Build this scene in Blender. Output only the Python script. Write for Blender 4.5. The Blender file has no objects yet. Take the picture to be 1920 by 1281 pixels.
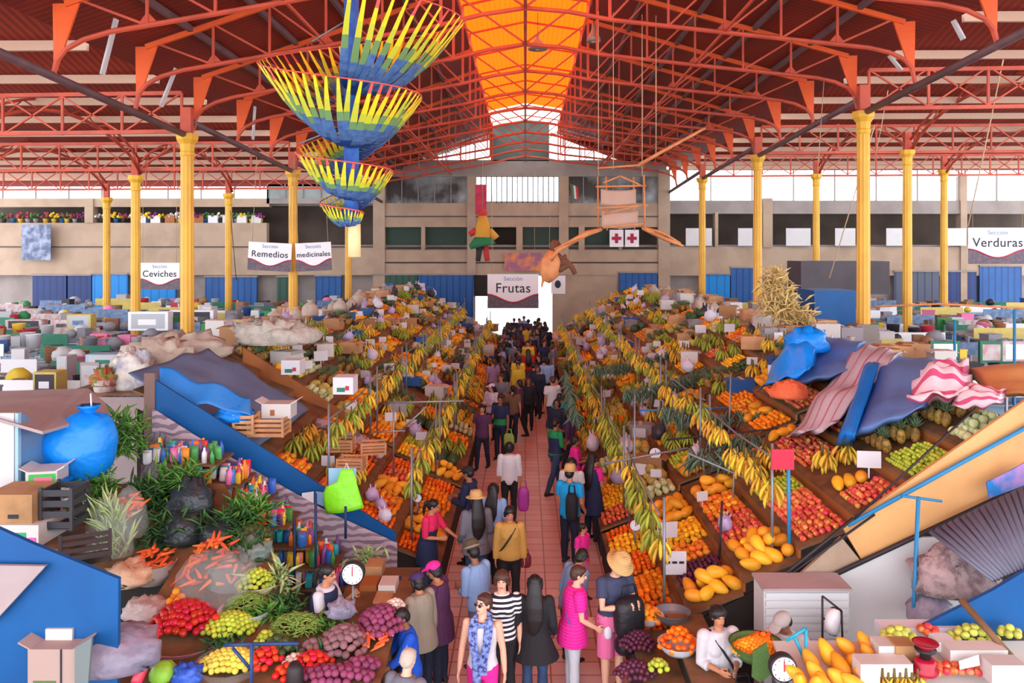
import bpy, bmesh, math, random
from mathutils import Vector, Matrix, Euler, noise
R = random.Random(7)
PI = math.pi
F = 1500.0; H = 5.5; VX = 985.0; VY = 470.0          # focal length in pixels, eye height, vanishing point of the hall
SC = bpy.context.scene
COL = SC.collection
def at(px, py, Y): return Vector(((px - VX) * Y / F, Y, H - (py - VY) * Y / F))
def V(*a): return Vector(a)
def lin(c):
    c = c / 255.0
    return c / 12.92 if c <= 0.04045 else ((c + 0.055) / 1.055) ** 2.4
def C(r, g, b): return (lin(r), lin(g), lin(b), 1.0)

# ------------------------------------------------------------------ materials
MATS = {}
def mat(name, rgb, rough=0.6, metal=0.0, var=0.0, hue=0.0, nz=None, bump=None, rgb2=None, stripes=None, trans=0.0, spec=0.4, emit=0.0, alpha=None):
    """Principled material. var: brightness spread between copies/islands; nz=(scale, rgb2 amount); stripes=(axis, freq, width); rgb2 second colour."""
    if name in MATS: return MATS[name]
    m = bpy.data.materials.new(name); m.use_nodes = True
    nt = m.node_tree; N = nt.nodes; L = nt.links
    b = N['Principled BSDF']
    b.inputs['Roughness'].default_value = rough; b.inputs['Metallic'].default_value = metal
    b.inputs['Specular IOR Level'].default_value = spec
    base = N.new('ShaderNodeRGB'); base.outputs[0].default_value = C(*rgb); out = base.outputs[0]
    tc = N.new('ShaderNodeTexCoord')
    if stripes:
        ax, fr, wd = stripes[:3]
        sep = N.new('ShaderNodeSeparateXYZ'); L.new(tc.outputs['Object'], sep.inputs[0])
        src = sep.outputs['XYZ'.index(ax)]
        if len(stripes) > 3:
            n0 = N.new('ShaderNodeTexNoise'); n0.inputs['Scale'].default_value = 3.0; L.new(tc.outputs['Object'], n0.inputs['Vector'])
            ma = N.new('ShaderNodeMath'); ma.operation = 'MULTIPLY_ADD'; ma.inputs[1].default_value = stripes[3]
            L.new(n0.outputs['Fac'], ma.inputs[0]); L.new(src, ma.inputs[2]); src = ma.outputs[0]
        m1 = N.new('ShaderNodeMath'); m1.operation = 'MULTIPLY'; m1.inputs[1].default_value = fr; L.new(src, m1.inputs[0])
        m2 = N.new('ShaderNodeMath'); m2.operation = 'FRACT'; L.new(m1.outputs[0], m2.inputs[0])
        m3 = N.new('ShaderNodeMath'); m3.operation = 'LESS_THAN'; m3.inputs[1].default_value = wd; L.new(m2.outputs[0], m3.inputs[0])
        mx = N.new('ShaderNodeMix'); mx.data_type = 'RGBA'; L.new(m3.outputs[0], mx.inputs[0]); L.new(out, mx.inputs[6])
        mx.inputs[7].default_value = C(*rgb2); out = mx.outputs[2]
    if nz:
        n = N.new('ShaderNodeTexNoise'); n.inputs['Scale'].default_value = nz[0]; n.inputs['Detail'].default_value = 4
        L.new(tc.outputs['Object'], n.inputs['Vector'])
        rp = N.new('ShaderNodeValToRGB'); rp.color_ramp.elements[0].position = 0.42; rp.color_ramp.elements[1].position = 0.62
        rp.color_ramp.elements[0].color = (0, 0, 0, 1); rp.color_ramp.elements[1].color = (nz[1],) * 3 + (1,)
        L.new(n.outputs['Fac'], rp.inputs[0])
        mx = N.new('ShaderNodeMix'); mx.data_type = 'RGBA'; L.new(rp.outputs[0], mx.inputs[0]); L.new(out, mx.inputs[6])
        c2 = nz[2] if len(nz) > 2 else (rgb2 if rgb2 and not stripes else tuple(int(v * 0.6) for v in rgb))
        mx.inputs[7].default_value = C(*c2); out = mx.outputs[2]
    if var or hue:
        oi = N.new('ShaderNodeObjectInfo'); ge = N.new('ShaderNodeNewGeometry')
        ad = N.new('ShaderNodeMath'); ad.operation = 'ADD'; L.new(oi.outputs['Random'], ad.inputs[0]); L.new(ge.outputs['Random Per Island'], ad.inputs[1])
        fr = N.new('ShaderNodeMath'); fr.operation = 'FRACT'; L.new(ad.outputs[0], fr.inputs[0])
        hs = N.new('ShaderNodeHueSaturation'); L.new(out, hs.inputs['Color'])
        mr = N.new('ShaderNodeMapRange'); mr.inputs[3].default_value = 1 - var; mr.inputs[4].default_value = 1 + var
        L.new(fr.outputs[0], mr.inputs[0]); L.new(mr.outputs[0], hs.inputs['Value'])
        if hue:
            k = N.new('ShaderNodeMath'); k.operation = 'MULTIPLY'; k.inputs[1].default_value = 7.31; L.new(fr.outputs[0], k.inputs[0])
            k2 = N.new('ShaderNodeMath'); k2.operation = 'FRACT'; L.new(k.outputs[0], k2.inputs[0])
            mh = N.new('ShaderNodeMapRange'); mh.inputs[3].default_value = 0.5 - hue; mh.inputs[4].default_value = 0.5 + hue
            L.new(k2.outputs[0], mh.inputs[0]); L.new(mh.outputs[0], hs.inputs['Hue'])
        out = hs.outputs[0]
    L.new(out, b.inputs['Base Color'])
    if bump:
        n = N.new('ShaderNodeTexNoise'); n.inputs['Scale'].default_value = bump[0]; L.new(tc.outputs['Object'], n.inputs['Vector'])
        bp = N.new('ShaderNodeBump'); bp.inputs['Strength'].default_value = bump[1]; bp.inputs['Distance'].default_value = 0.02
        L.new(n.outputs['Fac'], bp.inputs['Height']); L.new(bp.outputs[0], b.inputs['Normal'])
    if emit:
        L.new(out, b.inputs['Emission Color']); b.inputs['Emission Strength'].default_value = emit
    if trans or alpha is not None:
        o = N['Material Output']; mixs = N.new('ShaderNodeMixShader')
        if alpha is not None:
            t = N.new('ShaderNodeBsdfTransparent'); mixs.inputs[0].default_value = alpha
            L.new(t.outputs[0], mixs.inputs[1]); L.new(b.outputs[0], mixs.inputs[2])
        else:
            t = N.new('ShaderNodeBsdfTranslucent'); L.new(out, t.inputs['Color']); mixs.inputs[0].default_value = trans
            L.new(b.outputs[0], mixs.inputs[1]); L.new(t.outputs[0], mixs.inputs[2])
        L.new(mixs.outputs[0], o.inputs['Surface'])
    MATS[name] = m
    return m

# ------------------------------------------------------------------ mesh builder
class MB:
    def __init__(s): s.v = []; s.f = []; s.m = []; s.sm = []
    def _add(s, vs, fs, m=0, smooth=False):
        b = len(s.v); s.v.extend(Vector(x) for x in vs)
        for f in fs: s.f.append([b + i for i in f]); s.m.append(m); s.sm.append(smooth)
        return s
    def box(s, c, d, rot=None, m=0):
        c = Vector(c); hx, hy, hz = d[0] / 2, d[1] / 2, d[2] / 2
        P = [Vector((x, y, z)) for z in (-hz, hz) for y in (-hy, hy) for x in (-hx, hx)]
        if rot is not None: P = [rot @ p for p in P]
        return s._add([c + p for p in P], [(0, 2, 3, 1), (4, 5, 7, 6), (0, 1, 5, 4), (2, 6, 7, 3), (0, 4, 6, 2), (1, 3, 7, 5)], m)
    def bbox(s, a, b, m=0):
        a = Vector(a); b = Vector(b)
        return s.box((a + b) / 2, (abs(b.x - a.x), abs(b.y - a.y), abs(b.z - a.z)), None, m)
    def bar(s, p, q, w, h=None, m=0):
        p = Vector(p); q = Vector(q); d = q - p
        if d.length < 1e-6: return s
        return s.box((p + q) / 2, (w, h or w, d.length), d.to_track_quat('Z', 'Y').to_matrix(), m)
    def tube(s, pts, rad, n=8, cap=True, m=0, smooth=True, up=None):
        """swept tube; rad: number, list of numbers or list of (ra, rb)"""
        pts = [Vector(p) for p in pts]; k = len(pts)
        if not isinstance(rad, (list, tuple)): rad = [rad] * k
        vs = []; fs = []
        t0 = (pts[1] - pts[0]).normalized()
        ref = Vector(up) if up is not None else (Vector((1, 0, 0)) if abs(t0.x) < 0.9 else Vector((0, 1, 0)))
        for i, p in enumerate(pts):
            t = (pts[min(i + 1, k - 1)] - pts[max(i - 1, 0)]).normalized()
            u = ref - t * ref.dot(t)
            if u.length < 1e-5: u = t.orthogonal()
            u.normalize(); ref = u if up is None else ref
            w = t.cross(u); r = rad[i]; ra, rb = (r if isinstance(r, (list, tuple)) else (r, r))
            for j in range(n):
                a = 2 * PI * j / n; vs.append(p + u * (math.cos(a) * ra) + w * (math.sin(a) * rb))
        for i in range(k - 1):
            for j in range(n):
                fs.append((i * n + j, i * n + (j + 1) % n, (i + 1) * n + (j + 1) % n, (i + 1) * n + j))
        if cap: fs.append(tuple(range(n - 1, -1, -1))); fs.append(tuple((k - 1) * n + j for j in range(n)))
        return s._add(vs, fs, m, smooth)
    def ell(s, c, r, rot=None, nu=12, nv=8, m=0, fn=None):
        c = Vector(c); r = r if isinstance(r, (tuple, list)) else (r, r, r); vs = []; fs = []
        for i in range(1, nv):
            th = PI * i / nv
            for j in range(nu):
                ph = 2 * PI * j / nu; vs.append(Vector((r[0] * math.sin(th) * math.cos(ph), r[1] * math.sin(th) * math.sin(ph), r[2] * math.cos(th))))
        top = len(vs); vs.append(Vector((0, 0, r[2]))); vs.append(Vector((0, 0, -r[2])))
        for i in range(nv - 2):
            for j in range(nu): fs.append((i * nu + j, (i + 1) * nu + j, (i + 1) * nu + (j + 1) % nu, i * nu + (j + 1) % nu))
        for j in range(nu):
            fs.append((top, j, (j + 1) % nu)); b = (nv - 2) * nu; fs.append((top + 1, b + (j + 1) % nu, b + j))
        if fn: vs = [fn(v) for v in vs]
        if rot is not None: vs = [rot @ v for v in vs]
        return s._add([c + v for v in vs], fs, m, True)
    def lathe(s, c, prof, n=16, m=0, smooth=True, flute=0.0, rot=None, sq=(1, 1)):
        c = Vector(c); vs = []; fs = []; k = len(prof)
        for r, z in prof:
            for j in range(n):
                a = 2 * PI * j / n; q = r * (1 - flute * (j % 2)); p = Vector((q * math.cos(a) * sq[0], q * math.sin(a) * sq[1], z))
                vs.append(c + (rot @ p if rot is not None else p))
        for i in range(k - 1):
            for j in range(n): fs.append((i * n + j, i * n + (j + 1) % n, (i + 1) * n + (j + 1) % n, (i + 1) * n + j))
        if prof[0][0] > 1e-4: fs.append(tuple(range(n - 1, -1, -1)))
        if prof[-1][0] > 1e-4: fs.append(tuple((k - 1) * n + j for j in range(n)))
        return s._add(vs, fs, m, smooth)
    def grid(s, fn, nu, nv, th=0.0, m=0, smooth=True):
        """surface fn(u, v) in 0..1, given real thickness th along its normals"""
        P = [[Vector(fn(i / nu, j / nv)) for j in range(nv + 1)] for i in range(nu + 1)]
        ix = lambda i, j: i * (nv + 1) + j
        vs = [p for row in P for p in row]
        fs = [(ix(i, j), ix(i + 1, j), ix(i + 1, j + 1), ix(i, j + 1)) for i in range(nu) for j in range(nv)]
        if th:
            off = len(vs); low = []
            for i in range(nu + 1):
                for j in range(nv + 1):
                    a = P[min(i + 1, nu)][j] - P[max(i - 1, 0)][j]; b = P[i][min(j + 1, nv)] - P[i][max(j - 1, 0)]
                    nn = a.cross(b); nn = nn.normalized() if nn.length > 1e-9 else Vector((0, 0, 1)); low.append(P[i][j] - nn * th)
            vs += low
            fs += [tuple(off + k for k in reversed(f)) for f in list(fs)]
            rim = [(i, 0) for i in range(nu)] + [(nu, j) for j in range(nv)] + [(i, nv) for i in range(nu, 0, -1)] + [(0, j) for j in range(nv, 0, -1)]
            for a, b in zip(rim, rim[1:] + rim[:1]): fs.append((ix(*b), ix(*a), off + ix(*a), off + ix(*b)))
        return s._add(vs, fs, m, smooth)
    def prism(s, pts, d, m=0):
        """closed outline pts (3-D, planar) extruded by vector d"""
        pts = [Vector(p) for p in pts]; n = len(pts); d = Vector(d)
        fs = [tuple(range(n)), tuple(range(2 * n - 1, n - 1, -1))] + [(j, j + n, (j + 1) % n + n, (j + 1) % n) for j in range(n)]
        return s._add(pts + [p + d for p in pts], fs, m)
    def mesh(s, name, mats, org=None):
        me = bpy.data.meshes.new(name)
        o = org or Vector((0, 0, 0))
        me.from_pydata([v - o for v in s.v], [], s.f)
        for mt in (mats if isinstance(mats, (list, tuple)) else [mats]): me.materials.append(mt)
        me.polygons.foreach_set('material_index', s.m); me.polygons.foreach_set('use_smooth', s.sm); me.update()
        return me
    def build(s, name, mats, parent=None, loc=None):
        """one mesh object; vertices were given in world space (the parents' locations are taken off)"""
        if parent is not None: org = wloc(parent)
        elif loc is not None: org = Vector(loc)
        else:
            xs = [v.x for v in s.v]; ys = [v.y for v in s.v]; zs = [v.z for v in s.v]
            org = Vector(((min(xs) + max(xs)) / 2, (min(ys) + max(ys)) / 2, min(zs)))
        o = bpy.data.objects.new(name, s.mesh(name, mats, org)); COL.objects.link(o)
        if parent is not None: o.parent = parent
        else: o.location = org
        return o
def wloc(o):
    p = Vector((0, 0, 0))
    while o is not None: p += o.location; o = o.parent
    return p
def tag(o, label=None, cat=None, group=None, kind=None):
    if label: o['label'] = label
    if cat: o['category'] = cat
    if group: o['group'] = group
    if kind: o['kind'] = kind
    return o
def thing(name, label, cat, loc=(0, 0, 0), group=None):
    o = bpy.data.objects.new(name, None); COL.objects.link(o); o.location = loc; o.empty_display_size = 0.1
    return tag(o, label, cat, group)
def put(name, me, loc, rot=(0, 0, 0), sc=1.0, label=None, cat=None, group=None, parent=None):
    """another object on shared mesh data"""
    o = bpy.data.objects.new(name, me); COL.objects.link(o); o.location = loc; o.rotation_euler = rot
    o.scale = (sc, sc, sc) if not isinstance(sc, (tuple, list)) else sc
    if parent is not None: o.parent = parent
    return tag(o, label, cat, group)
def dup(root, loc, rz=0.0, label=None, group=None, sc=1.0):
    def rec(o, par):
        c = o.copy(); COL.objects.link(c)
        if par is not None: c.parent = par
        for ch in o.children: rec(ch, c)
        return c
    r = rec(root, None); r.location = loc; r.rotation_euler = (0, 0, rz); r.scale = (sc, sc, sc)
    if label: r['label'] = label
    if group: r['group'] = group
    return r
def struct(name, mb, m, loc=None):
    return tag(mb.build(name, m, loc=loc), kind='structure')
def solo(name, mb, m, label, cat, group=None, loc=None):
    return tag(mb.build(name, m, loc=loc), label, cat, group)
def text_mesh(txt, size, depth=0.004, bold=0.0):
    cu = bpy.data.curves.new('lettering', 'FONT'); cu.body = txt; cu.size = size; cu.extrude = depth; cu.offset = bold * .4; cu.space_character = 1.06
    cu.align_x = 'CENTER'; cu.align_y = 'CENTER'
    o = bpy.data.objects.new('lettering', cu); COL.objects.link(o)
    me = bpy.data.meshes.new_from_object(o.evaluated_get(bpy.context.evaluated_depsgraph_get()))
    bpy.data.objects.remove(o); return me
def lettering(txt, size, loc, m, parent, bold=0.0, name='lettering', rot=(PI / 2, 0, 0)):
    me = text_mesh(txt, size, 0.004, bold); me.materials.clear(); me.materials.append(m)
    o = bpy.data.objects.new(name, me); COL.objects.link(o); o.parent = parent
    o.location = Vector(loc) - wloc(parent); o.rotation_euler = rot
    return o
ORD = 'first second third fourth fifth sixth seventh eighth ninth tenth eleventh twelfth thirteenth fourteenth fifteenth sixteenth seventeenth eighteenth'.split()
def lerp(a, b, t): return a + (b - a) * t
def interp(xs, ys, x):
    if x <= xs[0]: return ys[0]
    for i in range(1, len(xs)):
        if x <= xs[i]: return lerp(ys[i - 1], ys[i], (x - xs[i - 1]) / (xs[i] - xs[i - 1]))
    return ys[-1]

# ------------------------------------------------------------------ camera, world
cam = bpy.data.cameras.new('camera'); co = bpy.data.objects.new('camera', cam); COL.objects.link(co)
co.location = (0, 0, H); co.rotation_euler = (PI / 2, 0, 0)
cam.sensor_width = 36.0; cam.lens = 36.0 * F / 1920.0
cam.shift_x = (960 - VX) / 1920.0; cam.shift_y = -(640.5 - VY) / 1920.0
cam.clip_start = 0.1; cam.clip_end = 400
SC.camera = co
W = bpy.data.worlds.new('sky'); SC.world = W; W.use_nodes = True
bg = W.node_tree.nodes['Background']; bg.inputs[0].default_value = (0.93, 0.96, 1.0, 1); bg.inputs[1].default_value = 4.0
SC.view_settings.view_transform = 'Standard'; SC.view_settings.look = 'None'; SC.view_settings.gamma = 1.0
SC.view_settings.exposure = 0.2; SC.view_settings.use_curve_mapping = False
SC.cycles.max_bounces = 8; SC.cycles.diffuse_bounces = 5; SC.cycles.transparent_max_bounces = 6
SC.cycles.use_denoising = True
SC.cycles.sample_clamp_indirect = 6.0
# ------------------------------------------------------------------ the hall
TILT = 0.033
M_red = mat('red_oxide_steel', (196, 80, 56), 0.5, nz=(1.5, 0.5, (150, 60, 48)))
M_org = mat('orange_steel', (232, 92, 34), 0.5, nz=(2, 0.3, (200, 70, 40)))
M_pipe = mat('grey_violet_steel', (112, 84, 88), 0.5, nz=(1.2, 0.5, (80, 52, 55)))
M_roof = mat('roof_red_sheet', (150, 42, 22), 0.55, stripes=('Y', 5.0, 0.5), rgb2=(125, 32, 18), nz=(0.4, 0.5, (100, 26, 20)))
M_roof2 = mat('aisle_roof_sheet', (158, 48, 24), 0.55, stripes=('X', 5.0, 0.5), rgb2=(122, 34, 20), nz=(0.3, 0.5, (105, 28, 18)))
M_purl = mat('beige_purlin', (186, 150, 128), 0.6)
M_sky = mat('orange_skylight', (255, 160, 62), 0.5, trans=0.75, stripes=('X', 6.0, 0.12), rgb2=(244, 138, 46))
M_skyw = mat('clear_skylight', (240, 240, 235), 0.4, trans=0.85)
M_yel = mat('yellow_column_paint', (226, 172, 62), 0.5, nz=(1.2, 0.4, (200, 140, 60)))
M_yel2 = mat('capital_yellow', (222, 168, 50), 0.5)
M_conc = mat('beige_concrete', (176, 152, 132), 0.8, nz=(0.8, 0.5, (150, 128, 112)))
M_conc2 = mat('grey_concrete', (150, 140, 136), 0.85, nz=(1.0, 0.4, (120, 110, 108)))
M_tile = mat('pink_floor_tile', (196, 140, 134), 0.42, nz=(0.8, 0.6, (165, 108, 100)))
M_floor = mat('worn_floor', (120, 96, 92), 0.6, nz=(0.6, 0.5))
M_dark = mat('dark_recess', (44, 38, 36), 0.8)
M_green = mat('dark_green_panel', (38, 62, 52), 0.6, nz=(0.7, 0.4, (28, 44, 40)))
M_cord = mat('rope_beige', (188, 160, 130), 0.8)
M_iron = mat('dark_iron', (52, 44, 48), 0.5, metal=0.3)
M_white = mat('white_paint', (208, 206, 208), 0.5, nz=(1.5, 0.3, (196, 190, 192)))
M_glass = mat('window_glass', (235, 245, 245), 0.2, alpha=0.12)

# floor
mb = MB(); mb.bbox((-36, -4, -0.2), (36, 50, 0)); struct('floor', mb, M_floor)
def tile_mat():
    nt = M_tile.node_tree; N = nt.nodes; L = nt.links; b = N['Principled BSDF']
    tc = N.new('ShaderNodeTexCoord'); br = N.new('ShaderNodeTexBrick'); L.new(tc.outputs['Object'], br.inputs['Vector'])
    br.inputs['Scale'].default_value = 1.0; br.offset = 0.0; br.inputs['Brick Width'].default_value = 0.33; br.inputs['Row Height'].default_value = 0.33
    br.inputs['Mortar Size'].default_value = 0.012; br.inputs['Color1'].default_value = C(212, 192, 196); br.inputs['Color2'].default_value = C(196, 170, 174); br.inputs['Mortar'].default_value = C(140, 106, 104)
    L.new(br.outputs['Color'], b.inputs['Base Color'])
tile_mat()
mb = MB(); mb.bbox((-1.45, 5, 0), (1.45, 50, 0.012)); struct('floor_aisle', mb, M_tile)

def rz(x, z): return z + TILT * x
# nave roof
for sx, nm in ((-1, 'left'), (1, 'right')):
    mb = MB()
    a = V(sx * 1.95, -4, rz(sx * 1.95, 12.72)); b = V(sx * 9.6, -4, rz(sx * 9.6, 10.36))
    n = (b - a).cross(V(0, 1, 0)); n = n.normalized() * (0.06 if n.z > 0 else -0.06)
    mb.prism([a, b, b + n, a + n], (0, 54, 0)); struct('ceiling_nave_' + nm, mb, M_roof, loc=(0, 0, 0))
    for k, x in enumerate((3.2, 4.7, 6.2, 7.7)):
        z = 12.72 - (x - 1.95) * 0.3085
        mb = MB(); mb.bar((sx * x, -3.8, rz(sx * x, z) - 0.09), (sx * x, 49.8, rz(sx * x, z) - 0.09), 0.1, 0.14)
        tag(mb.build('purlin', M_pipe), 'grey lengthwise roof purlin, ' + ORD[k] + (' left' if sx < 0 else ' right') + ' of the skylight', 'purlin')
    # skylight monitor: sloping orange sheets and open clerestory sides
    for y0, y1, m_, nm2 in ((-4, 44, M_sky, 'orange'), (44, 50, M_skyw, 'clear')):
        mb = MB(); a = V(sx * 2.15, y0, 13.22 + TILT * sx * 2); b = V(0, y0, 13.62)
        mb.prism([a, b, b + V(0, 0, .03), a + V(0, 0, .03)], (0, y1 - y0, 0)); struct('window_skylight_%s_%s' % (nm, nm2), mb, m_, loc=(0, 0, 0))
    mb = MB(); mb.bar((sx * 2.05, -4, 13.2 + TILT * sx * 2), (sx * 2.05, 50, 13.2 + TILT * sx * 2), 0.08, 0.1)
    struct('trim_skylight_' + nm, mb, M_red)
for k in range(14):
    pass
# aisle sawtooth roofs: each tooth falls away from the eye, the upright glazed gap at its camera side lets the sky in
YT = [-4, .5, 4.0, 7.5, 11.0, 14.3, 17.8, 21.25, 24.4, 27.7, 31.0, 34.4, 37.7, 41.0, 44.3, 47.6, 50.0]
for sx, nm in ((-1, 'left'), (1, 'right')):
    for k in range(len(YT) - 1):
        y0, y1 = YT[k], YT[k + 1]
        x0, x1 = sx * 9.7, sx * 36
        def zz(x, h): return rz(min(max(x, -12), 12), h)
        mb = MB()
        P = [(x0, y0, zz(x0, 11.55)), (x0, y1, zz(x0, 10.5)), (x1, y1, zz(x1, 10.5)), (x1, y0, zz(x1, 11.55))]
        mb.prism(P, (0, 0, 0.05)); struct('ceiling_aisle_%s.%03d' % (nm, k + 1), mb, M_roof2, loc=(0, 0, 0))
        mb = MB(); mb.bar((x0, y1 - .07, zz(x0, 10.36)), (x1, y1 - .07, zz(x1, 10.36)), 0.1, 0.22)
        tag(mb.build('purlin', M_purl), 'beige purlin across the %s aisle roof, %s from the camera end' % (nm, ORD[k]), 'purlin')

# nave trusses, one every third of a bay
def bar_obj(name, p, q, w, h, m, par):
    mb = MB(); mb.bar(p, q, w, h); return mb.build(name, m, par)
def make_truss():
    t = thing('roof_truss', 'orange arched steel roof truss', 'truss')
    T = lambda x, z: V(x, 0, rz(x, z))
    arc = [(9.0, 9.05), (8.93, 9.4), (8.75, 9.62), (8.4, 9.8), (7.9, 9.93), (5, 10.33), (2, 10.76), (1, 10.98), (0, 11.1)]
    arc = arc + [(-x, z) for x, z in reversed(arc[:-1])]
    mb = MB(); mb.tube([T(x, z) for x, z in arc], [(0.055, 0.045)] * len(arc), 6, smooth=False); mb.build('bottom_chord', M_red, t)
    zb = lambda x: interp([0, 1, 2, 5, 7.9, 8.4, 8.75, 9.0], [11.1, 10.98, 10.76, 10.33, 9.93, 9.8, 9.62, 9.05], abs(x))
    zt = lambda x: 12.58 - (abs(x) - 1.95) * 0.3085
    for s in (-1, 1):
        bar_obj('top_chord', T(s * 1.95, zt(1.95)), T(s * 8.75, zt(8.75)), 0.09, 0.12, M_org, t)
        mb = MB(); mb.prism([T(s * 8.5, 10.5), T(s * 9.0, 10.5), T(s * 8.98, 9.1), T(s * 8.86, 9.45)], (0, 0.05, 0)); mb.build('gusset_plate', M_org, t)
        bar_obj('post', T(s * 1.95, zb(1.95)), T(s * 1.95, 13.2), 0.07, 0.07, M_red, t)
        bar_obj('rafter', T(s * 1.95, 13.2), V(0, 0, 13.55), 0.06, 0.06, M_red, t)
        bar_obj('brace', T(s * 1.95, 12.55), V(0, 0, 11.12), 0.05, 0.05, M_red, t)
        xs = [8.5, 7.2, 5.9, 4.6, 3.3, 1.95]
        for i, x in enumerate(xs[1:-1]): bar_obj('vertical', T(s * x, zb(x)), T(s * x, zt(x)), 0.05, 0.05, M_red, t)
        for i in range(5): bar_obj('diagonal', T(s * xs[i], zb(xs[i]) if i % 1 else zt(xs[i])) if i == 0 else T(s * xs[i], zt(xs[i])), T(s * xs[i + 1], zb(xs[i + 1])), 0.045, 0.045, M_red, t)
        mb = MB(); 
        for x in (7.2, 4.6): mb.prism([T(s * (x - .22), zb(x) + .03), T(s * (x + .22), zb(x) - .03), T(s * x, zb(x) + .26)], (0, 0.03, 0))
        for k, x in enumerate((7.2, 4.6)):
            m1 = MB(); m1.prism([T(s * (x - .22), zb(x) + .03), T(s * (x + .22), zb(x) - .03), T(s * x, zb(x) + .26)], (0, 0.03, 0)); m1.build('node_plate', M_red, t)
    bar_obj('king_post', V(0, 0, 11.1), V(0, 0, 13.55), 0.07, 0.07, M_red, t)
    return t
proto_truss = make_truss()
TY = [12.0 + 3.23 * k for k in range(12)]
for k, y in enumerate(TY):
    t = proto_truss if k == 0 else dup(proto_truss, (0, y, 0))
    t.location = (0, y, 0); t['label'] = 'orange arched steel truss under the nave roof, %s from the camera' % ORD[k]; t['group'] = 'nave roof trusses'
mb = MB(); mb.bar((0, 8, 11.12), (0, 50, 11.12), 0.08, 0.1); tag(mb.build('ridge_beam', M_red), 'red lengthwise tie under the orange skylight ridge', 'beam')
for s, nm in ((-1, 'left'), (1, 'right')):
    mb = MB(); mb.bar((s * 4.6, 8, rz(s * 4.6, 10.42)), (s * 4.6, 50, rz(s * 4.6, 10.42)), 0.05, 0.06)
    tag(mb.build('tie_rod', M_red), 'thin red lengthwise rod tying the trusses, %s of the ridge' % nm, 'rod')

# columns and the lengthwise struts that carry the trusses
def make_column():
    t = thing('iron_column', 'yellow fluted iron column', 'column')
    mb = MB(); mb.lathe((0, 0, 0), [(0.2, 0), (0.2, .4), (0.185, .45), (0.17, 8.35)], 20, flute=0.1, smooth=False); mb.build('shaft', M_yel, t)
    mb = MB(); mb.lathe((0, 0, 0), [(0.18, 8.3), (0.2, 8.34), (0.2, 8.4), (0.18, 8.44), (0.2, 8.62), (0.285, 8.74), (0.3, 8.82), (0.3, 8.9)], 8, smooth=False); mb.build('capital', M_yel2, t)
    mb = MB(); mb.box((0, 0, 9.25), (0.26, 0.2, 0.7)); mb.build('stub', M_red, t)
    return t
pc = make_column(); first = True
def place_col(x, y, label):
    global first
    c = pc if first else dup(pc, (0, 0, 0)); first = False
    c.location = (x, y, rz(x, 0)); c['label'] = label; c['group'] = 'yellow iron columns'
    return c
CY = [21.3, 31.0, 40.7]
for s, nm in ((-1, 'left'), (1, 'right')):
    for k, y in enumerate(CY):
        place_col(s * 9, y, 'yellow fluted iron column beside the nave on the %s, %s from the camera' % (nm, ORD[k]))
    for k, y in enumerate(CY[1:]):
        place_col(s * (15.1 if s < 0 else 14.8), y, 'yellow iron column between the outer stalls on the %s, %s' % (nm, ('nearer one', 'farther one')[k]))
    place_col(s * 21.3, 40.7, 'outermost yellow iron column on the %s, before the gallery' % nm)
    for k, (y0, y1) in enumerate(((11.6, 21.3), (21.3, 31.0), (31.0, 40.7), (40.7, 50.0))):
        mb = MB(); mb.tube([(s * 9, y0 + .1, rz(s * 9, 9.27)), (s * 9, y1 - .1, rz(s * 9, 8.86))], 0.09, 8)
        tag(mb.build('eaves_strut', M_pipe), 'grey violet sloping strut along the %s column row, %s bay' % (nm, ORD[k]), 'strut')
    for k, y in enumerate(CY[:2]):
        mb = MB(); mb.bbox((s * 9 - .33, y - .33, 0), (s * 9 + .33, y + .33, 3.15 if s > 0 else 2.1)); mb.bbox((s * 9 - .29, y - .29, 3.1), (s * 9 + .29, y + .29, 3.55 if s > 0 else 2.3)) if s > 0 else None
        tag(mb.build('column_plinth', M_conc2), 'grey concrete plinth around the foot of the %s %s nave column' % (ORD[k], nm), 'plinth')

# lattice girders across the aisles
def lattice(x0, x1, y, zb_, zt_, label, step=1.45):
    t = thing('lattice_girder', label, 'girder', (x0, y, zb_), 'aisle lattice girders'); s = 1 if x1 > x0 else -1
    T = lambda x, z: V(x, y, rz(max(-12, min(12, x)), z))
    n = max(2, int(abs(x1 - x0) / step)); xs = [x0 + (x1 - x0) * i / n for i in range(n + 1)]
    bar_obj('bottom_chord', T(x0, zb_), T(x1, zb_), .08, .1, M_red, t); bar_obj('top_chord', T(x0, zt_), T(x1, zt_), .08, .1, M_red, t)
    for i in range(n + 1): bar_obj('vertical', T(xs[i], zb_), T(xs[i], zt_), .06, .06, M_red, t)
    for i in range(n):
        bar_obj('diagonal', T(xs[i], zb_), T(xs[i + 1], zt_), .05, .04, M_red, t)
        bar_obj('diagonal', T(xs[i], zt_), T(xs[i + 1], zb_), .05, .04, M_red, t)
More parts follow.
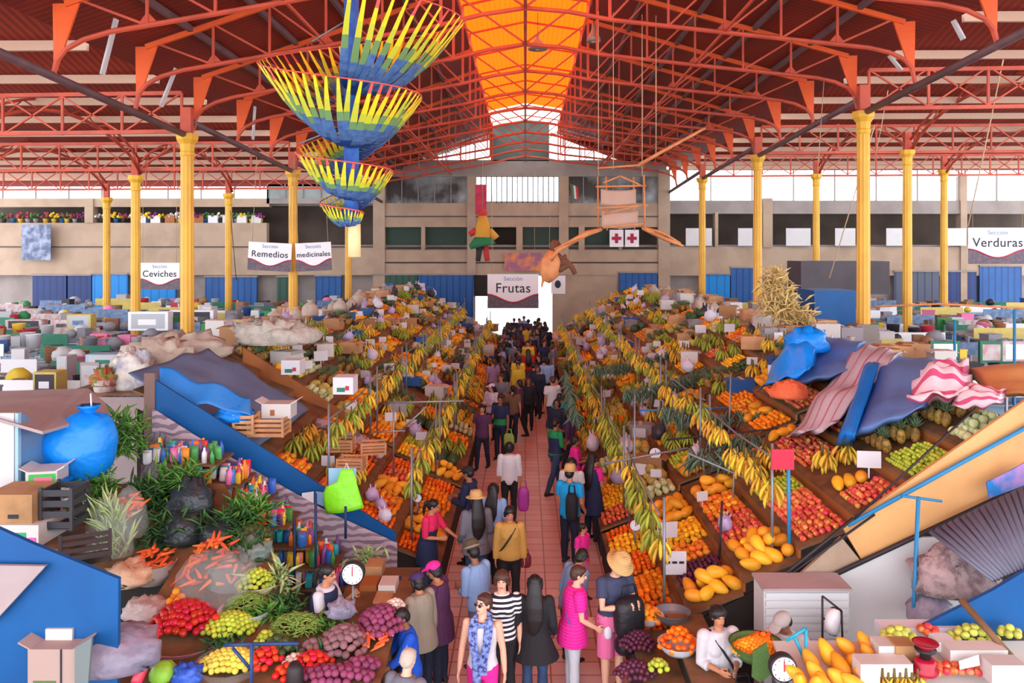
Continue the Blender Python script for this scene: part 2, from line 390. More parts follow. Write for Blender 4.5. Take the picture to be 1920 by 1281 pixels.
for s, nm in ((-1, 'left'), (1, 'right')):
    for k, y in enumerate(CY):
        lattice(s * 9.15, s * (15.5, 22.5, 28)[k], y, 8.98, 10.0, 'red lattice girder across the %s aisle, %s from the camera' % (nm, ORD[k]))
    for k, (y0, y1) in enumerate(((21.3, 31.0), (31.0, 40.7))):          # arched girders between the outer columns
        for x in ((14.9,) if k == 0 else (14.9, 21.3)):
            t = thing('arched_brace', 'red arched bracing truss over the %s outer columns, %s' % (nm, 'camera side' if k == 0 else ('inner one at the rear' if x < 20 else 'outer one at the rear')), 'brace', (s * x, y0, 9))
            pr = []; pr2 = []
            for i in range(13):
                u = i / 12; q = math.sin(PI * u); yy = lerp(y0, y1, u); pr.append(V(s * x, yy, rz(s * 12, 8.9 + 1.45 * q ** .7))); pr2.append(V(s * x, yy, rz(s * 12, 9.35 + 1.35 * q ** .8)))
            mb = MB(); mb.tube(pr, 0.06, 6); mb.build('bottom_chord', M_red, t)
            mb = MB(); mb.tube(pr2, 0.045, 6); mb.build('top_chord', M_red, t)
            for i in range(0, 12, 2): bar_obj('web', pr[i], pr2[i + 1], .035, .035, M_red, t); bar_obj('web', pr2[i + 1], pr[i + 2], .035, .035, M_red, t)

# ------------------------------------------------------------------ back wall with galleries
def wpx(x0, y0, x1, y1, d0=0.0, d1=0.4, mb=None):
    """a box on the back wall given by its picture box at Y = 50; d0..d1 in front of / behind that plane"""
    mb = mb or MB(); a = at(x0, y1, 50); b = at(x1, y0, 50); mb.bbox((a.x, 50 + d0, a.z), (b.x, 50 + d1, b.z)); return mb
M_shb = mat('blue_shutter', (32, 92, 160), 0.5, stripes=('X', 2.5, 0.25), rgb2=(22, 66, 126), nz=(0.6, 0.4, (20, 60, 120)))
M_shn = mat('navy_shutter', (24, 50, 110), 0.5, stripes=('X', 2.5, 0.3), rgb2=(20, 40, 90))
M_shc = mat('bright_blue_sheet', (12, 128, 206), 0.5, stripes=('X', 2, 0.2), rgb2=(10, 108, 184))
M_shg = mat('green_shutter', (44, 84, 70), 0.5, stripes=('X', 2.5, 0.3), rgb2=(34, 66, 58))
# solid bands
for k, (x0, y0, x1, y1, m_) in enumerate((
    (-60, 372, 505, 388, M_conc), (-60, 418, 500, 462, M_conc), (-60, 463, 700, 516, M_conc),
    (700, 300, 1250, 331, M_conc2), (700, 381, 1250, 426, M_conc), (700, 468, 1250, 491, M_conc), (700, 494, 1250, 516, M_conc),
    (1250, 376, 1990, 401, M_conc2), (1250, 463, 1990, 517, M_conc), (500, 372, 700, 382, M_conc2))):
    struct('wall_back' if k == 0 else 'wall_back.%03d' % k, wpx(x0, y0, x1, y1, 0, 0.5), m_)
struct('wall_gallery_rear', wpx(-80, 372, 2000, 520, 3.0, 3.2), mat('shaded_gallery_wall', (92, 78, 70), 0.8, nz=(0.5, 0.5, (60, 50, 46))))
struct('wall_ground_rear', wpx(-80, 515, 890, 640, 0.5, 0.7), M_conc2); struct('wall_ground_rear.001', wpx(1060, 515, 2000, 640, 0.5, 0.7), M_conc2)
struct('floor_gallery', wpx(-80, 459, 2000, 463, 0.5, 3.0), M_conc2)
struct('ceiling_gallery', wpx(-80, 381, 2000, 385, 0.5, 3.0), M_conc2)
for k, (x0, x1, y0, y1) in enumerate(((700, 722, 331, 640), (876, 892, 331, 516), (1048, 1066, 331, 516), (1234, 1256, 318, 640), (968, 980, 424, 470), (790, 797, 424, 470), (1085, 1096, 424, 470),
        (338, 350, 372, 516), (1340, 1346, 398, 464), (1430, 1448, 372, 464), (1800, 1812, 330, 640), (160, 176, 372, 418), (1160, 1166, 424, 470))):
    struct('trim_pier' if k == 0 else 'trim_pier.%03d' % k, wpx(x0, y0, x1, y1, -0.1, 0.5), M_conc)
for k, y in enumerate((405, 466, 491, 462)):
    struct('trim_string' if k == 0 else 'trim_string.%03d' % k, wpx(700 if k < 3 else -60, y, 1250 if k < 3 else 700, y + 2, -0.06, 0.0), mat('dark_joint', (78, 66, 62), 0.8))
# gable: glazed panes either side of a grey panel
t = MB(); t.prism([at(920, 302, 50), at(1030, 302, 50), at(1030, 228, 50), at(975, 218, 50), at(920, 228, 50)], (0, .2, 0)); struct('wall_gable', t, mat('grey_green_panel', (92, 104, 100), 0.7, nz=(0.8, .5, (70, 84, 82))))
for s, x0, x1 in ((-1, 918, 782), (1, 1032, 1168)):
    mb = MB(); mb.prism([at(x0, 302, 50.1), at(x1, 302, 50.1), at(x0, 252, 50.1)], (0, .02, 0)); struct('window_gable_' + ('left' if s < 0 else 'right'), mb, M_glass)
    for i in range(1, 5):
        x = lerp(x0, x1, i / 5); mb = MB(); mb.bar(at(x, 302, 50), at(x, 302 - 50 * (1 - i / 5), 50), .08); struct('trim_gable_%s.%03d' % ('left' if s < 0 else 'right', i), mb, M_red)
    mb = MB(); mb.bar(at(x0, 250, 50), at(x1, 301, 50), .14); struct('trim_verge_' + ('left' if s < 0 else 'right'), mb, M_red)
    gx = -36 if s < 0 else 36
    mb = MB(); z0 = at(0, 300, 50).z
    mb.prism([V(0 + s * 6.2, 50, z0), V(s * 9.6, 50, z0 - .6), V(s * 9.6, 50, rz(s * 9.6, 10.4)), V(s * 1.9, 50, 12.6), V(s * 2.1, 50, 12.75)] if False else [at(x1, 302, 50), V(s * 9.7, 50, at(0, 302, 50).z), V(s * 9.7, 50, rz(s * 9.7, 10.36)), V(s * 1.95, 50, rz(s * 1.95, 12.7)), at(x0, 250, 50)], (0, .2, 0)); struct('wall_gable_' + ('left' if s < 0 else 'right'), mb, M_roof)
# upper windows
for k, (x0, y0, x1, y1, nb, m_) in enumerate(((722, 331, 876, 381, 5, 'd'), (892, 331, 1048, 381, 16, 'g'), (1066, 331, 1234, 381, 6, 'd'), (-60, 349, 500, 372, 9, 'g'), (500, 345, 700, 372, 6, 'k'), (1256, 318, 1800, 376, 7, 'g'), (1812, 318, 1990, 376, 3, 'g'))):
    if m_ == 'g': struct('window_%d' % (k + 1), wpx(x0, y0, x1, y1, .2, .22), M_glass)
    else: struct('window_%d' % (k + 1), wpx(x0, y0, x1, y1, .2, .25), mat('dim_glass', (74, 72, 72), 0.12, nz=(0.35, 0.9, (196, 205, 208))) if m_ == 'd' else mat('grey_glass', (150, 160, 158), 0.15, nz=(.5, .6, (104, 110, 112))))
    for i in range(nb + 1):
        x = lerp(x0, x1, i / nb); struct('trim_window_%d.%03d' % (k + 1, i + 1), wpx(x - .9, y0, x + .9, y1, .1, .2), M_iron if nb > 10 else M_conc2)
struct('wall_upper', wpx(-60, 330, 700, 349, 0.2, .5), M_roof); struct('wall_upper.001', wpx(1256, 300, 1990, 318, 0.2, .5), M_roof)
# dark green infill of the first gallery in the middle, brown shaded bays on the right
for k, (x0, x1) in enumerate(((722, 790), (797, 876), (980, 1048), (1066, 1085), (1096, 1160))):  # M_gdark: plain dark grey for stall counters, back panels and panes
    solo('gallery_screen', wpx(x0 + .5, 426.6, x1 - .5, 458.5, .25, .3), M_green, 'dark green screen closing the middle gallery, %s bay from its left end' % ORD[k], 'screen', 'gallery screens')
SHUT = [(62, 125, 517, 576, M_shn, 'navy'), (128, 172, 517, 576, M_shn, 'dull navy'), (174, 240, 515, 560, M_shc, 'bright blue'), (265, 330, 530, 566, M_shc, 'sky blue'), (385, 482, 520, 570, M_shb, 'mid blue'),
        (520, 552, 520, 560, M_shg, 'green'), (592, 640, 518, 560, M_shb, 'pale blue'), (700, 783, 516, 560, M_shg, 'dark green'), (785, 888, 516, 590, M_shb, 'blue corrugated'), (1160, 1232, 512, 560, M_shb, 'blue'),
        (1316, 1368, 515, 545, M_shc, 'blue low'), (1370, 1412, 503, 560, M_shb, 'tall blue'), (1676, 1760, 510, 562, mat('slate_shutter', (82, 88, 108), .6, stripes=('X', 2.2, .2), rgb2=(60, 64, 84)), 'slate grey'), (1776, 1830, 510, 535, M_shn, 'navy small'), (1836, 1915, 500, 560, M_shb, 'blue rear')]
for k, (x0, x1, y0, y1, m_, nm) in enumerate(SHUT):
    t = thing('roller_shutter', '%s metal shutter on the ground floor below the gallery, %s from the left' % (nm, ORD[k]), 'shutter', at((x0 + x1) / 2, 635, 50), 'ground floor shutters')
    t.location.z = 0
    wpx(x0, y0, x1, 635, -.06, .1).build('curtain', m_, t); wpx(x0 - 1, y0 - 3, x1 + 1, y0, -.15, .3).build('housing', M_conc2, t)
# entrance, bright street beyond
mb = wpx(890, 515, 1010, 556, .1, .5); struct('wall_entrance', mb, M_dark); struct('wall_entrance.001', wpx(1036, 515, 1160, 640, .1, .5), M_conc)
struct('ground_street', MB().bbox((-14, 50.5, -.25), (14, 90, -.02)), mat('bright_pavement', (200, 196, 190), .8))
# ------------------------------------------------------------------ people
M_skin = {'tan': mat('tan_skin', (190, 128, 96), .5), 'light': mat('light_skin', (226, 172, 146), .5), 'brown': mat('brown_skin', (150, 96, 70), .5)}
M_eye = mat('dark_eyes', (40, 28, 26), .3); M_lip = mat('lips', (170, 84, 80), .5)
M_hair = {'black': mat('black_hair', (30, 24, 26), .45, bump=(40, .15)), 'brown': mat('brown_hair', (74, 44, 34), .5, bump=(40, .15)), 'grey': mat('grey_hair', (188, 172, 160), .6, bump=(40, .5))}
def cloth(n, rgb, **k): return mat(n, rgb, k.pop('rough', .8), bump=(18, .35), **k)
def fuse(mb, vox, it=3):
    """one continuous surface out of overlapping limbs"""
    me = mb.mesh('fuse', []); o = bpy.data.objects.new('fuse', me); COL.objects.link(o)
    m = o.modifiers.new('r', 'REMESH'); m.mode = 'VOXEL'; m.voxel_size = vox; m.use_smooth_shade = True
    s = o.modifiers.new('s', 'SMOOTH'); s.factor = .5; s.iterations = it
    dg = bpy.context.evaluated_depsgraph_get(); dg.update()
    out = bpy.data.meshes.new_from_object(o.evaluated_get(dg)); bpy.data.objects.remove(o); bpy.data.meshes.remove(me)
    return out
TORSO = [(.82, .13, .1), (.88, .165, .122), (.94, .17, .122), (1.02, .145, .105), (1.1, .142, .102), (1.2, .155, .112), (1.3, .168, .115), (1.375, .165, .1), (1.42, .125, .082), (1.45, .07, .065)]
class Body:
    def __init__(s, lean=0.0, twist=0.0, arms=None, stride=0.0, head=(0, 0), bulk=1.0, female=True, sit=0.0):
        s.bulk = bulk; s.female = female; s.head = head
        s.M = Matrix.Rotation(twist, 3, 'Z') @ Matrix.Rotation(lean, 3, 'X'); s.piv = V(0, 0, .92)
        U = s.U
        s.sh = {}; s.el = {}; s.wr = {}; s.fd = {}
        arms = arms or {}
        for d, sg in (('L', 1), ('R', -1)):
            a = arms.get(d, ((.14, .02, -1), (.06, -.12, -1)))
            u, f = Vector(a[0]), Vector(a[1]); u.x *= sg; f.x *= sg
            s.sh[d] = U(V(sg * .178 * (.93 + .07 * bulk), 0, 1.385)); s.el[d] = s.sh[d] + (s.M @ u.normalized()) * .285; s.wr[d] = s.el[d] + (s.M @ f.normalized()) * .245
            s.fd[d] = (s.M @ f.normalized())
        s.hip = {}; s.kn = {}; s.an = {}
        for d, sg in (('L', 1), ('R', -1)):
            a = stride * sg; h = V(sg * .088, 0, .9); s.hip[d] = h
            s.kn[d] = h + V(sg * .01, -math.sin(a) * .43, -math.cos(a) * .43 + abs(a) * .0); b = a - (.25 * abs(stride) if a < 0 else .05)
            k = s.kn[d]; s.an[d] = V(k.x, k.y - math.sin(b if a > 0 else a * 1.0 - .15 * (stride != 0)) * .4, .075)
    def U(s, p): return s.piv + s.M @ (Vector(p) - s.piv)
    def Hd(s, p):
        c = V(0, 0, 1.48); q = Matrix.Rotation(s.head[0], 3, 'Z') @ Matrix.Rotation(s.head[1], 3, 'X') @ (Vector(p) - c); return s.U(c + q)
    def torso(s, mb, inf=0.0, z0=0, z1=9, flare=0.0):
        T = [t for t in TORSO if z0 - 1e-6 <= t[0] <= z1 + 1e-6]
        w = s.bulk
        pts = [s.U(V(0, 0, z)) if z > .9 else V(0, 0, z) for z, a, b in T]
        mb.tube(pts, [(a * (w if z < 1.25 else (w + 1) / 2) * (1.02 if not s.female else .97 if z > 1.25 else 1) + inf + flare * max(0, 1.0 - z), b * w + inf + flare * max(0, 1.0 - z)) for z, a, b in T], 16, up=s.M @ V(1, 0, 0))
        if s.female and z1 > 1.3:
            for sg in (1, -1): mb.ell(s.U(V(sg * .075, -.075, 1.25)), .062 + inf * .7, None, 10, 8)
        if s.bulk > 1.12 and z1 > 1.1: mb.ell(s.U(V(0, -.05, 1.07)), (.13 * w + inf, .1 * w + inf, .13), None, 12, 8)
    def arm(s, mb, d, inf=0.0, f=2.0):
        a, b, c = s.sh[d], s.el[d], s.wr[d]; P = [a, a.lerp(b, .5), b, b.lerp(c, .45), c]; r = [.052, .045, .037, .036, .026]
        if f < 2:
            n = {0.6: 2, 1.0: 3, 1.6: 4}.get(f, 2); P, r = P[:n], r[:n]
            if f == 0.6: P[1] = a.lerp(b, .62); r[1] = .05
        mb.tube(P, [x * (.9 + .1 * s.bulk) + inf for x in r], 10); mb.ell(a, .055 + inf, None, 10, 8)
    def leg(s, mb, d, inf=0.0, f=2.0, taper=1.0):
        a, b, c = s.hip[d], s.kn[d], s.an[d]; P = [a + V(0, 0, .03), a.lerp(b, .4), b, b.lerp(c, .35), c]; r = [.088, .078, .052, .052, .034]
        if f < 2: n = 3 if f <= 1 else 4; P, r = P[:n], r[:n]; r = [max(x, .075) for x in r]
        mb.tube(P, [x * (.6 + .4 * s.bulk) + inf * (1 if i < 3 else taper) for i, x in enumerate(r)], 12)
    def hand(s, mb, d, curl=.35):
        sg = 1 if d == 'L' else -1; w = s.wr[d]; f = s.fd[d]
        n = s.M @ V(-sg, 0, 0); n = n - f * n.dot(f)
        if n.length < .2: n = s.M @ V(0, 0, -1); n = n - f * n.dot(f)
        n.normalize(); e = f.cross(n) * (1 if sg > 0 else -1)        # e: towards the thumb, n: out of the palm
        if e.dot(s.M @ V(0, -1, .3)) < 0: e = -e
        mb.tube([w - f * .01, w + f * .03, w + f * .085], [(.024, .02), (.036, .017), (.04, .013)], 10, up=e)
        for k, (o, l) in enumerate(((.031, .066), (.011, .075), (-.01, .07), (-.03, .054))):
            p = w + f * .08 + e * o; dr = (f + e * o * 4.2).normalized(); P = [p]
            for q in range(3):
                dr = (dr + n * curl * .55).normalized(); P.append(P[-1] + dr * l * (.42, .33, .25)[q])
            mb.tube(P, [.0095, .009, .0082, .0068], 6)
        p = w + f * .025 + e * .03; dr = (f * .65 + e * .75).normalized(); P = [p, p + dr * .035, p + dr * .035 + (f * .9 + e * .25 + n * .2).normalized() * .035, p + dr * .035 + (f + n * .3).normalized() * .06]
        mb.tube(P, [.0125, .0115, .01, .0075], 6)
    def skin_mesh(s, tone, vox):
        mb = MB(); s.torso(mb, -.004, 0, 1.46)
        mb.tube([s.U(V(0, .005, 1.4)), s.U(V(0, 0, 1.46)), s.Hd(V(0, -.005, 1.54))], [.06, .052, .05], 12)
        for d in 'LR':
            s.arm(mb, d); s.leg(mb, d); s.hand(mb, d, .4)
            c = s.an[d]; mb.tube([c + V(0, .05, -.045), c + V(0, -.03, -.035), c + V(0, -.11, -.05), c + V(0, -.17, -.06)], [(.03, .03), (.036, .036), (.04, .024), (.03, .014)], 10, up=(1, 0, 0))
        q = Matrix.Rotation(s.head[0], 3, 'Z') @ Matrix.Rotation(s.head[1], 3, 'X'); q = s.M @ q
        mb.ell(s.Hd((0, .008, 1.62)), (.074, .092, .088), q, 18, 14); mb.ell(s.Hd((0, -.028, 1.565)), (.056, .062, .072), q, 16, 12)
        mb.ell(s.Hd((0, -.06, 1.525)), (.03, .03, .022), q, 10, 8)
        mb.tube([s.Hd((0, -.083, 1.615)), s.Hd((0, -.103, 1.585)), s.Hd((0, -.098, 1.574))], [.008, .013, .014], 8)      # nose
        mb.ell(s.Hd((0, -.088, 1.545)), (.022, .009, .007), q, 10, 6)                                                    # mouth
        for sg in (1, -1): mb.ell(s.Hd((sg * .075, .005, 1.595)), (.01, .018, .03), q, 8, 8); mb.ell(s.Hd((sg * .031, -.08, 1.622)), (.02, .01, .007), q, 8, 6)
        me = fuse(mb, vox, 2)
        for m in (M_skin[tone], M_eye, M_lip): me.materials.append(m)
        eyes = [s.Hd((sg * .031, -.088, 1.607)) for sg in (1, -1)]; br = [s.Hd((sg * .032, -.09, 1.63)) for sg in (1, -1)]; mo = s.Hd((0, -.095, 1.545)); qi = q.inverted()
        hc = s.Hd((0, -.09, 1.59))
        for p in me.polygons:
            p.use_smooth = True; c = p.center
            if (c - hc).length > .09: continue
            for e in eyes:
                d = qi @ (c - e)
                if (d.x / .016) ** 2 + (d.z / .0085) ** 2 < 1 and abs(d.y) < .03: p.material_index = 1
            for e in br:
                d = qi @ (c - e)
                if (d.x / .02) ** 2 + (d.z / .006) ** 2 < 1 and abs(d.y) < .03: p.material_index = 1
            d = qi @ (c - mo)
            if (d.x / .025) ** 2 + (d.z / .0095) ** 2 < 1 and abs(d.y) < .03: p.material_index = 2
        return me
    def hair_mesh(s, style):
        mb = MB(); q = s.M @ Matrix.Rotation(s.head[0], 3, 'Z') @ Matrix.Rotation(s.head[1], 3, 'X')
        big = 1.08 if style in ('bun', 'full') else 1.0
        mb.ell(s.Hd((0, .022, 1.635)), (.086 * big, .098 * big, .092), q, 18, 14); mb.ell(s.Hd((0, .045, 1.6)), (.082 * big, .076, .085), q, 16, 12)
        if style in ('short', 'crop'): mb.ell(s.Hd((0, -.035, 1.68)), (.06, .05, .035), q, 12, 8)
        if style in ('bob', 'full', 'long', 'bun'):
            for sg in (1, -1): mb.tube([s.Hd((sg * .068, -.02, 1.66)), s.Hd((sg * .085, .015, 1.6)), s.Hd((sg * .082, .025, 1.53 if style != 'bun' else 1.58))], [.03, .026, .018], 8)
        if style == 'bob': mb.ell(s.Hd((0, .05, 1.55)), (.085, .06, .07), q, 14, 10)
        if style == 'long':
            mb.tube([s.Hd((0, .06, 1.62)), s.Hd((0, .1, 1.5)), s.U((0, .135, 1.35)), s.U((0, .15, 1.2)), s.U((.01, .145, 1.08)), s.U((.01, .14, 1.0))], [(.085, .06), (.1, .05), (.12, .045), (.12, .04), (.085, .03), (.03, .015)], 14, up=s.M @ V(1, 0, 0))
        if style == 'pony': mb.tube([s.Hd((0, .11, 1.64)), s.Hd((0, .15, 1.6)), s.Hd((0, .15, 1.5)), s.U((0, .14, 1.38))], [.03, .035, .032, .012], 10)
        if style == 'bun': mb.ell(s.Hd((0, .125, 1.64)), .048, None, 12, 8)
        return fuse(mb, .009, 2)
def add(par, name, me, m, sub=None):
    if not me.materials: me.materials.append(m)
    for p in me.polygons: p.use_smooth = True
    o = bpy.data.objects.new(name, me); COL.objects.link(o); o.parent = par; return o
def top_mesh(B, inf=.014, z0=.88, z1=1.45, sl=.6, vox=.011, neck=True, flare=.0, it=3, hemz=None):
    mb = MB(); B.torso(mb, inf, z0, z1, flare)
    if hemz is not None: mb.tube([V(0, 0, .98), V(0, 0, (.9 + hemz) / 2), V(0, 0, hemz)], [(.165 * B.bulk + inf, .12 * B.bulk + inf), (.19 * B.bulk + inf + flare * .5, .14 * B.bulk + inf + flare * .5), (.195 * B.bulk + inf + flare, .15 * B.bulk + inf + flare)], 18, up=(1, 0, 0))
    if sl:
        for d in 'LR': B.arm(mb, d, inf, sl)
    return fuse(mb, vox, it)
def legs_mesh(B, inf=.013, f=2.0, vox=.012, taper=1.4):
    mb = MB(); mb.tube([V(0, 0, z) for z in (.8, .86, .93, 1.0)], [(.14 * B.bulk + inf, .1 * B.bulk + inf), (.17 * B.bulk + inf, .122 * B.bulk + inf), (.168 * B.bulk + inf, .12 * B.bulk + inf), (.15 * B.bulk + inf, .108 * B.bulk + inf)], 16, up=(1, 0, 0))
    for sg in (1, -1): mb.ell(V(sg * .075, .055, .88), (.085, .08, .09), None, 10, 8)
    for d in 'LR': B.leg(mb, d, inf, f, taper)
    return fuse(mb, vox, 3)
def shoe_mesh(B, d, sole=0.0):
    mb = MB(); c = B.an[d]; mb.tube([c + V(0, .06, -.035), c + V(0, -.02, -.025), c + V(0, -.1, -.04), c + V(0, -.19, -.05)], [(.036, .038), (.042, .048), (.047, .034), (.034, .022)], 10, up=(1, 0, 0)); mb.ell(c + V(0, .015, .0), (.044, .05, .05), None, 10, 8)
    return fuse(mb, .01, 2)
M_shoe = mat('dark_shoe', (42, 38, 40), .5)
M_straw = mat('straw_weave', (206, 168, 112), .75, stripes=('Z', 60, .4), rgb2=(176, 134, 82)); M_felt = mat('brown_felt', (86, 70, 52), .85)
def hat(par, B, m, brim=.17, crown=.1, name='hat', band=None):
    q = B.M @ Matrix.Rotation(B.head[0], 3, 'Z') @ Matrix.Rotation(B.head[1], 3, 'X'); c = B.Hd((0, .01, 1.665))
    mb = MB(); mb.lathe(c, [(brim, -.012), (brim * .98, -.004), (.105, .002), (.1, crown * .6), (.085, crown), (.04, crown + .012), (.0001, crown - .004)], 24, rot=q, sq=(1, 1.12))
    o = mb.build(name, m, par)
    if band: mb = MB(); mb.lathe(c, [(.109, .004), (.108, .03)], 24, rot=q, sq=(1, 1.12)); mb.build('hat_band', band, o)
    return o
def cap(par, B, m, bill=True):
    q = B.M @ Matrix.Rotation(B.head[0], 3, 'Z') @ Matrix.Rotation(B.head[1], 3, 'X')
    mb = MB(); mb.ell(B.Hd((0, .012, 1.655)), (.095, .112, .078), q, 18, 12)
    if bill: mb.tube([B.Hd((0, -.08, 1.66)), B.Hd((0, -.14, 1.653)), B.Hd((0, -.18, 1.64))], [(.08, .012), (.075, .01), (.045, .006)], 10, up=q @ V(1, 0, 0))
    return add(par, 'cap', fuse(mb, .008, 2), m)
PEOPLE = []
def person(label, px, py, h, yaw, B, tone='tan', hair=('short', 'black'), top=None, legs=None, shoes=M_shoe, vox=.0075, hatx=None, capx=None, extra=None, group=None, Y=None):
    """px, py: where the crown of the head shows; h the height in metres"""
    k = h / 1.71
    t = thing('person', label, 'person')
    o = bpy.data.objects.new('body', B.skin_mesh(tone, vox)); COL.objects.link(o); o.parent = t
    if hair: add(t, 'hair', B.hair_mesh(hair[0]), M_hair[hair[1]])
    for nm, me, m in (top or []): add(t, nm, me, m)
    for nm, me, m in (legs or []): add(t, nm, me, m)
    if shoes:
        for d in 'LR': add(t, 'shoe', shoe_mesh(B, d), shoes)
    if hatx: hat(t, B, *hatx)
    if capx: cap(t, B, capx)
    if extra: extra(t, B)
    Y = Y or F * (H - h) / (py - VY)
    t.location = ((px - VX) * Y / F, Y, 0); t.rotation_euler = (0, 0, yaw); t.scale = (k, k, k)
    if group: t['group'] = group
    PEOPLE.append(t); return t
def in_local(t, p):                                             # body-space point -> world
    return t.location + Matrix.Rotation(t.rotation_euler.z, 3, 'Z') @ (Vector(p) * t.scale.x)
DOWN = ((.16, .03, -1), (.05, -.16, -1)); FRONT = ((.1, -.15, -1), (-.35, -1, .12)); REACH = ((.15, -.75, -.75), (-.1, -1, -.35)); CARRY = ((.2, .1, -1), (.0, -.75, -.8)); RAISE = ((.15, -.55, -.8), (-.15, -.45, 1.0)); CHEST = ((.15, -.5, -.9), (-.45, -.9, .5))
c_ = cloth
M_jean = c_('blue_denim', (44, 62, 96), nz=(6, .5, (60, 84, 122))); M_dkjean = c_('dark_denim', (30, 36, 58)); M_blk = c_('black_cloth', (32, 30, 36)); M_nav = c_('navy_cloth', (32, 42, 78)); M_wht = c_('white_cotton', (204, 200, 208)); M_gry = c_('grey_cloth', (108, 106, 118))
M_lblue = c_('pale_blue_cotton', (138, 168, 214)); M_mag = c_('magenta_cloth', (226, 38, 150)); M_pink = c_('pink_cloth', (226, 110, 160)); M_teal = c_('teal_cloth', (22, 142, 150)); M_grn = c_('green_cloth', (30, 136, 78)); M_skyb = c_('sky_blue_shirt', (20, 154, 218)); M_must = c_('mustard_knit', (190, 144, 72)); M_maroon = c_('purple_coat', (82, 44, 84)); M_bei = c_('grey_beige_jacket', (156, 148, 132))
M_plaid = c_('pink_plaid', (236, 40, 158), stripes=('Z', 26, .3), rgb2=(206, 24, 130)); M_strp = c_('black_white_stripes', (236, 234, 236), stripes=('Z', 17, .5), rgb2=(30, 30, 44)); M_royal = c_('royal_blue_jacket', (22, 82, 200)); M_scarf = c_('blue_print_scarf', (128, 148, 214), nz=(24, 1, (44, 52, 110)))
M_leather = mat('black_leather', (30, 28, 34), .45, bump=(20, .4)); M_strap = mat('dark_strap', (44, 40, 50), .6); M_wjean = c_('pale_grey_jeans', (196, 196, 206)); M_khaki = c_('khaki_cloth', (150, 138, 116))
def strap(t, B, sg=1, m=None, nm='bag_strap', z=.95):
    mb = MB(); P = [B.U((sg * .1, .1, 1.42)), B.U((sg * .11, 0, 1.46)), B.U((sg * .08, -.115, 1.38)), B.U((-sg * .0, -.16, 1.25)), B.U((-sg * .1, -.15, 1.1)), B.U((-sg * .19, -.03, z)), B.U((-sg * .17, .1, 1.05)), B.U((0, .16, 1.25)), B.U((sg * .1, .1, 1.42))]
    mb.tube(P, [(.015, .004)] * len(P), 6); mb.build(nm, m or M_strap, t)
def bag(name, label, t, p, d, m, cat='bag', rz=0.0, strapm=None):
    """a bag beside person t: its own thing, made of a rounded pouch, a flap and handles"""
    c = in_local(t, p); g = thing(name, label, cat, c); g.rotation_euler = (0, 0, t.rotation_euler.z + rz)
    mb = MB(); mb.ell((0, 0, -d[2] / 2), (d[0] / 2, d[1] / 2, d[2] / 2), None, 16, 12, 0, lambda v: Vector((math.copysign(abs(v.x / (d[0] / 2)) ** .55, v.x) * d[0] / 2, v.y, math.copysign(abs(v.z / (d[2] / 2)) ** .6, v.z) * d[2] / 2)))
    o = mb.mesh('pouch', [m]); b = bpy.data.objects.new('pouch', o); COL.objects.link(b); b.parent = g
    for s in (1, -1):
        mb = MB(); mb.tube([(-d[0] * .28, s * .02, -.03), (-d[0] * .2, s * .02, d[2] * .25), (d[0] * .2, s * .02, d[2] * .25), (d[0] * .28, s * .02, -.03)], .009, 6)
        b = bpy.data.objects.new('handle', mb.mesh('handle', [strapm or m])); COL.objects.link(b); b.parent = g
    return g
# 1 woman with the scarf, coming towards the camera
B = Body(arms={'L': ((.2, .02, -1), (.1, -.1, -1)), 'R': ((.22, .02, -1), (.12, -.12, -1))}, head=(-.55, -.12), stride=.1)
def scarfx(t, B):
    mb = MB()
    mb.tube([B.U((.07, .04, 1.47)), B.U((0, .075, 1.48)), B.U((-.07, .04, 1.47)), B.U((-.085, -.03, 1.44)), B.U((-.05, -.1, 1.41)), B.U((.05, -.1, 1.41)), B.U((.085, -.03, 1.44)), B.U((.07, .04, 1.47))], [(.03, .04)] * 8, 10)
    for sg, e in ((1, .98), (-1, .78)):
        mb.tube([B.U((sg * .085, -.05, 1.46)), B.U((sg * .09, -.13, 1.35)), B.U((sg * .075, -.165, 1.2)), B.U((sg * .045, -.16, 1.08)), V(sg * .03, -.16, e - .1)], [(.05, .03), (.055, .02), (.05, .018), (.05, .016), (.055, .012)], 10, up=(1, 0, 0))
    add(t, 'scarf', fuse(mb, .009, 2), M_scarf)
    for sg in (1, -1):
        mb = MB(); q = B.M @ Matrix.Rotation(B.head[0], 3, 'Z') @ Matrix.Rotation(B.head[1], 3, 'X'); mb.ell(B.Hd((sg * .032, -.1, 1.607)), (.024, .008, .019), q, 12, 8); mb.build('sunglass_lens', M_leather, t)
W1 = person('woman in white tank top with blue printed scarf and magenta trousers walking up the aisle', 905, 1116, 1.67, -.15, B, 'light', ('short', 'brown'),
    [('tank_top', top_mesh(B, .012, .88, 1.375, 0), M_wht)], [('trousers', legs_mesh(B), M_mag)], extra=scarfx)
# 2 woman in the striped tee
B = Body(arms={'L': ((.14, .1, -1), (0, -.3, -1))}, head=(-.1, 0))
person('woman in a black and white striped tee standing behind the scarf wearer', 941, 1072, 1.66, 0.05, B, 'light', ('full', 'brown'), [('striped_tee', top_mesh(B, .016, .88, 1.45, .6), M_strp)], [('trousers', legs_mesh(B), M_blk)])
# 3 mustard cardigan
B = Body(arms={'L': DOWN, 'R': DOWN}, head=(.05, .12), bulk=1.12)
W3 = person('woman in mustard cardigan and black trousers standing in the middle of the aisle', 956, 950, 1.58, .05, B, 'tan', ('full', 'black'), [('cardigan', top_mesh(B, .02, .82, 1.45, 2.0), M_must)], [('trousers', legs_mesh(B), M_blk)], extra=lambda t, B: strap(t, B, 1))
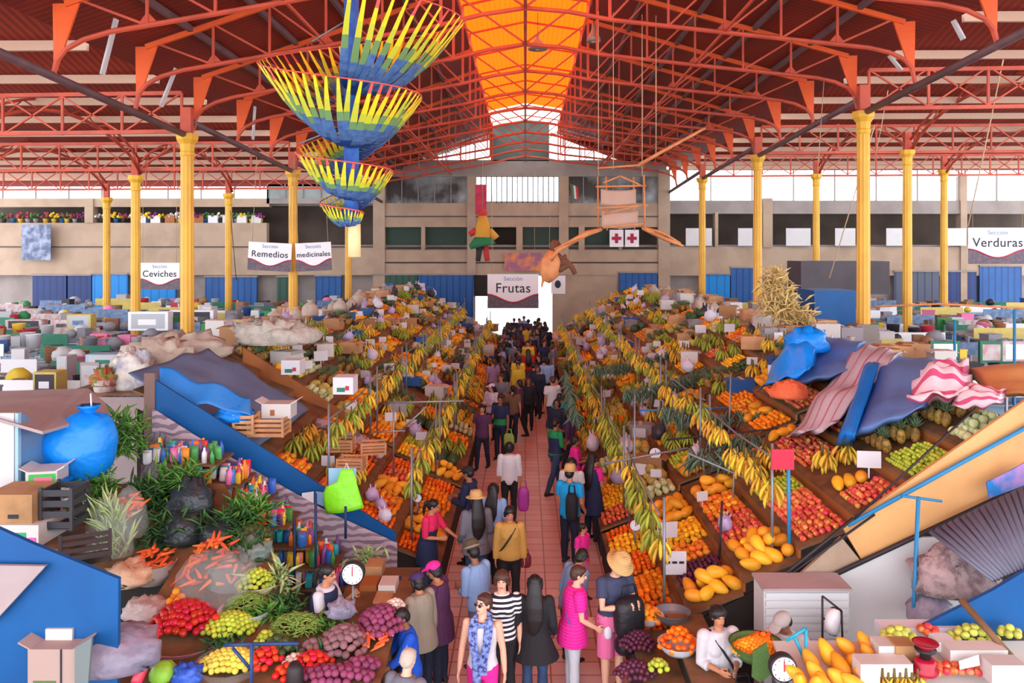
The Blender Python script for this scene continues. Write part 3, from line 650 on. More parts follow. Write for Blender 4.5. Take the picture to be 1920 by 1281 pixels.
# 4 long black hair, seen from behind
B = Body(arms={'L': CARRY, 'R': CARRY}, head=(.05, .1))
person('woman with waist-long black hair, black jacket and jeans seen from behind', 1003, 1079, 1.6, PI - .1, B, 'brown', ('long', 'black'), [('jacket', top_mesh(B, .026, .82, 1.45, 2.0, flare=.1, hemz=.68), M_blk)], [('jeans', legs_mesh(B), M_jean)])
# 5 pink plaid shirt
B = Body(arms={'L': ((.12, -.25, -1), (-.1, -.8, -.65)), 'R': ((.12, -.2, -1), (-.2, -.9, -.5))}, lean=.1, head=(-.2, .15), bulk=1.2)
W5 = person('woman in bright pink plaid shirt and pale jeans leaning over towards the stall', 1073, 1062, 1.62, 1.75, B, 'light', ('short', 'brown'), [('plaid_shirt', top_mesh(B, .026, .82, 1.45, .6, hemz=.74), M_plaid)], [('jeans', legs_mesh(B), M_wjean)], extra=lambda t, B: strap(t, B, 1, c_('blue_lanyard', (60, 110, 190))))
# 6 man in the straw hat
B = Body(arms={'L': CHEST, 'R': ((.25, -.55, -.8), (-.75, -.8, .35))}, lean=.12, head=(.15, .5), female=False, bulk=1.12)
M6 = person('man in straw hat, navy polo and pink shorts looking down at his hands', 1148, 1034, 1.76, .45, B, 'light', ('crop', 'grey'), [('polo_shirt', top_mesh(B, .022, .82, 1.45, .6), c_('slate_polo', (58, 64, 92)))], [('shorts', legs_mesh(B, .03, 1.0), M_pink)], hatx=(M_straw, .165, .115))
# 7 white blouse
B = Body(arms={'L': ((.15, -.1, -1), (-.55, -1, -.05)), 'R': ((.15, -.05, -1), (-.6, -1, -.1))}, head=(.0, .0))
W7 = person('woman in a loose white blouse with dark shoulder strap beside the freezer', 1347, 1117, 1.6, .2, B, 'tan', ('bun', 'black'), [('blouse', top_mesh(B, .034, .82, 1.45, 1.6, hemz=.76), M_wht)], [('trousers', legs_mesh(B), M_khaki)], extra=lambda t, B: strap(t, B, -1), Y=8.75)
# 8 vendor with the grey cap
B = Body(arms={'L': FRONT, 'R': FRONT}, lean=.2, head=(-.55, .45), female=False)
person('vendor in a grey cap and white shirt bending over the papaya table', 1478, 1142, 1.62, -.5, B, 'brown', ('crop', 'black'), [('shirt', top_mesh(B, .024, .82, 1.45, .6), M_wht)], [('trousers', legs_mesh(B), M_gry)], capx=c_('grey_cap', (168, 158, 156)), Y=8.75)
# 9 vendor in navy vest
B = Body(arms={'L': ((.1, -.5, -.85), (-.25, -.75, .9)), 'R': ((.1, -.3, -1), (-.1, -.9, .5))}, lean=.12, head=(.0, .1), bulk=1.15)
W9 = person('vendor in navy pinafore over a white blouse raising her hand beside the scale', 602, 1057, 1.62, 1.35, B, 'tan', ('pony', 'black'), [('blouse', top_mesh(B, .016, .88, 1.45, .6), M_wht), ('pinafore', top_mesh(B, .03, .82, 1.42, 0, hemz=.6), M_nav)], [('trousers', legs_mesh(B), M_dkjean)], Y=9.35)
W9.location.z = .22; tag(MB().bbox((-2.9, 9.12, 0), (-2.3, 9.9, .22)).build('wooden_step', mat('step_wood', (130, 96, 66), .7)), 'low wooden step under the navy pinafore vendor', 'step')
# 10 boy in blue
B = Body(arms={'L': REACH, 'R': ((.1, -.5, -.85), (0, -1, -.55))}, lean=.14, head=(.1, .3), female=False)
person('boy in a royal blue track jacket reaching towards the vegetables', 771, 1130, 1.5, -1.15, B, 'brown', ('short', 'black'), [('track_jacket', top_mesh(B, .02, .82, 1.45, 1.6), M_royal)], [('jeans', legs_mesh(B), M_jean)], Y=9.0,
    extra=lambda t, B: MB().tube([B.sh['L'] + V(.02, .0, .055), B.sh['L'].lerp(B.el['L'], .5) + V(.05, 0, .02), B.el['L'] + V(.045, 0, 0)], [(.02, .012)] * 3, 6).build('sleeve_stripe', M_wht, t))
# 11 white-haired head at the bottom edge
B = Body(lean=.1, head=(0, .3), female=False)
person('bald old person with thin white hair seen from above at the vegetable stall corner', 757, 1243, 1.55, PI - .4, B, 'light', ('crop', 'grey'), [('shirt', top_mesh(B, .02, .82, 1.45, 1.6), M_gry)], [('trousers', legs_mesh(B), M_blk)], Y=7.85)
# 12 purple cap, beige jacket ; 13 purple coat
B = Body(lean=.1, head=(-.3, .3), bulk=1.1)
person('elderly shopper in grey beige jacket and purple knit cap behind the boy', 792, 1075, 1.55, -2.2, B, 'tan', ('bob', 'black'), [('jacket', top_mesh(B, .03, .82, 1.45, 2.0, hemz=.74), M_bei)], [('trousers', legs_mesh(B), M_dkjean)], capx=c_('purple_knit', (66, 42, 92)), Y=9.75)
B = Body(arms={'L': FRONT, 'R': FRONT}, lean=.1, head=(.2, .3), bulk=1.1)
person('shopper in a plum coat and pink hood beside the beige jacket', 826, 1084, 1.56, -1.9, B, 'tan', ('bob', 'black'), [('coat', top_mesh(B, .03, .82, 1.42, 2.0, hemz=.66), M_maroon)], [('trousers', legs_mesh(B), M_dkjean)], capx=M_mag, Y=10.1)
# 14 brown felt hat, pale blue shirt
B = Body(lean=.15, head=(-.2, .3), female=False, arms={'L': FRONT, 'R': FRONT})
person('shopper in brown felt hat and pale blue shirt bending at the spice sacks', 899, 1062, 1.62, -2.3, B, 'brown', ('crop', 'black'), [('shirt', top_mesh(B, .026, .82, 1.45, 1.6), M_lblue)], [('trousers', legs_mesh(B), M_gry)], hatx=(M_felt, .18, .11, 'hat', mat('grey_band', (150, 140, 130), .7)), Y=10.5)
# 15 straw hat, grey jacket, seen from behind
B = Body(head=(0, .1), bulk=1.15, arms={'L': CARRY, 'R': CARRY})
W15 = person('woman in straw hat, grey jacket and jeans seen from behind', 893, 926, 1.66, PI + .35, B, 'tan', ('long', 'black'), [('jacket', top_mesh(B, .028, .82, 1.45, 2.0, hemz=.76), M_gry)], [('jeans', legs_mesh(B), M_jean)], hatx=(M_straw, .17, .1))
# 16 black cap, navy jacket
B = Body(head=(0, .25), female=False, arms={'L': FRONT, 'R': FRONT})
person('man in black cap and navy jacket facing the fruit stall', 880, 876, 1.7, -1.9, B, 'brown', ('crop', 'black'), [('jacket', top_mesh(B, .026, .82, 1.45, 2.0), M_nav)], [('trousers', legs_mesh(B), M_dkjean)], capx=M_blk, vox=.009)
# 17 pink-shirted vendor behind the scale
B = Body(arms={'L': REACH, 'R': FRONT}, lean=.15, head=(.2, .2), bulk=1.05)
person('vendor with dark ponytail in pink shirt and navy apron by the oranges', 801, 935, 1.55, 1.2, B, 'tan', ('pony', 'black'), [('shirt', top_mesh(B, .018, .88, 1.45, 1.0), c_('hot_pink', (224, 40, 96))), ('apron', top_mesh(B, .032, .82, 1.2, 0, hemz=.6), M_nav)], [('trousers', legs_mesh(B), M_jean)], vox=.009)
# 18 white shirt from behind
B = Body(arms={'L': DOWN, 'R': DOWN}, head=(0, 0))
W18 = person('woman in white shirt and black trousers walking away down the aisle', 955, 829, 1.62, PI, B, 'tan', ('bob', 'black'), [('shirt', top_mesh(B, .022, .82, 1.45, 1.6), M_wht)], [('trousers', legs_mesh(B), M_blk)], vox=.009)
B = Body(arms={'L': DOWN, 'R': DOWN}, stride=.2, head=(.2, 0))
person('woman with long hair and pale blue top behind the straw hat woman', 925, 906, 1.6, PI - .3, B, 'tan', ('long', 'black'), [('top', top_mesh(B, .02, .82, 1.45, 1.0), M_lblue)], [('trousers', legs_mesh(B), M_blk)], vox=.009)
# 19 navy vest with green
B = Body(arms={'L': DOWN, 'R': FRONT}, head=(.3, 0), female=False)
person('man in navy vest with a green waist band on the aisle', 938, 742, 1.68, -.4, B, 'brown', ('short', 'black'), [('shirt', top_mesh(B, .016, .88, 1.45, .6), M_nav), ('waist_band', top_mesh(B, .034, .94, 1.1, 0), M_grn)], [('trousers', legs_mesh(B), M_dkjean)], vox=.01)
# 20 green shirt and dungarees
B = Body(arms={'L': FRONT, 'R': FRONT}, stride=.32, head=(0, .2), female=False)
person('man in green shirt and navy waistcoat striding across the aisle in jeans', 1041, 786, 1.68, 2.2, B, 'brown', ('short', 'black'), [('shirt', top_mesh(B, .016, .88, 1.45, 1.0), M_grn), ('waistcoat', top_mesh(B, .03, .94, 1.3, 0), M_nav)], [('jeans', legs_mesh(B), M_jean)], vox=.009)
B = Body(arms={'L': FRONT, 'R': FRONT}, head=(0, .2))
person('woman in pink top bending at the stall behind the pink-sleeved vendor', 1078, 818, 1.5, 1.6, B, 'brown', ('bob', 'black'), [('top', top_mesh(B, .02, .82, 1.45, 1.0), M_mag)], [('skirt', legs_mesh(B), M_dkjean)], vox=.01)
# 22 straw hat, sky-blue shirt
B = Body(arms={'L': FRONT, 'R': CARRY}, head=(0, .15), female=False)
M22 = person('man in straw hat and bright sky blue shirt seen from behind', 1068, 877, 1.68, 2.7, B, 'tan', ('crop', 'black'), [('shirt', top_mesh(B, .03, .82, 1.45, .6), M_skyb)], [('trousers', legs_mesh(B), M_dkjean)], hatx=(M_straw, .15, .11), vox=.009)
person('shopper with black hair standing between the sky blue shirt and the stall', 1072, 858, 1.62, 2.9, Body(), 'tan', ('bob', 'black'), [('top', top_mesh(Body(), .02, .82, 1.45, .6), M_wht)], [('trousers', legs_mesh(Body()), M_gry)], vox=.01)
# 23 magenta sleeves and navy apron dress
B = Body(arms={'L': DOWN, 'R': FRONT}, head=(.2, .25), bulk=1.1)
person('woman with long hair in magenta tee under a long navy pinafore', 1110, 850, 1.66, 2.4, B, 'tan', ('long', 'black'), [('tee', top_mesh(B, .016, .88, 1.45, .6), M_mag), ('pinafore', top_mesh(B, .032, .82, 1.42, 0, hemz=.55), M_nav)], [('trousers', legs_mesh(B), M_dkjean)], vox=.009)
# 24 child in pink
B = Body(head=(.5, .1), female=False)
person('small child in bright pink tee standing beside the navy pinafore', 1092, 978, 1.2, .9, B, 'tan', ('short', 'black'), [('tee', top_mesh(B, .02, .88, 1.45, .6), M_mag)], [('trousers', legs_mesh(B), M_pink)], Y=12.6, vox=.009)
# 25 denim shirt behind the pink plaid
B = Body(lean=.3, head=(0, .4), bulk=1.1)
person('shopper in pale denim shirt stooping behind the pink plaid shirt', 1069, 1040, 1.5, 2.2, B, 'tan', ('bob', 'black'), [('shirt', top_mesh(B, .03, .82, 1.45, 1.6), c_('pale_denim', (120, 142, 180)))], [('trousers', legs_mesh(B), M_blk)], Y=10.7, vox=.009)
B = Body(head=(-.3, .1))
person('woman in teal top at the stall edge farther along', 1050, 738, 1.6, 2.6, B, 'tan', ('bob', 'black'), [('top', top_mesh(B, .024, .82, 1.45, .6), M_teal)], [('trousers', legs_mesh(B), M_blk)], vox=.011)
B = Body(arms={'L': FRONT, 'R': FRONT}, head=(-.5, .1))
person('woman in pale hooded shawl with a long hanging sleeve on the aisle', 922, 720, 1.62, -.6, B, 'tan', ('long', 'black'), [('shawl', top_mesh(B, .034, .82, 1.45, 2.0), c_('pale_mauve', (196, 180, 202)))], [('skirt', legs_mesh(B), M_nav)], capx=MATS['pale_mauve'], vox=.011)
# bags and held things
bag('handbag', 'grey leather handbag hanging at the hip of the straw hat woman', W15, (-.26, .02, 1.05), (.34, .16, .28), c_('taupe_leather', (110, 98, 104)), strapm=M_strap)
bag('shopping_bag', 'purple shopping bag carried by the woman in the white shirt', W18, (-.3, -.1, .72), (.24, .12, .5), c_('violet_bag', (186, 70, 186), rough=.5))
bag('shoulder_bag', 'black shoulder bag hanging in front of the white blouse woman', W7, (.16, -.27, .95), (.32, .14, .34), M_leather)
bag('rucksack', 'large black rucksack worn on the chest of the straw hat man', M6, (.02, -.34, 1.3), (.4, .26, .5), M_leather)
bag('camera_bag', 'round black camera bag hanging below the rucksack', M6, (-.02, -.33, .84), (.27, .24, .22), M_leather)
bag('backpack', 'black backpack on the sky blue shirt', M22, (-.14, .24, 1.34), (.22, .2, .5), M_blk)
bag('shopping_bag', 'white plastic bag in the hands of the pink plaid woman', W5, (-.05, -.45, 1.0), (.2, .12, .22), mat('clear_plastic_bag', (226, 222, 236), .25))
bag('handbag', 'dark red handbag at the hip of the mustard cardigan', W3, (.26, .02, .92), (.18, .12, .22), c_('dark_red_leather', (110, 34, 50)))
W10b = bag('shopping_bag', 'green shopping bag held in the crowd', PEOPLE[19], (.3, -.1, .75), (.3, .1, .4), c_('lime_bag', (150, 190, 90)))
# ---- the crowd farther down the aisle: a few figures in many outfits
def slot_copy(src, loc, yaw, k, mats, label, grp):
    r = src.copy(); COL.objects.link(r); r.location = loc; r.rotation_euler = (0, 0, yaw); r.scale = (k, k, k); r['label'] = label; r['group'] = grp
    for ch in src.children:
        c = ch.copy(); COL.objects.link(c); c.parent = r
        key = ch.name.split('.')[0]
        if key in mats: c.material_slots[0].link = 'OBJECT'; c.material_slots[0].material = mats[key]
    return r
TPL = []
for kw, hr, sl in ((dict(stride=.22, arms={'L': DOWN, 'R': FRONT}), 'bob', 1.6), (dict(female=False, stride=-.2, head=(.3, .1)), 'short', .6), (dict(bulk=1.15, arms={'L': CARRY, 'R': CARRY}), 'long', 2.0), (dict(female=False, bulk=1.1, head=(-.4, .2), arms={'L': FRONT, 'R': DOWN}), 'short', 2.0), (dict(stride=.15, head=(.5, 0)), 'pony', .6)):
    B = Body(**kw)
    TPL.append(person('shopper in the crowd', 900, 700, 1.62, 0, B, R.choice(['tan', 'brown', 'tan']), (hr, 'black'), [('shirt', top_mesh(B, .026, .82, 1.45, sl, vox=.016), M_nav)], [('trousers', legs_mesh(B, vox=.018), M_dkjean)], vox=.013))
CW = [('navy', M_nav), ('black', M_blk), ('grey', M_gry), ('dark denim', M_dkjean), ('maroon', M_maroon), ('pale blue', M_lblue), ('white', M_wht), ('teal', M_teal), ('yellow', c_('yellow_top', (214, 190, 60))), ('red', c_('red_top', (170, 40, 46))), ('brown', c_('brown_top', (110, 80, 60))), ('mauve', c_('mauve_top', (150, 120, 160)))]
spots = []
tries = 0
while len(spots) < 64 and tries < 6000:
    tries += 1; Y = 18.5 + 28 * R.random() ** .8; x = R.uniform(-1.15, 1.15)
    if Y < 23 and -.25 < x < .55: continue
    if any(abs(Y - b) < .5 and abs(x - a) < .5 for a, b in spots) or any((p.location.x - x) ** 2 + (p.location.y - Y) ** 2 < .4 for p in PEOPLE): continue
    spots.append((x, Y))
spots.sort(key=lambda p: p[1])
for k, (x, Y) in enumerate(spots):
    nm, m = R.choice(CW[:6] if R.random() < .6 else CW); src = TPL[k % 5]; kk = R.uniform(.92, 1.04); yaw = R.choice([0, 0, PI, PI, PI / 2, -PI / 2]) + R.uniform(-.4, .4)
    where = 'halfway down the aisle' if Y < 27 else 'far down the aisle' if Y < 37 else 'near the entrance at the end of the aisle'
    lab = 'shopper in %s top %s, %s' % (nm, 'facing away' if abs(abs(yaw) - PI) < .6 else 'facing the camera' if abs(yaw) < .6 else 'turned sideways', where)
    if k < 5: o = src; o.location = (x, Y, 0); o.rotation_euler = (0, 0, yaw); o['label'] = lab; o['group'] = lab
    else: o = slot_copy(src, (x, Y, 0), yaw, kk, {'shirt': m, 'trousers': R.choice([M_dkjean, M_blk, M_blk, M_gry, M_jean]), 'hair': M_hair['black' if R.random() < .8 else 'brown']}, lab, lab)
    if k < 5:
        for ch in o.children:
            if ch.name.startswith('shirt'): ch.material_slots[0].link = 'OBJECT'; ch.material_slots[0].material = m
# ------------------------------------------------------------------ fruit: one model of each kind
import numpy as np
def fr(name, rgb, **k): return mat(name, rgb, k.pop('rough', 0.45), var=k.pop('var', 0.22), hue=k.pop('hue', 0.012), spec=0.35, **k)
MF = {
 'orange': fr('orange_peel', (248, 146, 24), bump=(60, .2)), 'mandarin': fr('mandarin_peel', (246, 118, 22), bump=(60, .2)), 'mango': fr('mango_skin', (238, 160, 42), hue=.03, nz=(9, .7, (226, 92, 40))),
 'papaya': fr('papaya_skin', (246, 172, 42), nz=(6, .5, (214, 150, 50))), 'apple': fr('apple_skin', (206, 62, 52), hue=.03, nz=(12, .8, (238, 170, 96))), 'pear': fr('pear_skin', (206, 196, 84), nz=(10, .5, (160, 160, 60))),
 'granadilla': fr('granadilla_skin', (248, 192, 40), hue=.02), 'melon': fr('melon_skin', (196, 178, 92), nz=(14, .6, (150, 140, 76))), 'avocado': fr('avocado_skin', (74, 92, 50), nz=(20, .5, (44, 60, 36))),
 'pineapple': fr('pineapple_skin', (172, 126, 58), nz=(26, .8, (92, 84, 44)), bump=(26, .8)), 'watermelon': fr('watermelon_skin', (66, 96, 60), nz=(5, .8, (36, 62, 40))), 'cherimoya': fr('cherimoya_skin', (206, 212, 160), nz=(22, .5, (160, 172, 112)), bump=(24, .8)),
 'peach': fr('peach_skin', (240, 142, 90), hue=.02, nz=(9, .7, (222, 84, 66))), 'lime': fr('lime_skin', (178, 196, 62)), 'plum': fr('plum_skin', (82, 34, 62), nz=(8, .5, (120, 52, 70))), 'green_apple': fr('green_apple_skin', (196, 206, 92)),
}
M_ban = mat('banana_skin', (238, 196, 62), .5, var=.2, hue=.03, nz=(10, .35, (176, 148, 50))); M_bang = mat('green_banana_skin', (150, 170, 60), .5, var=.25, hue=.02, nz=(10, .4, (200, 184, 70)))
M_stem = mat('banana_stem', (110, 96, 44), .7); M_crownleaf = mat('pineapple_crown_leaf', (96, 124, 88), .5, var=.25)
SHAPE = {'orange': (.043, .043, .041), 'mandarin': (.036, .036, .03), 'mango': (.046, .062, .042), 'papaya': (.08, .15, .08), 'apple': (.041, .041, .038), 'pear': (.04, .056, .04), 'granadilla': (.04, .046, .038),
 'melon': (.1, .12, .095), 'avocado': (.042, .062, .042), 'pineapple': (.065, .065, .11), 'watermelon': (.13, .17, .13), 'cherimoya': (.062, .062, .06), 'peach': (.042, .042, .04), 'lime': (.03, .035, .03), 'plum': (.03, .03, .03), 'green_apple': (.042, .042, .039)}
def fruit_mesh(kind, nu, nv):
    r = SHAPE[kind]; mb = MB()
    def sh(v):
        t = v.z / r[2]
        if kind in ('apple', 'green_apple', 'peach', 'orange', 'mandarin'): v = Vector((v.x, v.y, v.z - .16 * r[2] * math.exp(-((math.hypot(v.x, v.y) / r[0]) / .3) ** 2) * (1 if t > 0 else -.7)))
        if kind in ('pear', 'avocado', 'papaya', 'mango'):
            q = v.y / r[1]; k = 1 - .28 * q if kind != 'mango' else 1 - .12 * q; v = Vector((v.x * k, v.y, v.z * k))
        return v
    mb.ell((0, 0, 0), r, None, nu, nv, 0, sh)
    return mb.mesh(kind, [MF[kind]])
FM = {k: fruit_mesh(k, 14, 9) for k in SHAPE}
def banana_pts(ang, lift):
    P = []
    for i in range(5):
        u = i / 4; r = .03 + .085 * math.sin(u * 1.9); z = -.02 - .19 * u
        P.append(V(math.cos(ang) * r, math.sin(ang) * r, z + lift))
    return P
def make_bunch(m, nm, name_label):
    t = thing(nm, name_label, 'banana bunch')
    mb = MB(); mb.tube([(0, 0, .09), (0, 0, .03), (0, 0, -.05)], [.012, .016, .022], 6); mb.build('stem', M_stem, t)
    for k in range(9):
        a = 2 * PI * k / 9 + .2; mb = MB(); mb.tube(banana_pts(a, -.06 * (k % 2)), [.008, .017, .021, .019, .007], 6); mb.build('banana', m, t)
    return t
def bunch_mesh(m):
    mb = MB(); mb.tube([(0, 0, .09), (0, 0, -.05)], [.012, .022], 5)
    for k in range(9): mb.tube(banana_pts(2 * PI * k / 9 + .2, -.06 * (k % 2)), [.01, .019, .022, .019, .008], 5)
    return mb.mesh('banana_bunch', [m])
B_yel = make_bunch(M_ban, 'banana_bunch', 'ripe banana bunch'); B_grn = make_bunch(M_bang, 'green_banana_bunch', 'green banana bunch')
BM = {'y': bunch_mesh(M_ban), 'g': bunch_mesh(M_bang)}
def crown_mesh():
    mb = MB()
    for k in range(16):
        a = 2.4 * k; l = .1 + .1 * (k / 16); tl = .95 - .85 * k / 16
        d = V(math.cos(a) * math.sin(tl), math.sin(a) * math.sin(tl), math.cos(tl))
        mb.tube([V(0, 0, .1), V(0, 0, .1) + d * l * .6, V(0, 0, .1) + d * l + V(d.x, d.y, 0) * .03], [(.011, .003), (.009, .003), (.001, .001)], 4)
    return mb.mesh('crown', [M_crownleaf])
CROWN = crown_mesh()
# ------------------------------------------------------------------ collected heaps: the largest 300 of a kind become objects, the rest one mass
HEAP = {k: [] for k in list(SHAPE) + ['bunch_y', 'bunch_g']}          # (location, rotation, scale, label, group)
def heap(kind, loc, label, group, rot=None, sc=1.0):
    HEAP[kind].append((Vector(loc), rot or (R.uniform(-.5, .5), R.uniform(-.5, .5), R.uniform(0, 6.28)), sc, label, group))
def heap_area(kind, zf, x0, x1, y0, y1, label, group=None, layers=2, gap=1.0, drop=0.0):
    """rows of fruit on the surface zf(x, y), a second layer inside the first"""
    r = SHAPE[kind]; dx = 2 * r[0] * gap; dy = 2 * r[1] * gap; g = group or label
    for l in range(layers):
        ins = l * 1.0 * dx; nx = int((x1 - x0 - 2 * ins) / dx); ny = int((y1 - y0 - 2 * ins) / dy)
        for i in range(nx):
            for j in range(ny):
                if l and R.random() < .25: continue
                x = x0 + ins + (i + .5) * dx + R.uniform(-.1, .1) * dx; y = y0 + ins + (j + .5) * dy + R.uniform(-.1, .1) * dy
                heap(kind, (x, y, zf(x, y) + r[2] * (.98 + 1.62 * l)), label, g)
def scrd(loc): return loc.y
def flush_heaps():
    for kind, L in HEAP.items():
        if not L: continue
        L.sort(key=lambda e: e[0].y); near = L[:300]; far = L[300:]
        for k, (loc, rot, sc, lab, grp) in enumerate(near):
            if kind.startswith('bunch'):
                if loc.y < 24: dup(B_yel if kind == 'bunch_y' else B_grn, loc, rot[2], lab, grp, sc)
                else: put('banana_bunch' if kind == 'bunch_y' else 'green_banana_bunch', BM[kind[-1]], loc, rot, sc, lab, 'banana bunch', grp)
            elif kind == 'pineapple':
                o = put('pineapple', FM[kind], loc, (rot[0] * .3, rot[1] * .3, rot[2]), sc, lab, 'pineapple', grp); put('crown', CROWN, (0, 0, 0), parent=o)
            else: put(kind, FM[kind], loc, rot, sc, lab, kind.replace('_', ' '), grp)
        if far:
            if kind.startswith('bunch'): me = BM[kind[-1]]; m = me.materials[0]
            elif kind == 'pineapple':
                mb = MB(); mb.ell((0, 0, 0), SHAPE[kind], None, 7, 5); mb.lathe((0, 0, .1), [(.03, 0), (.1, .1), (.01, .12)], 6, m=1); me = mb.mesh('low', [MF[kind], M_crownleaf])
            else: me = fruit_mesh(kind, 7, 5)
            nv = len(me.vertices); co_ = np.empty(nv * 3); me.vertices.foreach_get('co', co_); co_ = co_.reshape(-1, 3)
            faces = [tuple(p.vertices) for p in me.polygons]; mi = [p.material_index for p in me.polygons]
            allv = []; allf = []; allm = []
            for n, (loc, rot, sc, lab, grp) in enumerate(far):
                M = np.array(Euler(rot if kind != 'pineapple' else (0, 0, rot[2])).to_matrix()) * sc
                allv.append(co_ @ M.T + np.array(loc)); b = n * nv
                allf.extend([tuple(b + i for i in f) for f in faces]); allm.extend(mi)
            nm = {'bunch_y': 'ripe_banana', 'bunch_g': 'green_banana'}.get(kind, kind)
            me2 = bpy.data.meshes.new(nm + '_heap'); me2.from_pydata(np.concatenate(allv).tolist(), [], allf)
            for m in me.materials: me2.materials.append(m)
            me2.polygons.foreach_set('material_index', allm); me2.polygons.foreach_set('use_smooth', [True] * len(allf)); me2.update()
            o = bpy.data.objects.new(nm + '_heap', me2); COL.objects.link(o)
            tag(o, 'mass of small %s heaped on the farther fruit stalls down the hall' % nm.replace('_', ' '), 'fruit', kind='stuff')
for o in (B_yel, B_grn): o.location = (0, 0, 0)

# ------------------------------------------------------------------ stepped fruit stalls on both sides of the aisle
M_wood = mat('worn_wood', (128, 92, 62), .7, nz=(3, .7, (84, 60, 44))); M_ply = mat('plywood', (216, 162, 104), .6, nz=(.9, .6, (190, 132, 84))); M_brn = mat('brown_board', (164, 98, 48), .6, nz=(1.2, .6, (130, 76, 40)))
M_bluep = mat('blue_painted_board', (2, 84, 150), .5, nz=(1.1, .5, (2, 68, 128))); M_steel = mat('grey_steel_post', (132, 134, 142), .45, metal=.5); M_bluesteel = mat('blue_steel', (40, 124, 176), .5)
M_card = mat('white_card', (214, 212, 220), .6); M_bag = mat('white_plastic_bag', (214, 208, 226), .4, bump=(14, .8)); M_cart = mat('cardboard', (186, 140, 96), .75, var=.15, nz=(3, .4)); M_cart2 = mat('white_carton', (206, 200, 198), .6, var=.1)
M_ink = mat('dark_ink', (40, 40, 50), .6); M_greencloth = mat('green_grass_cloth', (84, 116, 60), .8, bump=(40, .6))
SLO = 0.6; ZB = 0.5
def zstep(i): return ZB + .42 * i
TL = .27
def zsh(x):
    i = min(6, max(0, int((abs(x) - 1.35) / .7))); return zstep(i) + TL * (abs(x) - 1.35 - .7 * i) / .7
def zter(x): return ZB + SLO * (abs(x) - 1.35)
LB = [12.6, 16.85, 21.1, 25.4, 29.7, 34.0, 38.3, 42.6, 46.8]; RB = [9.95, 14.2, 18.5, 22.8, 27.1, 31.4, 35.7, 40.0, 44.3, 47.6]
def block(side, nm, k, y0, y1):
    s = -1 if side == 'left' else 1
    lab = 'stepped wooden fruit stall on the %s side of the aisle, %s from the camera' % (side, ORD[k])
    t = thing('fruit_stall', lab, 'stall', (s * 3.7, (y0 + y1) / 2, 0), 'stepped fruit stalls')
    for i in range(7):
        x0 = 1.35 + .7 * i; x1 = x0 + .7; z = zstep(i)
        mb = MB(); mb.prism([(s * x0, y0, z - .04), (s * x1, y0, z + TL - .04), (s * x1, y0, z + TL), (s * x0, y0, z)], (0, y1 - y0, 0)); mb.build('shelf', M_wood, t)
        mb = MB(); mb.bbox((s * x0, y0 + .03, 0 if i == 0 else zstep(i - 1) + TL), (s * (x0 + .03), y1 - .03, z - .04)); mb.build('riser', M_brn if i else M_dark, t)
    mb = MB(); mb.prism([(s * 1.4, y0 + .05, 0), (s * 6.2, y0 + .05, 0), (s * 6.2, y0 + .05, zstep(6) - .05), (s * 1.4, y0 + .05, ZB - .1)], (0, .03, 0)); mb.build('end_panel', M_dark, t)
for k in range(8): block('left', 'l', k, LB[k] + .12, LB[k + 1] - .08)
for k in range(9): block('right', 'r', k, RB[k] + .12, RB[k + 1] - .08)
NEAR = {'right': {0: ['mandarin', 'orange', 'mandarin', 'granadilla'], 1: ['papaya', 'plum', 'mango', 'granadilla', 'papaya'], 2: ['papaya', 'apple', 'mango', 'papaya'], 3: ['apple', 'peach', 'lime', 'bunch_y'], 4: ['apple', 'papaya', 'bunch_y', 'apple'], 5: ['lime', 'pineapple', 'apple', 'watermelon'], 6: ['cherimoya', 'pineapple', 'cherimoya', 'melon']},
        'left': {0: ['mandarin', 'papaya', 'mango', 'orange'], 1: ['mandarin', 'mango', 'papaya', 'apple'], 2: ['peach', 'bunch_y', 'mandarin', 'apple'], 3: ['mango', 'bunch_g', 'bunch_y', 'peach'], 4: ['bunch_y', 'melon', 'pineapple', 'avocado'], 5: ['bunch_y', 'bunch_y', 'pineapple', 'watermelon'], 6: ['bunch_y', 'melon', 'pineapple', 'pineapple']}}
FAR = ['bunch_y'] * 5 + ['bunch_g'] * 4 + ['mango'] * 4 + ['orange'] * 3 + ['papaya'] * 3 + ['pineapple'] * 4 + ['granadilla'] * 2 + ['melon'] * 2 + ['avocado', 'watermelon', 'apple', 'pear', 'lime', 'cherimoya', 'plum']
NICE = {'bunch_y': 'ripe banana bunch', 'bunch_g': 'greenish banana bunch'}
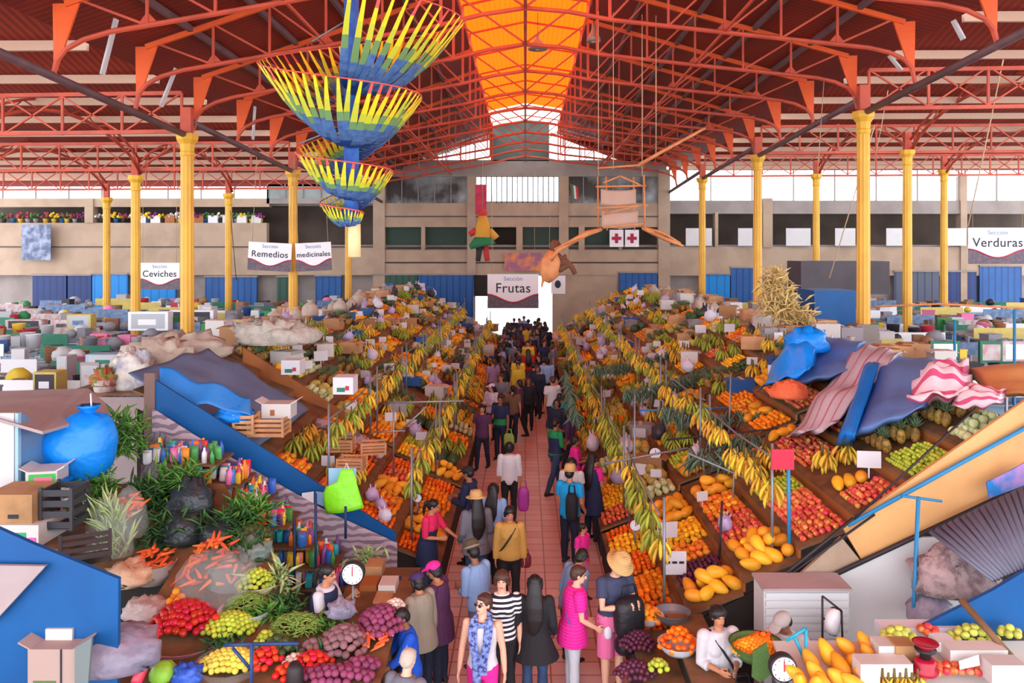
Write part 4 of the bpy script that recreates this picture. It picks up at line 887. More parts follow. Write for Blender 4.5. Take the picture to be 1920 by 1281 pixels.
def fill(side, bounds, nb):
    s = -1 if side == 'left' else 1
    for k in range(nb):
        y0, y1 = bounds[k] + .2, bounds[k + 1] - .15
        for i in range(7):
            x0 = 1.4 + .7 * i; y = 99.0 if (side == 'left' and k == 0 and i >= 4) else y0; z = zstep(i); c = 0
            while y < y1 - .3:
                wd = min(R.uniform(.6, 1.0) * (1 if k < 4 else 1.5), y1 - y)
                kind = (NEAR[side][i][c % len(NEAR[side][i])] if k == 0 else R.choice(FAR)); c += 1
                if k > 0 and R.random() < .06: y += wd; continue
                nm = NICE.get(kind, kind.replace('_', ' '))
                lab = '%s heaped on the %s tier of the %s fruit stall on the %s' % (nm, ORD[i], ORD[k], side)
                xa, xb = sorted((s * x0, s * (x0 + .64)))
                if kind.startswith('bunch'):
                    for yy in np.arange(y + .12, y + wd - .1, .24):
                        for xx in (xa + .16, xa + .46): heap(kind, (xx + R.uniform(-.03, .03), yy, zsh(xx) + .28 + R.uniform(0, .05)), lab, lab, sc=R.uniform(1.0, 1.25))
                elif kind == 'pineapple':
                    for yy in np.arange(y + .1, y + wd - .08, .19):
                        for xx in (xa + .12, xa + .32, xa + .52): heap(kind, (xx, yy, zsh(xx) + .115 + (.06 if xx > xa + .2 and xx < xa + .5 else 0)), lab, lab)
                else:
                    big = k > 3
                    heap_area(kind, lambda x, yy: zsh(x), xa, xb, y, y + wd - .04, lab, layers=(2 if SHAPE[kind][0] < .06 else 2) if not big else 1, gap=1.0 if not big else 1.15)
                y += wd
fill('left', LB, 8); fill('right', RB, 9)
# hanging banana bunches on rails over the stall fronts
hung = {}
def rail(p, q, n, label, green=.4, sag=.05):
    p = Vector(p); q = Vector(q)
    mb = MB(); mb.tube([p, (p + q) / 2 - V(0, 0, sag), q], .014, 6)
    tag(mb.build('hanging_rail', M_steel), label, 'rail')
    for k in range(n):
        u = (k + .5) / n; c = p.lerp(q, u); g = R.random() < green
        lab = '%s banana bunch hung from the %s' % ('green' if g else 'yellow', label.replace('grey ', ''))
        heap('bunch_g' if g else 'bunch_y', c - V(R.uniform(-.04, .04), 0, .14 + R.uniform(0, .22)), lab, lab, sc=R.uniform(1.0, 1.35))
for k in range(7):
    y0, y1 = RB[k] + .5, RB[k + 1] - .4
    rail((1.75, y0, 2.05), (1.75, y1, 2.1), 10 if k < 3 else 6, 'grey rail over the front tier, %s right stall' % ORD[k])
    rail((3.3, y0, 2.75), (3.1, y1, 2.8), 9 if k < 3 else 6, 'grey rail over the third tier, %s right stall' % ORD[k])
    if k < 7:
        y0, y1 = LB[k] + .5, LB[k + 1] - .4
        rail((-1.85, y0, 2.05), (-1.85, y1, 2.05), 9 if k < 3 else 6, 'grey rail over the front tier, %s left stall' % ORD[k])
        rail((-3.2, y0, 2.75), (-3.2, y1, 2.75), 8 if k < 3 else 6, 'grey rail over the third tier, %s left stall' % ORD[k])
# posts carrying the rails
def post(x, y, z, h, label, m=None, w=.04):
    mb = MB(); mb.tube([(x, y, z), (x, y, h)], w / 2, 6); return tag(mb.build('stall_post', m or M_steel), label, 'post', 'stall posts')
for k in range(7):
    for s, B_, nm in ((-1, LB, 'left'), (1, RB, 'right')):
        for x, zz_, i in ((1.8 if s > 0 else 1.85, 2.3, 0), (3.2, 3.0, 2)):
            post(s * x, B_[k] + .42, zstep(i), zz_, 'thin grey post at the camera end of the %s stall on the %s, %s tier' % (ORD[k], nm, ORD[i]))
            post(s * x, B_[k + 1] - .32, zstep(i), zz_, 'thin grey post at the rear end of the %s stall on the %s, %s tier' % (ORD[k], nm, ORD[i]))
# ------------------------------------------------------------------ hanging spiral of paper strips
def helix_xy(px): return (px - VX) * 14 / F
def spiral():
    Y = 14.0; ax = helix_xy(659); s_ = F / Y
    t = thing('paper_spiral', 'hanging spiral of blue and yellow paper strips with a red rim', 'decoration', (ax, Y, at(0, 480, Y).z))
    ks = [-.45, 0, 1, 2, 3, 4, 5, 6]; rr = [205, 212, 172, 132, 104, 78, 60, 22]; yy = [-25, 40, 112, 182, 284, 322, 381, 402]
    M5 = [mat('paper_deep_blue', (40, 74, 150), .6), mat('paper_blue', (84, 120, 172), .6, nz=(9, .6, (50, 84, 150))), mat('paper_green', (112, 150, 96), .6), mat('paper_lime', (196, 200, 56), .6), mat('paper_yellow', (252, 214, 40), .6), mat('paper_red_edge', (226, 92, 84), .6)]
    pole = [V(ax, Y, at(0, y, Y).z) for y in (-60, 100, 250, 350, 420)]
    mb = MB(); mb.tube(pole, [.13, .13, .14, .125, .12], 14); mb.build('pole', mat('pole_blue_paper', (40, 80, 160), .7, nz=(5, .5, (60, 120, 190))), t)
    mb = MB(); mb.tube([V(ax + .05, Y, at(0, 420, Y).z), V(ax + .05, Y, at(0, 482, Y).z)], [.11, .115], 14); mb.build('bottom_tube', mat('cream_paper', (246, 216, 160), .7), t)
    rim = []
    def knot(u):
        r = interp(ks, rr, u) / s_; a = PI * u; z = at(0, interp(ks, yy, u), Y + math.sin(a) * r * .9).z     # u 0 right, 1 left round the back
        return r, z, a
    for turn in range(3):
        mb = MB()
        u0 = (-.45, 1.0, 3.0)[turn]; u1 = (1.0, 3.0, 6.0)[turn]; n = int((u1 - u0) * (27, 24, 18)[turn])
        for i in range(n):
            u = u0 + (u1 - u0) * (i + .5) / n; r, z, a0 = knot(u); a = a0 + 0 if turn else a0
            d = V(math.cos(a), math.sin(a), 0); w = V(-math.sin(a), math.cos(a), 0); zi = z - r * .62 - .05; nn = 11; sw = R.uniform(.1, .3); hw = .5 * min(.14, 2 * PI * r / 44)
            P = []; jit = R.uniform(-.9, .9)
            for q in range(nn + 1):
                v = q / nn; rad = lerp(.12, r, v); d2 = V(math.cos(a - sw * (1 - v)), math.sin(a - sw * (1 - v)), 0); P.append((V(ax, Y, 0) + d2 * rad + V(0, 0, lerp(zi, z, v ** 1.25) - .16 * r * math.sin(PI * v) + R.uniform(-.014, .014)), hw * (.62 + .5 * math.sin(PI * min(1, v * .9 + .1)) - .35 * v)))
            for q in range(nn):
                (p, h0), (p2, h1) = P[q], P[q + 1]; tn = (p2 - p).cross(w).normalized() * .006
                qq = q + jit; mi = 0 if qq < 2.5 else 1 if qq < 6.0 else 2 if qq < 7.2 else 3 if qq < 8.4 else 4 if qq < 10 else (4 if R.random() < .5 else 5)
                mb._add([p - w * h0, p + w * h0, p2 + w * h1, p2 - w * h1, p - w * h0 + tn, p + w * h0 + tn, p2 + w * h1 + tn, p2 - w * h1 + tn], [(0, 1, 2, 3), (7, 6, 5, 4), (0, 4, 5, 1), (1, 5, 6, 2), (2, 6, 7, 3), (3, 7, 4, 0)], mi)
        mb.build('paper_fringe', M5, t)
    for i in range(150):
        u = -.45 + 6.45 * i / 149; r, z, a = knot(u); rim.append(V(ax + math.cos(a) * r, Y + math.sin(a) * r, z))
    mb = MB(); mb.tube(rim, .012, 5); mb.build('rim_wire', M5[5], t)
    for (x0, y0, x1, y1) in ((585, 78, 650, 38), (560, 270, 655, 232), (600, 388, 655, 365), (655, 130, 760, 155)):
        mb = MB(); mb.tube([at(x0, y0, Y), at(x1, y1, Y)], .016, 6); mb.build('support_rod', M_steel, t)
    mb = MB(); mb.tube([pole[0], V(ax, Y, rz(ax, 11.9))], .012, 5); mb.build('rope', M_cord, t)
spiral()
# ------------------------------------------------------------------ hanging section signs
M_signw = mat('sign_white', (236, 234, 240), .5); M_signd = mat('sign_dark_band', (92, 84, 98), .6, nz=(6, .6, (130, 100, 110))); M_signr = mat('sign_red_line', (196, 60, 84), .6); M_signt = mat('sign_ink', (48, 48, 62), .6); M_signb = mat('sign_blue_ink', (96, 120, 170), .6)
def sign(x0, y0, x1, y1, Y, word, label, tilt=0.0, size=.3, head=True, ropes=None):
    a = at(x0, y1, Y); b = at(x1, y0, Y); w = b.x - a.x; h = b.z - a.z; c = V((a.x + b.x) / 2, Y, a.z)
    t = thing('hanging_sign', label, 'sign', c)
    mb = MB(); mb.box(c + V(0, 0, h / 2), (w, .03, h)); pn = mb.build('panel', M_signw, t)
    f = lambda u: .28 + .12 * math.cos(2 * PI * u)                         # the band's wavy upper edge
    mb = MB(); P = [c + V(-w / 2, -.022, .0), c + V(w / 2, -.022, 0)] + [c + V(w / 2 - w * i / 12, -.022, h * f(1 - i / 12)) for i in range(13)]; mb.prism(P, (0, .006, 0)); bd = mb.build('printed_band', M_signd, pn)
    mb = MB(); mb.tube([c + V(-w / 2 + w * i / 12, -.024, h * (f(i / 12) + .01)) for i in range(13)], (h * .022,), 4) if False else mb.tube([c + V(-w / 2 + w * i / 12, -.024, h * (f(i / 12) + .01)) for i in range(13)], h * .02, 4); mb.build('red_line', M_signr, pn)
    lettering(word, h * size * 1.15, c + V(0, -.02, h * .58), M_signt, pn, bold=h * .008)
    if head: lettering('Sección', h * .17, c + V(0, -.02, h * .86), M_signb, pn)
    for s in (-1, 1):
        mb = MB(); mb.tube([c + V(s * w * .42, 0, h), c + V(s * w * .42, 0, h + (ropes or 3))], .01, 4); mb.build('rope', M_cord, t)
    t.rotation_euler = (0, tilt, 0); return t
sign(914, 514, 1010, 578, 46.0, 'Frutas', 'hanging sign reading Frutas over the far end of the aisle', size=.34, ropes=6)
sign(1815, 427, 1926, 495, 40.3, 'Verduras', 'hanging sign reading Verduras beside the right hand gallery', size=.31)
sign(262, 493, 337, 543, 36.0, 'Ceviches', 'hanging sign reading Ceviches between two yellow columns', size=.29, ropes=4)
sign(464, 455, 545, 508, 30.6, 'Remedios', 'hanging sign reading Remedios, the left one at the column', .05, .27, ropes=3.5)
sign(556, 455, 623, 508, 30.6, 'medicinales', 'hanging sign right of the Remedios sign behind the column', -.05, .21, ropes=3.5)
def panel(name, x0, y0, x1, y1, Y, m, label, cat, grp=None, th=.03):
    a = at(x0, y1, Y); b = at(x1, y0, Y); mb = MB(); mb.bbox((a.x, Y, a.z), (b.x, Y + th, b.z)); return solo(name, mb, m, label, cat, grp)
for k, (x0, x1) in enumerate(((1286, 1335), (1384, 1411), (1474, 1520), (1566, 1604), (1662, 1710), (1776, 1812))):
    panel('white_panel', x0, 428, x1, 461, 49.7, M_white, 'blank white board on the railing of the right gallery, %s from its left end' % ORD[k], 'board', 'gallery boards')
o = panel('poster', 40, 421, 95, 488, 49.5, mat('violet_poster', (86, 96, 126), .6, nz=(2.2, 1, (150, 160, 186))), 'faded blue poster hanging on the left gallery parapet', 'poster')
panel('poster', 946, 474, 1015, 508, 49.6, mat('colour_poster', (150, 96, 128), .6, nz=(1.6, 1, (226, 140, 70))), 'purple and orange poster above the Frutas sign', 'poster')
panel('poster', 1033, 517, 1060, 551, 48.5, M_signw, 'white poster with a dark emblem to the right of the Frutas sign', 'poster')
mb = MB(); mb.ell(at(1046, 533, 48.45), (.18, .02, .24)); mb.build('emblem', M_signt, bpy.data.objects['poster.002'])
for k, x in enumerate((1143, 1172)):
    t = thing('red_cross_sign', 'white sign with a red cross on the middle gallery, %s' % ('left one' if k == 0 else 'right one'), 'sign', at(x + 13, 463, 49.5), 'red cross signs')
    a = at(x, 463, 49.5); b = at(x + 26, 431, 49.5); mb = MB(); mb.bbox(a, b + V(0, .03, 0)); pn = mb.build('panel', M_signw, t)
    c = (a + b) / 2 - V(0, .02, 0); mb = MB(); mb.prism([c + V(u * .3, 0, v * .3) for u, v in ((-.33, -1), (.33, -1), (.33, -.33), (1, -.33), (1, .33), (.33, .33), (.33, 1), (-.33, 1), (-.33, .33), (-1, .33), (-1, -.33), (-.33, -.33))], (0, .01, 0)); mb.build('cross', mat('cross_red', (170, 24, 60), .6), pn)
panel('hanging_banner', 891, 346, 912, 402, 47, mat('crimson_banner', (206, 62, 92), .7, nz=(2, .5)), 'long crimson banner hanging beside the centre gallery window', 'banner')
# colourful stuffed doll hung below the banner
t = thing('hanging_doll', 'colourful stuffed figure hanging below the crimson banner', 'decoration', at(905, 490, 46.5))
for nm, pts, r, m in (('body', [(905, 405), (905, 430), (906, 455)], [.25, .45, .5], mat('doll_yellow', (214, 160, 60), .8)), ('skirt', [(905, 440), (905, 458), (906, 462)], [.35, .8, .75], mat('doll_green', (40, 120, 80), .8)), ('arm', [(893, 432), (880, 440)], [.2, .15], mat('doll_red', (200, 60, 60), .8)), ('arm', [(917, 432), (930, 448)], [.2, .25], MATS['doll_yellow']), ('leg', [(900, 460), (896, 490)], [.18, .14], mat('doll_dark', (60, 50, 60), .8)), ('leg', [(910, 460), (914, 490)], [.18, .14], MATS['doll_red'])):
    mb = MB(); mb.tube([at(x, y, 46.5) for x, y in pts], r, 10); mb.build(nm, m, t)
mb = MB(); mb.ell(at(905, 400, 46.5), .28); mb.build('head', MATS['doll_red'], t); mb = MB(); mb.tube([at(905, 392, 46.5), at(905, 300, 46.5)], .015, 4); mb.build('rope', M_cord, t)
t = thing('hanging_flag', 'small red, white and green flag on the centre gallery', 'flag', at(1078, 376, 48))
for k, m in enumerate((mat('flag_green', (60, 130, 80), .7), M_white, mat('flag_red', (206, 50, 50), .7))):
    mb = MB(); mb.prism([at(1071 + 4 * k, 345 + 2 * k, 48), at(1075 + 4 * k, 347 + 2 * k, 48), at(1077 + 4 * k, 374, 48), at(1073 + 4 * k, 372, 48)], (0, .02, 0)); mb.build('stripe', m, t)
mb = MB(); mb.tube([at(1069, 340, 48), at(1072, 382, 48)], .03, 5); mb.build('staff', M_wood, t)
# dark figure standing on the middle gallery
B = Body(female=False)
o = person('dark dressed person standing on the middle gallery', 1049, 388, 1.7, .3, B, 'brown', ('short', 'black'), [('jacket', top_mesh(B, .03, .82, 1.45, 2.0, vox=.016), M_blk)], [('trousers', legs_mesh(B, vox=.018), M_blk)], vox=.014, Y=50.9)
o.location.z = at(0, 460, 50).z
# ------------------------------------------------------------------ hanging cane boat with its puppet
M_cane = mat('orange_cane', (206, 136, 86), .6, nz=(4, .5, (170, 96, 56))); M_burlap = mat('burlap', (182, 150, 134), .9, bump=(60, .4)); M_fur = mat('brown_fibre', (112, 70, 52), .95, bump=(50, 1))
YC = 20.0; c = lambda x, y, dy=0: at(x, y, YC) + V(0, dy, 0)
t = thing('cane_boat', 'hanging boat frame of orange cane with cloth panels', 'decoration', c(1165, 470))
for x in (1122, 1138, 1190, 1204):
    mb = MB(); mb.tube([c(x, 330, .2 if x % 4 else -.3), c(x + 2, 432, .2 if x % 4 else -.3)], .022, 6); mb.build('upright', M_cane, t)
for (x0, y0, x1, y1) in ((1115, 352, 1208, 350), (1116, 392, 1212, 386), (1130, 345, 1160, 332), (1160, 332, 1200, 350), (1118, 318, 1195, 312), (1130, 402, 1200, 386), (1128, 428, 1205, 420)):
    mb = MB(); mb.tube([c(x0, y0, -.3), c(x1, y1, -.28)], .025, 6); mb.build('crosspiece', M_cane, t)
for (x0, y0, x1, y1) in ((1126, 355, 1192, 384), (1128, 396, 1196, 426)):
    mb = MB(); mb.grid(lambda u, v: c(lerp(x0, x1, u), lerp(y0, y1, v) + 3 * math.sin(PI * u), -.05 + .03 * math.sin(9 * u)), 8, 6, .01); mb.build('cloth_panel', M_burlap, t)
for P, r in (([(1128, 430), (1100, 438), (1070, 455), (1045, 470), (1032, 492)], [.05, .075, .07, .05, .03]), ([(1204, 428), (1230, 438), (1260, 452), (1282, 462)], [.05, .07, .06, .03]), ([(1128, 428), (1080, 447), (1040, 468)], [.03, .04, .03]), ([(1205, 425), (1240, 436), (1278, 456)], [.03, .04, .02])):
    mb = MB(); mb.tube([c(x, y, R.uniform(-.2, .2)) for x, y in P], r, 8); mb.build('hull_rib', M_cane, t)
mb = MB(); mb.tube([c(1195, 312), c(1240, 285), c(1322, 240)], [.05, .045, .035], 8); mb.build('boom', M_cane, t)
for x, y in ((1122, 330), (1204, 330), (1150, 318), (1230, 290)): mb = MB(); mb.tube([c(x, y), V(c(x, y).x, YC, rz(c(x, y).x, 11.6 - abs(c(x, y).x) * .1))], .012, 5); mb.build('rope', M_cord, t)
t = thing('hanging_puppet', 'shaggy orange and brown puppet hanging from the bow of the cane boat', 'puppet', c(1040, 530, .3))
for nm, P, r, m in (('body', [(1036, 470), (1035, 490), (1030, 515), (1024, 530)], [.12, .26, .24, .1], M_cane), ('leg', [(1040, 498), (1062, 490), (1074, 502), (1080, 515)], [.13, .1, .07, .06], M_fur), ('leg', [(1036, 500), (1052, 505), (1066, 498)], [.12, .1, .07], M_fur), ('arm', [(1038, 474), (1056, 486), (1062, 478)], [.09, .07, .05], M_fur), ('tail', [(1020, 520), (1016, 540)], [.05, .02], M_cane)):
    mb = MB(); mb.tube([c(x, y, .3) for x, y in P], r, 10); mb.build(nm, m, t)
mb = MB(); mb.ell(c(1042, 462, .3), (.15, .14, .17)); mb.build('head', M_fur, t)
# ropes, lamps, a speaker
for k, (x0, y0, Y0, x1, y1, Y1) in enumerate(((1893, 55, 22, 1815, 425, 22), (1640, 235, 26, 1555, 522, 26), (1545, 150, 24, 1532, 335, 24), (1665, 170, 25, 1640, 300, 25), (850 + 72, 330, 40, 850 + 74, 468, 40), (1152 - 120, 330, 40, 1030, 465, 40), (432, 395, 28, 443, 525, 28), (1150, 60, 22, 1150, 250, 22))):
    mb = MB(); p = at(x0, y0, Y0); q = at(x1, y1, Y1); mb.tube([p, p.lerp(q, .5) + V(0, 0, -.05), q], .018 if k < 2 else .012, 5)
    solo('hanging_rope', mb, M_cord if k != 6 else M_iron, 'pale rope hanging below the roof, %s of the loose ropes' % ORD[k], 'rope', 'loose ropes')
def lamp(px, py, Y, r, label):
    t = thing('hanging_lamp', label, 'lamp', at(px, py, Y), 'hanging lamps'); c = at(px, py, Y)
    mb = MB(); mb.lathe(c, [(r, 0), (r * .92, .1), (r * .4, .28), (.06, .34), (.05, .5)], 20); mb.build('lamp_shade', mat('grey_lamp_shade', (148, 138, 130), .5, metal=.3), t)
    mb = MB(); mb.tube([c + V(0, 0, .45), c + V(0, 0, 1.2)], .012, 5); mb.build('rod', M_iron, t)
    mb = MB(); mb.ell(c + V(0, 0, .06), .09, None, 10, 8); mb.build('bulb', M_white, t)
lamp(1113, 78, 22, .2, 'grey bell lamp hanging right of the orange skylight'); lamp(1008, 93, 26, .32, 'flat dark speaker hanging under the skylight ridge')  # the second one is a hanging speaker, built with the lamp's shape

for k, (x0, y0, x1, y1, Y) in enumerate(((218, 36, 192, 140, 16), (1787, 38, 1806, 74, 16), (1667, 104, 1690, 132, 19.5), (330, 128, 302, 200, 19), (478, 200, 474, 262, 25))):
    p, q = at(x0, y0, Y), at(x1, y1, Y); t = thing('tube_lamp', 'white tube lamp hanging aslant at the eaves, %s' % ('%s on the left' % ORD[(0, 0, 0, 1, 2)[k]] if k not in (1, 2) else '%s on the right' % ('outer' if k == 1 else 'inner')), 'lamp', q, 'eaves tube lamps')
    mb = MB(); mb.bar(p, q, .1, .06); hs = mb.build('housing', M_white, t); mb = MB(); mb.tube([p - V(0, .06, 0), q - V(0, .06, 0)], .025, 8); mb.build('tube', M_white, hs)
# ------------------------------------------------------------------ vegetable stall and boards at the lower left
for k_, rgb, r in (('tomato', (216, 44, 34), (.04, .04, .034)), ('potato', (136, 98, 104), (.042, .056, .036)), ('onion', (136, 60, 96), (.042, .042, .04)), ('red_pepper', (190, 28, 38), (.042, .055, .042)), ('lemon', (232, 222, 92), (.032, .04, .032)), ('garlic', (222, 206, 196), (.032, .032, .03)), ('yellow_pepper', (244, 150, 36), (.042, .05, .042)), ('kumquat', (246, 160, 36), (.024, .028, .024))):
    SHAPE[k_] = r; MF[k_] = fr(k_ + '_skin', rgb, rough=.3 if k_ in ('tomato', 'red_pepper') else .6); FM[k_] = fruit_mesh(k_, 12, 8); HEAP[k_] = []
cm = MB(); cm.tube([(0, 0, 0), (0, .02, 0), (0, .09, 0), (0, .17, 0), (0, .19, 0)], [.012, .021, .017, .008, .002], 8)
MF['carrot'] = fr('carrot_skin', (242, 116, 62), rough=.6); FM['carrot'] = cm.mesh('carrot', [MF['carrot']]); SHAPE['carrot'] = (.022, .09, .022); HEAP['carrot'] = []
def Yv(py): return 8.0 + (1281 - py) * .0088
def vtop(Y): return 5.5 - (1281 - (Y - 8) / .0088 - 470) * Y / F
def dome(kind, px, py, rx, ry, h, label, Y=None, fill=True, z=None, sc=1.0, grp=None):
    """a heap: fruit laid over an elliptical mound centred at the pixel"""
    Y = Y or Yv(py); c = at(px, py, Y)
    if z is not None: c.z = z
    r = SHAPE[kind]; d = 2 * r[0] * sc * .92; d2 = 2 * r[0] * sc * .74; n = 0
    if kind == 'carrot': d = .06; d2 = .09
    ny = int(ry / d2) + 1
    for j in range(-ny, ny + 1):
        nx = int(rx / d) + 1
        for i in range(-nx, nx + 1):
            x = (i + .5 * (j % 2)) * d; y = j * d2; q = (x / rx) ** 2 + (y / ry) ** 2
            if q > 1: continue
            heap(kind, c + V(x + R.uniform(-.1, .1) * d, y + R.uniform(-.1, .1) * d2, h * (1 - q) + r[2] * .8), label, grp or label, sc=sc, rot=None if kind != 'carrot' else (R.uniform(-.3, .3), R.uniform(-.2, .2), R.uniform(-1, 1) + (PI if R.random() < .5 else 0)))
    return c
def mound(name, px, py, rx, ry, h, m, label, cat, Y=None, z=None, kind=None, rough=.25, nu=22, nv=14):
    """a soft lumpy heap or sack"""
    Y = Y or Yv(py); c = at(px, py, Y)
    if z is not None: c.z = z
    mb = MB(); mb.ell(c + V(0, 0, h * .1), (rx, ry, h), None, nu, nv, 0, lambda v: v * (1 + rough * (noise.noise(v * 5 / max(rx, .2) + c) + .5 * noise.noise(v * 13 / max(rx, .2) + c))) if v.z > -h * .2 else Vector((v.x, v.y, -h * .2)))
    return tag(mb.build(name, m), label, cat, None, kind)
def quad(name, pts, Y, th, m, label, cat, grp=None):
    mb = MB(); mb.prism([at(x, y, Y) for x, y in pts], (0, th, 0)); return solo(name, mb, m, label, cat, grp)
def leafy(name, px, py, Y, rx, rz_, m, label, cat, n=90, l=.2, kind=None, z=None, up=.6):
    """a bundle of leaves: thin tapering blades with their own thickness"""
    c = at(px, py, Y); mb = MB()
    if z is not None: c.z = z
    for _ in range(n):
        p = c + V(R.gauss(0, .4) * rx, R.gauss(0, .4) * rx * .7, R.uniform(-.8, .6) * rz_); d = V(R.gauss(0, 1), R.gauss(0, 1) - .3, R.gauss(0, .6) + up).normalized(); L = l * R.uniform(.6, 1.2)
        mb.tube([p, p + d * L * .5, p + d * L + V(0, 0, -.15 * L)], [(.006, .003), (.022, .004), (.003, .002)], 4)
    return tag(mb.build(name, m), label, cat, None, kind)
def boxpx(name, x0, y0, x1, y1, Y, dep, m, label, cat, grp=None, parts=None, tilt=0.0, lid=True):
    """a carton given by its front face in the picture"""
    a = at(x0, y1, Y); b = at(x1, y0, Y); t = thing(name, label, cat, V((a.x + b.x) / 2, Y + dep / 2, a.z), grp); c = wloc(t)
    w, h = b.x - a.x, b.z - a.z
    mb = MB(); mb.box(c + V(0, 0, h / 2), (w, dep, h)); bx = mb.build('carton', m, t)
    if lid:
        for s in (-1, 1):
            mb = MB(); mb.box(c + V(s * w * .52, 0, h + .01), (w * .45, dep * .98, .012), Matrix.Rotation(-s * .5, 3, 'Y')); mb.build('flap', m, t)
    for ip, (u0, v0, u1, v1, mm) in enumerate(parts or []):
        mb = MB(); mb.bbox((a.x + w * u0, Y - .006 - .004 * ip, a.z + h * v0), (a.x + w * u1, Y + .002, a.z + h * v1)); mb.build('printed_label', mm, bx)
    t.rotation_euler = (0, 0, tilt); return t
M_leaf = mat('fresh_green_leaf', (84, 134, 50), .5, var=.3, hue=.02); M_leafd = mat('dark_green_leaf', (52, 92, 44), .5, var=.3); M_leafp = mat('pale_celery', (176, 196, 132), .5, var=.2)
M_net = mat('dark_net', (50, 54, 60), .6); M_clear = mat('clear_film', (206, 216, 218), .15, alpha=.16); M_redbag = mat('red_plastic', (222, 60, 84), .35); M_lav = mat('lavender_plastic', (150, 140, 160), .3, bump=(9, 1), nz=(3, .6, (110, 104, 126)))
M_bag2 = mat('blue_plastic_bag', (10, 132, 232), .35, bump=(7, 1)); M_tarpb = mat('blue_tarp', (36, 120, 200), .55, bump=(5, .6), nz=(1.2, .5, (84, 140, 200))); M_tarpg = mat('grey_blue_tarp', (104, 124, 160), .6, bump=(5, .6), nz=(1.5, .5, (84, 106, 150))); M_sack = mat('woven_sack', (196, 180, 166), .8, bump=(30, .4), nz=(3, .5, (160, 140, 130)))
M_gcorr = mat('grey_corrugated', (112, 108, 124), .5, stripes=('X', 11, .3), rgb2=(86, 82, 98)); M_gboard = mat('grey_board', (170, 152, 154), .7, nz=(1.5, .5, (146, 130, 130))); M_pboard = mat('pale_board', (206, 188, 190), .6)
M_strc = mat('striped_sheet', (176, 156, 168), .7, stripes=('Z', 9, .45, .25), rgb2=(126, 106, 122), bump=(8, .5))
# sloping display bench of the vegetable stall
t = thing('vegetable_bench', 'long sloping wooden bench under the vegetables', 'bench', (-3, 9, 0))
for x0, x1, y0, y1 in ((-4.35, -1.45, 7.2, 9.1), (-4.35, -2.95, 9.1, 9.85), (-6.3, -3.0, 9.85, 11.3), (-2.25, -1.4, 9.15, 10.7)):
    mb = MB(); mb.grid(lambda u, v: V(lerp(x0, x1 - (1.25 * v if y0 == 9.85 else 0), u), lerp(y0, y1, v), (vtop(lerp(y0, y1, v)) if x0 < -2.5 else 1.26) - .03), 1, 8, -.03, smooth=False); mb.build('top_board', M_wood, t)
    for x in (x0 + .1, x1 - (1.4 if y0 == 9.85 else .1)):
        for y in (y0 + .1, y1 - .1): mb = MB(); mb.bbox((x - .04, y - .04, 0), (x + .04, y + .04, (vtop(y) if x0 < -2.5 else 1.26) - .06)); mb.build('leg', M_wood, t)
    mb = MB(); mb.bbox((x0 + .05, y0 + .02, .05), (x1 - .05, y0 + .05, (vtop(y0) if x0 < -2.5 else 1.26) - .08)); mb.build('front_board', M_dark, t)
# produce
dome('red_pepper', 345, 1172, .34, .36, .2, 'red pepper in the heap beside the blue board', sc=1.0); dome('yellow_pepper', 330, 1148, .1, .12, .2, 'orange pepper among the red peppers')
dome('lime', 432, 1180, .3, .24, .14, 'yellow green lime in the heap right of the red peppers'); dome('lemon', 432, 1248, .3, .22, .12, 'small pale lemon in the clear bag at the picture foot')
dome('tomato', 500, 1245, .17, .2, .12, 'tomato in the heap left of the dark scale post'); dome('tomato', 585, 1250, .2, .16, .1, 'tomato in the heap right of the dark scale post')
dome('potato', 645, 1215, .26, .28, .18, 'purplish potato in the heap below the carrots'); dome('onion', 625, 1275, .42, .14, .08, 'red onion in the heap at the bottom edge')
dome('onion', 715, 1175, .26, .34, .16, 'red onion in the heap beside the boy'); dome('garlic', 738, 1150, .12, .22, .1, 'white garlic bulb between onions and boy')
dome('carrot', 698, 1205, .2, .2, .1, 'carrot in the heap beside the boy'); dome('carrot', 398, 1082, .36, .3, .44, 'carrot in the big open clear bag', sc=1.1)
dome('carrot', 288, 1056, .24, .2, .16, 'carrot standing in the white rimmed net basket', sc=1.1); dome('carrot', 244, 965, .16, .2, .22, 'carrot in the upright plastic bag at the greens', Y=10.2, sc=1.1)
dome('lime', 480, 1098, .2, .2, .16, 'small yellow chilli lime in the white net sack'); dome('tomato', 405, 1190, .08, .08, .16, 'loose tomato on the limes')
dome('avocado', 470, 1010, .25, .25, .1, 'dark green avocado behind the carrots')
M_bean = mat('green_pods', (128, 156, 70), .5, var=.3, hue=.02)
def pods(px, py, rx, ry, h, label, m=M_bean, Y=None):
    Y = Y or Yv(py); c = at(px, py, Y); mb = MB()
    for _ in range(420):
        a = R.uniform(0, 6.28); q = math.sqrt(R.random()); x, y = rx * q * math.cos(a), ry * q * math.sin(a); z = h * (1 - q * q) + R.uniform(.0, .03); b = R.uniform(0, 3.14); d = V(math.cos(b), math.sin(b), R.uniform(-.3, .4)) * .05
        p = c + V(x, y, z); mb.tube([p - d, p + V(0, 0, .008), p + d], [.003, .009, .003], 5)
    return tag(mb.build('green_bean_heap', m), label, 'beans', None, 'stuff')
def bowl(px, py, r, h, m, label, Y=None, nm='bowl', z=None):
    Y = Y or Yv(py); c = at(px, py, Y)
    if z is not None: c.z = z
    mb = MB(); mb.lathe(c, [(r * .7, 0), (r * .9, h * .5), (r, h), (r * 1.06, h + .012), (r * .97, h), (r * .85, h * .5), (r * .62, .02), (.001, .02)], 24); return solo(nm, mb, m, label, 'bowl')
pods(462, 1138, .24, .2, .12, 'green bean pods heaped in the white bowl'); bowl(462, 1160, .3, .12, M_card, 'wide white bowl holding green pods', Yv(1150))
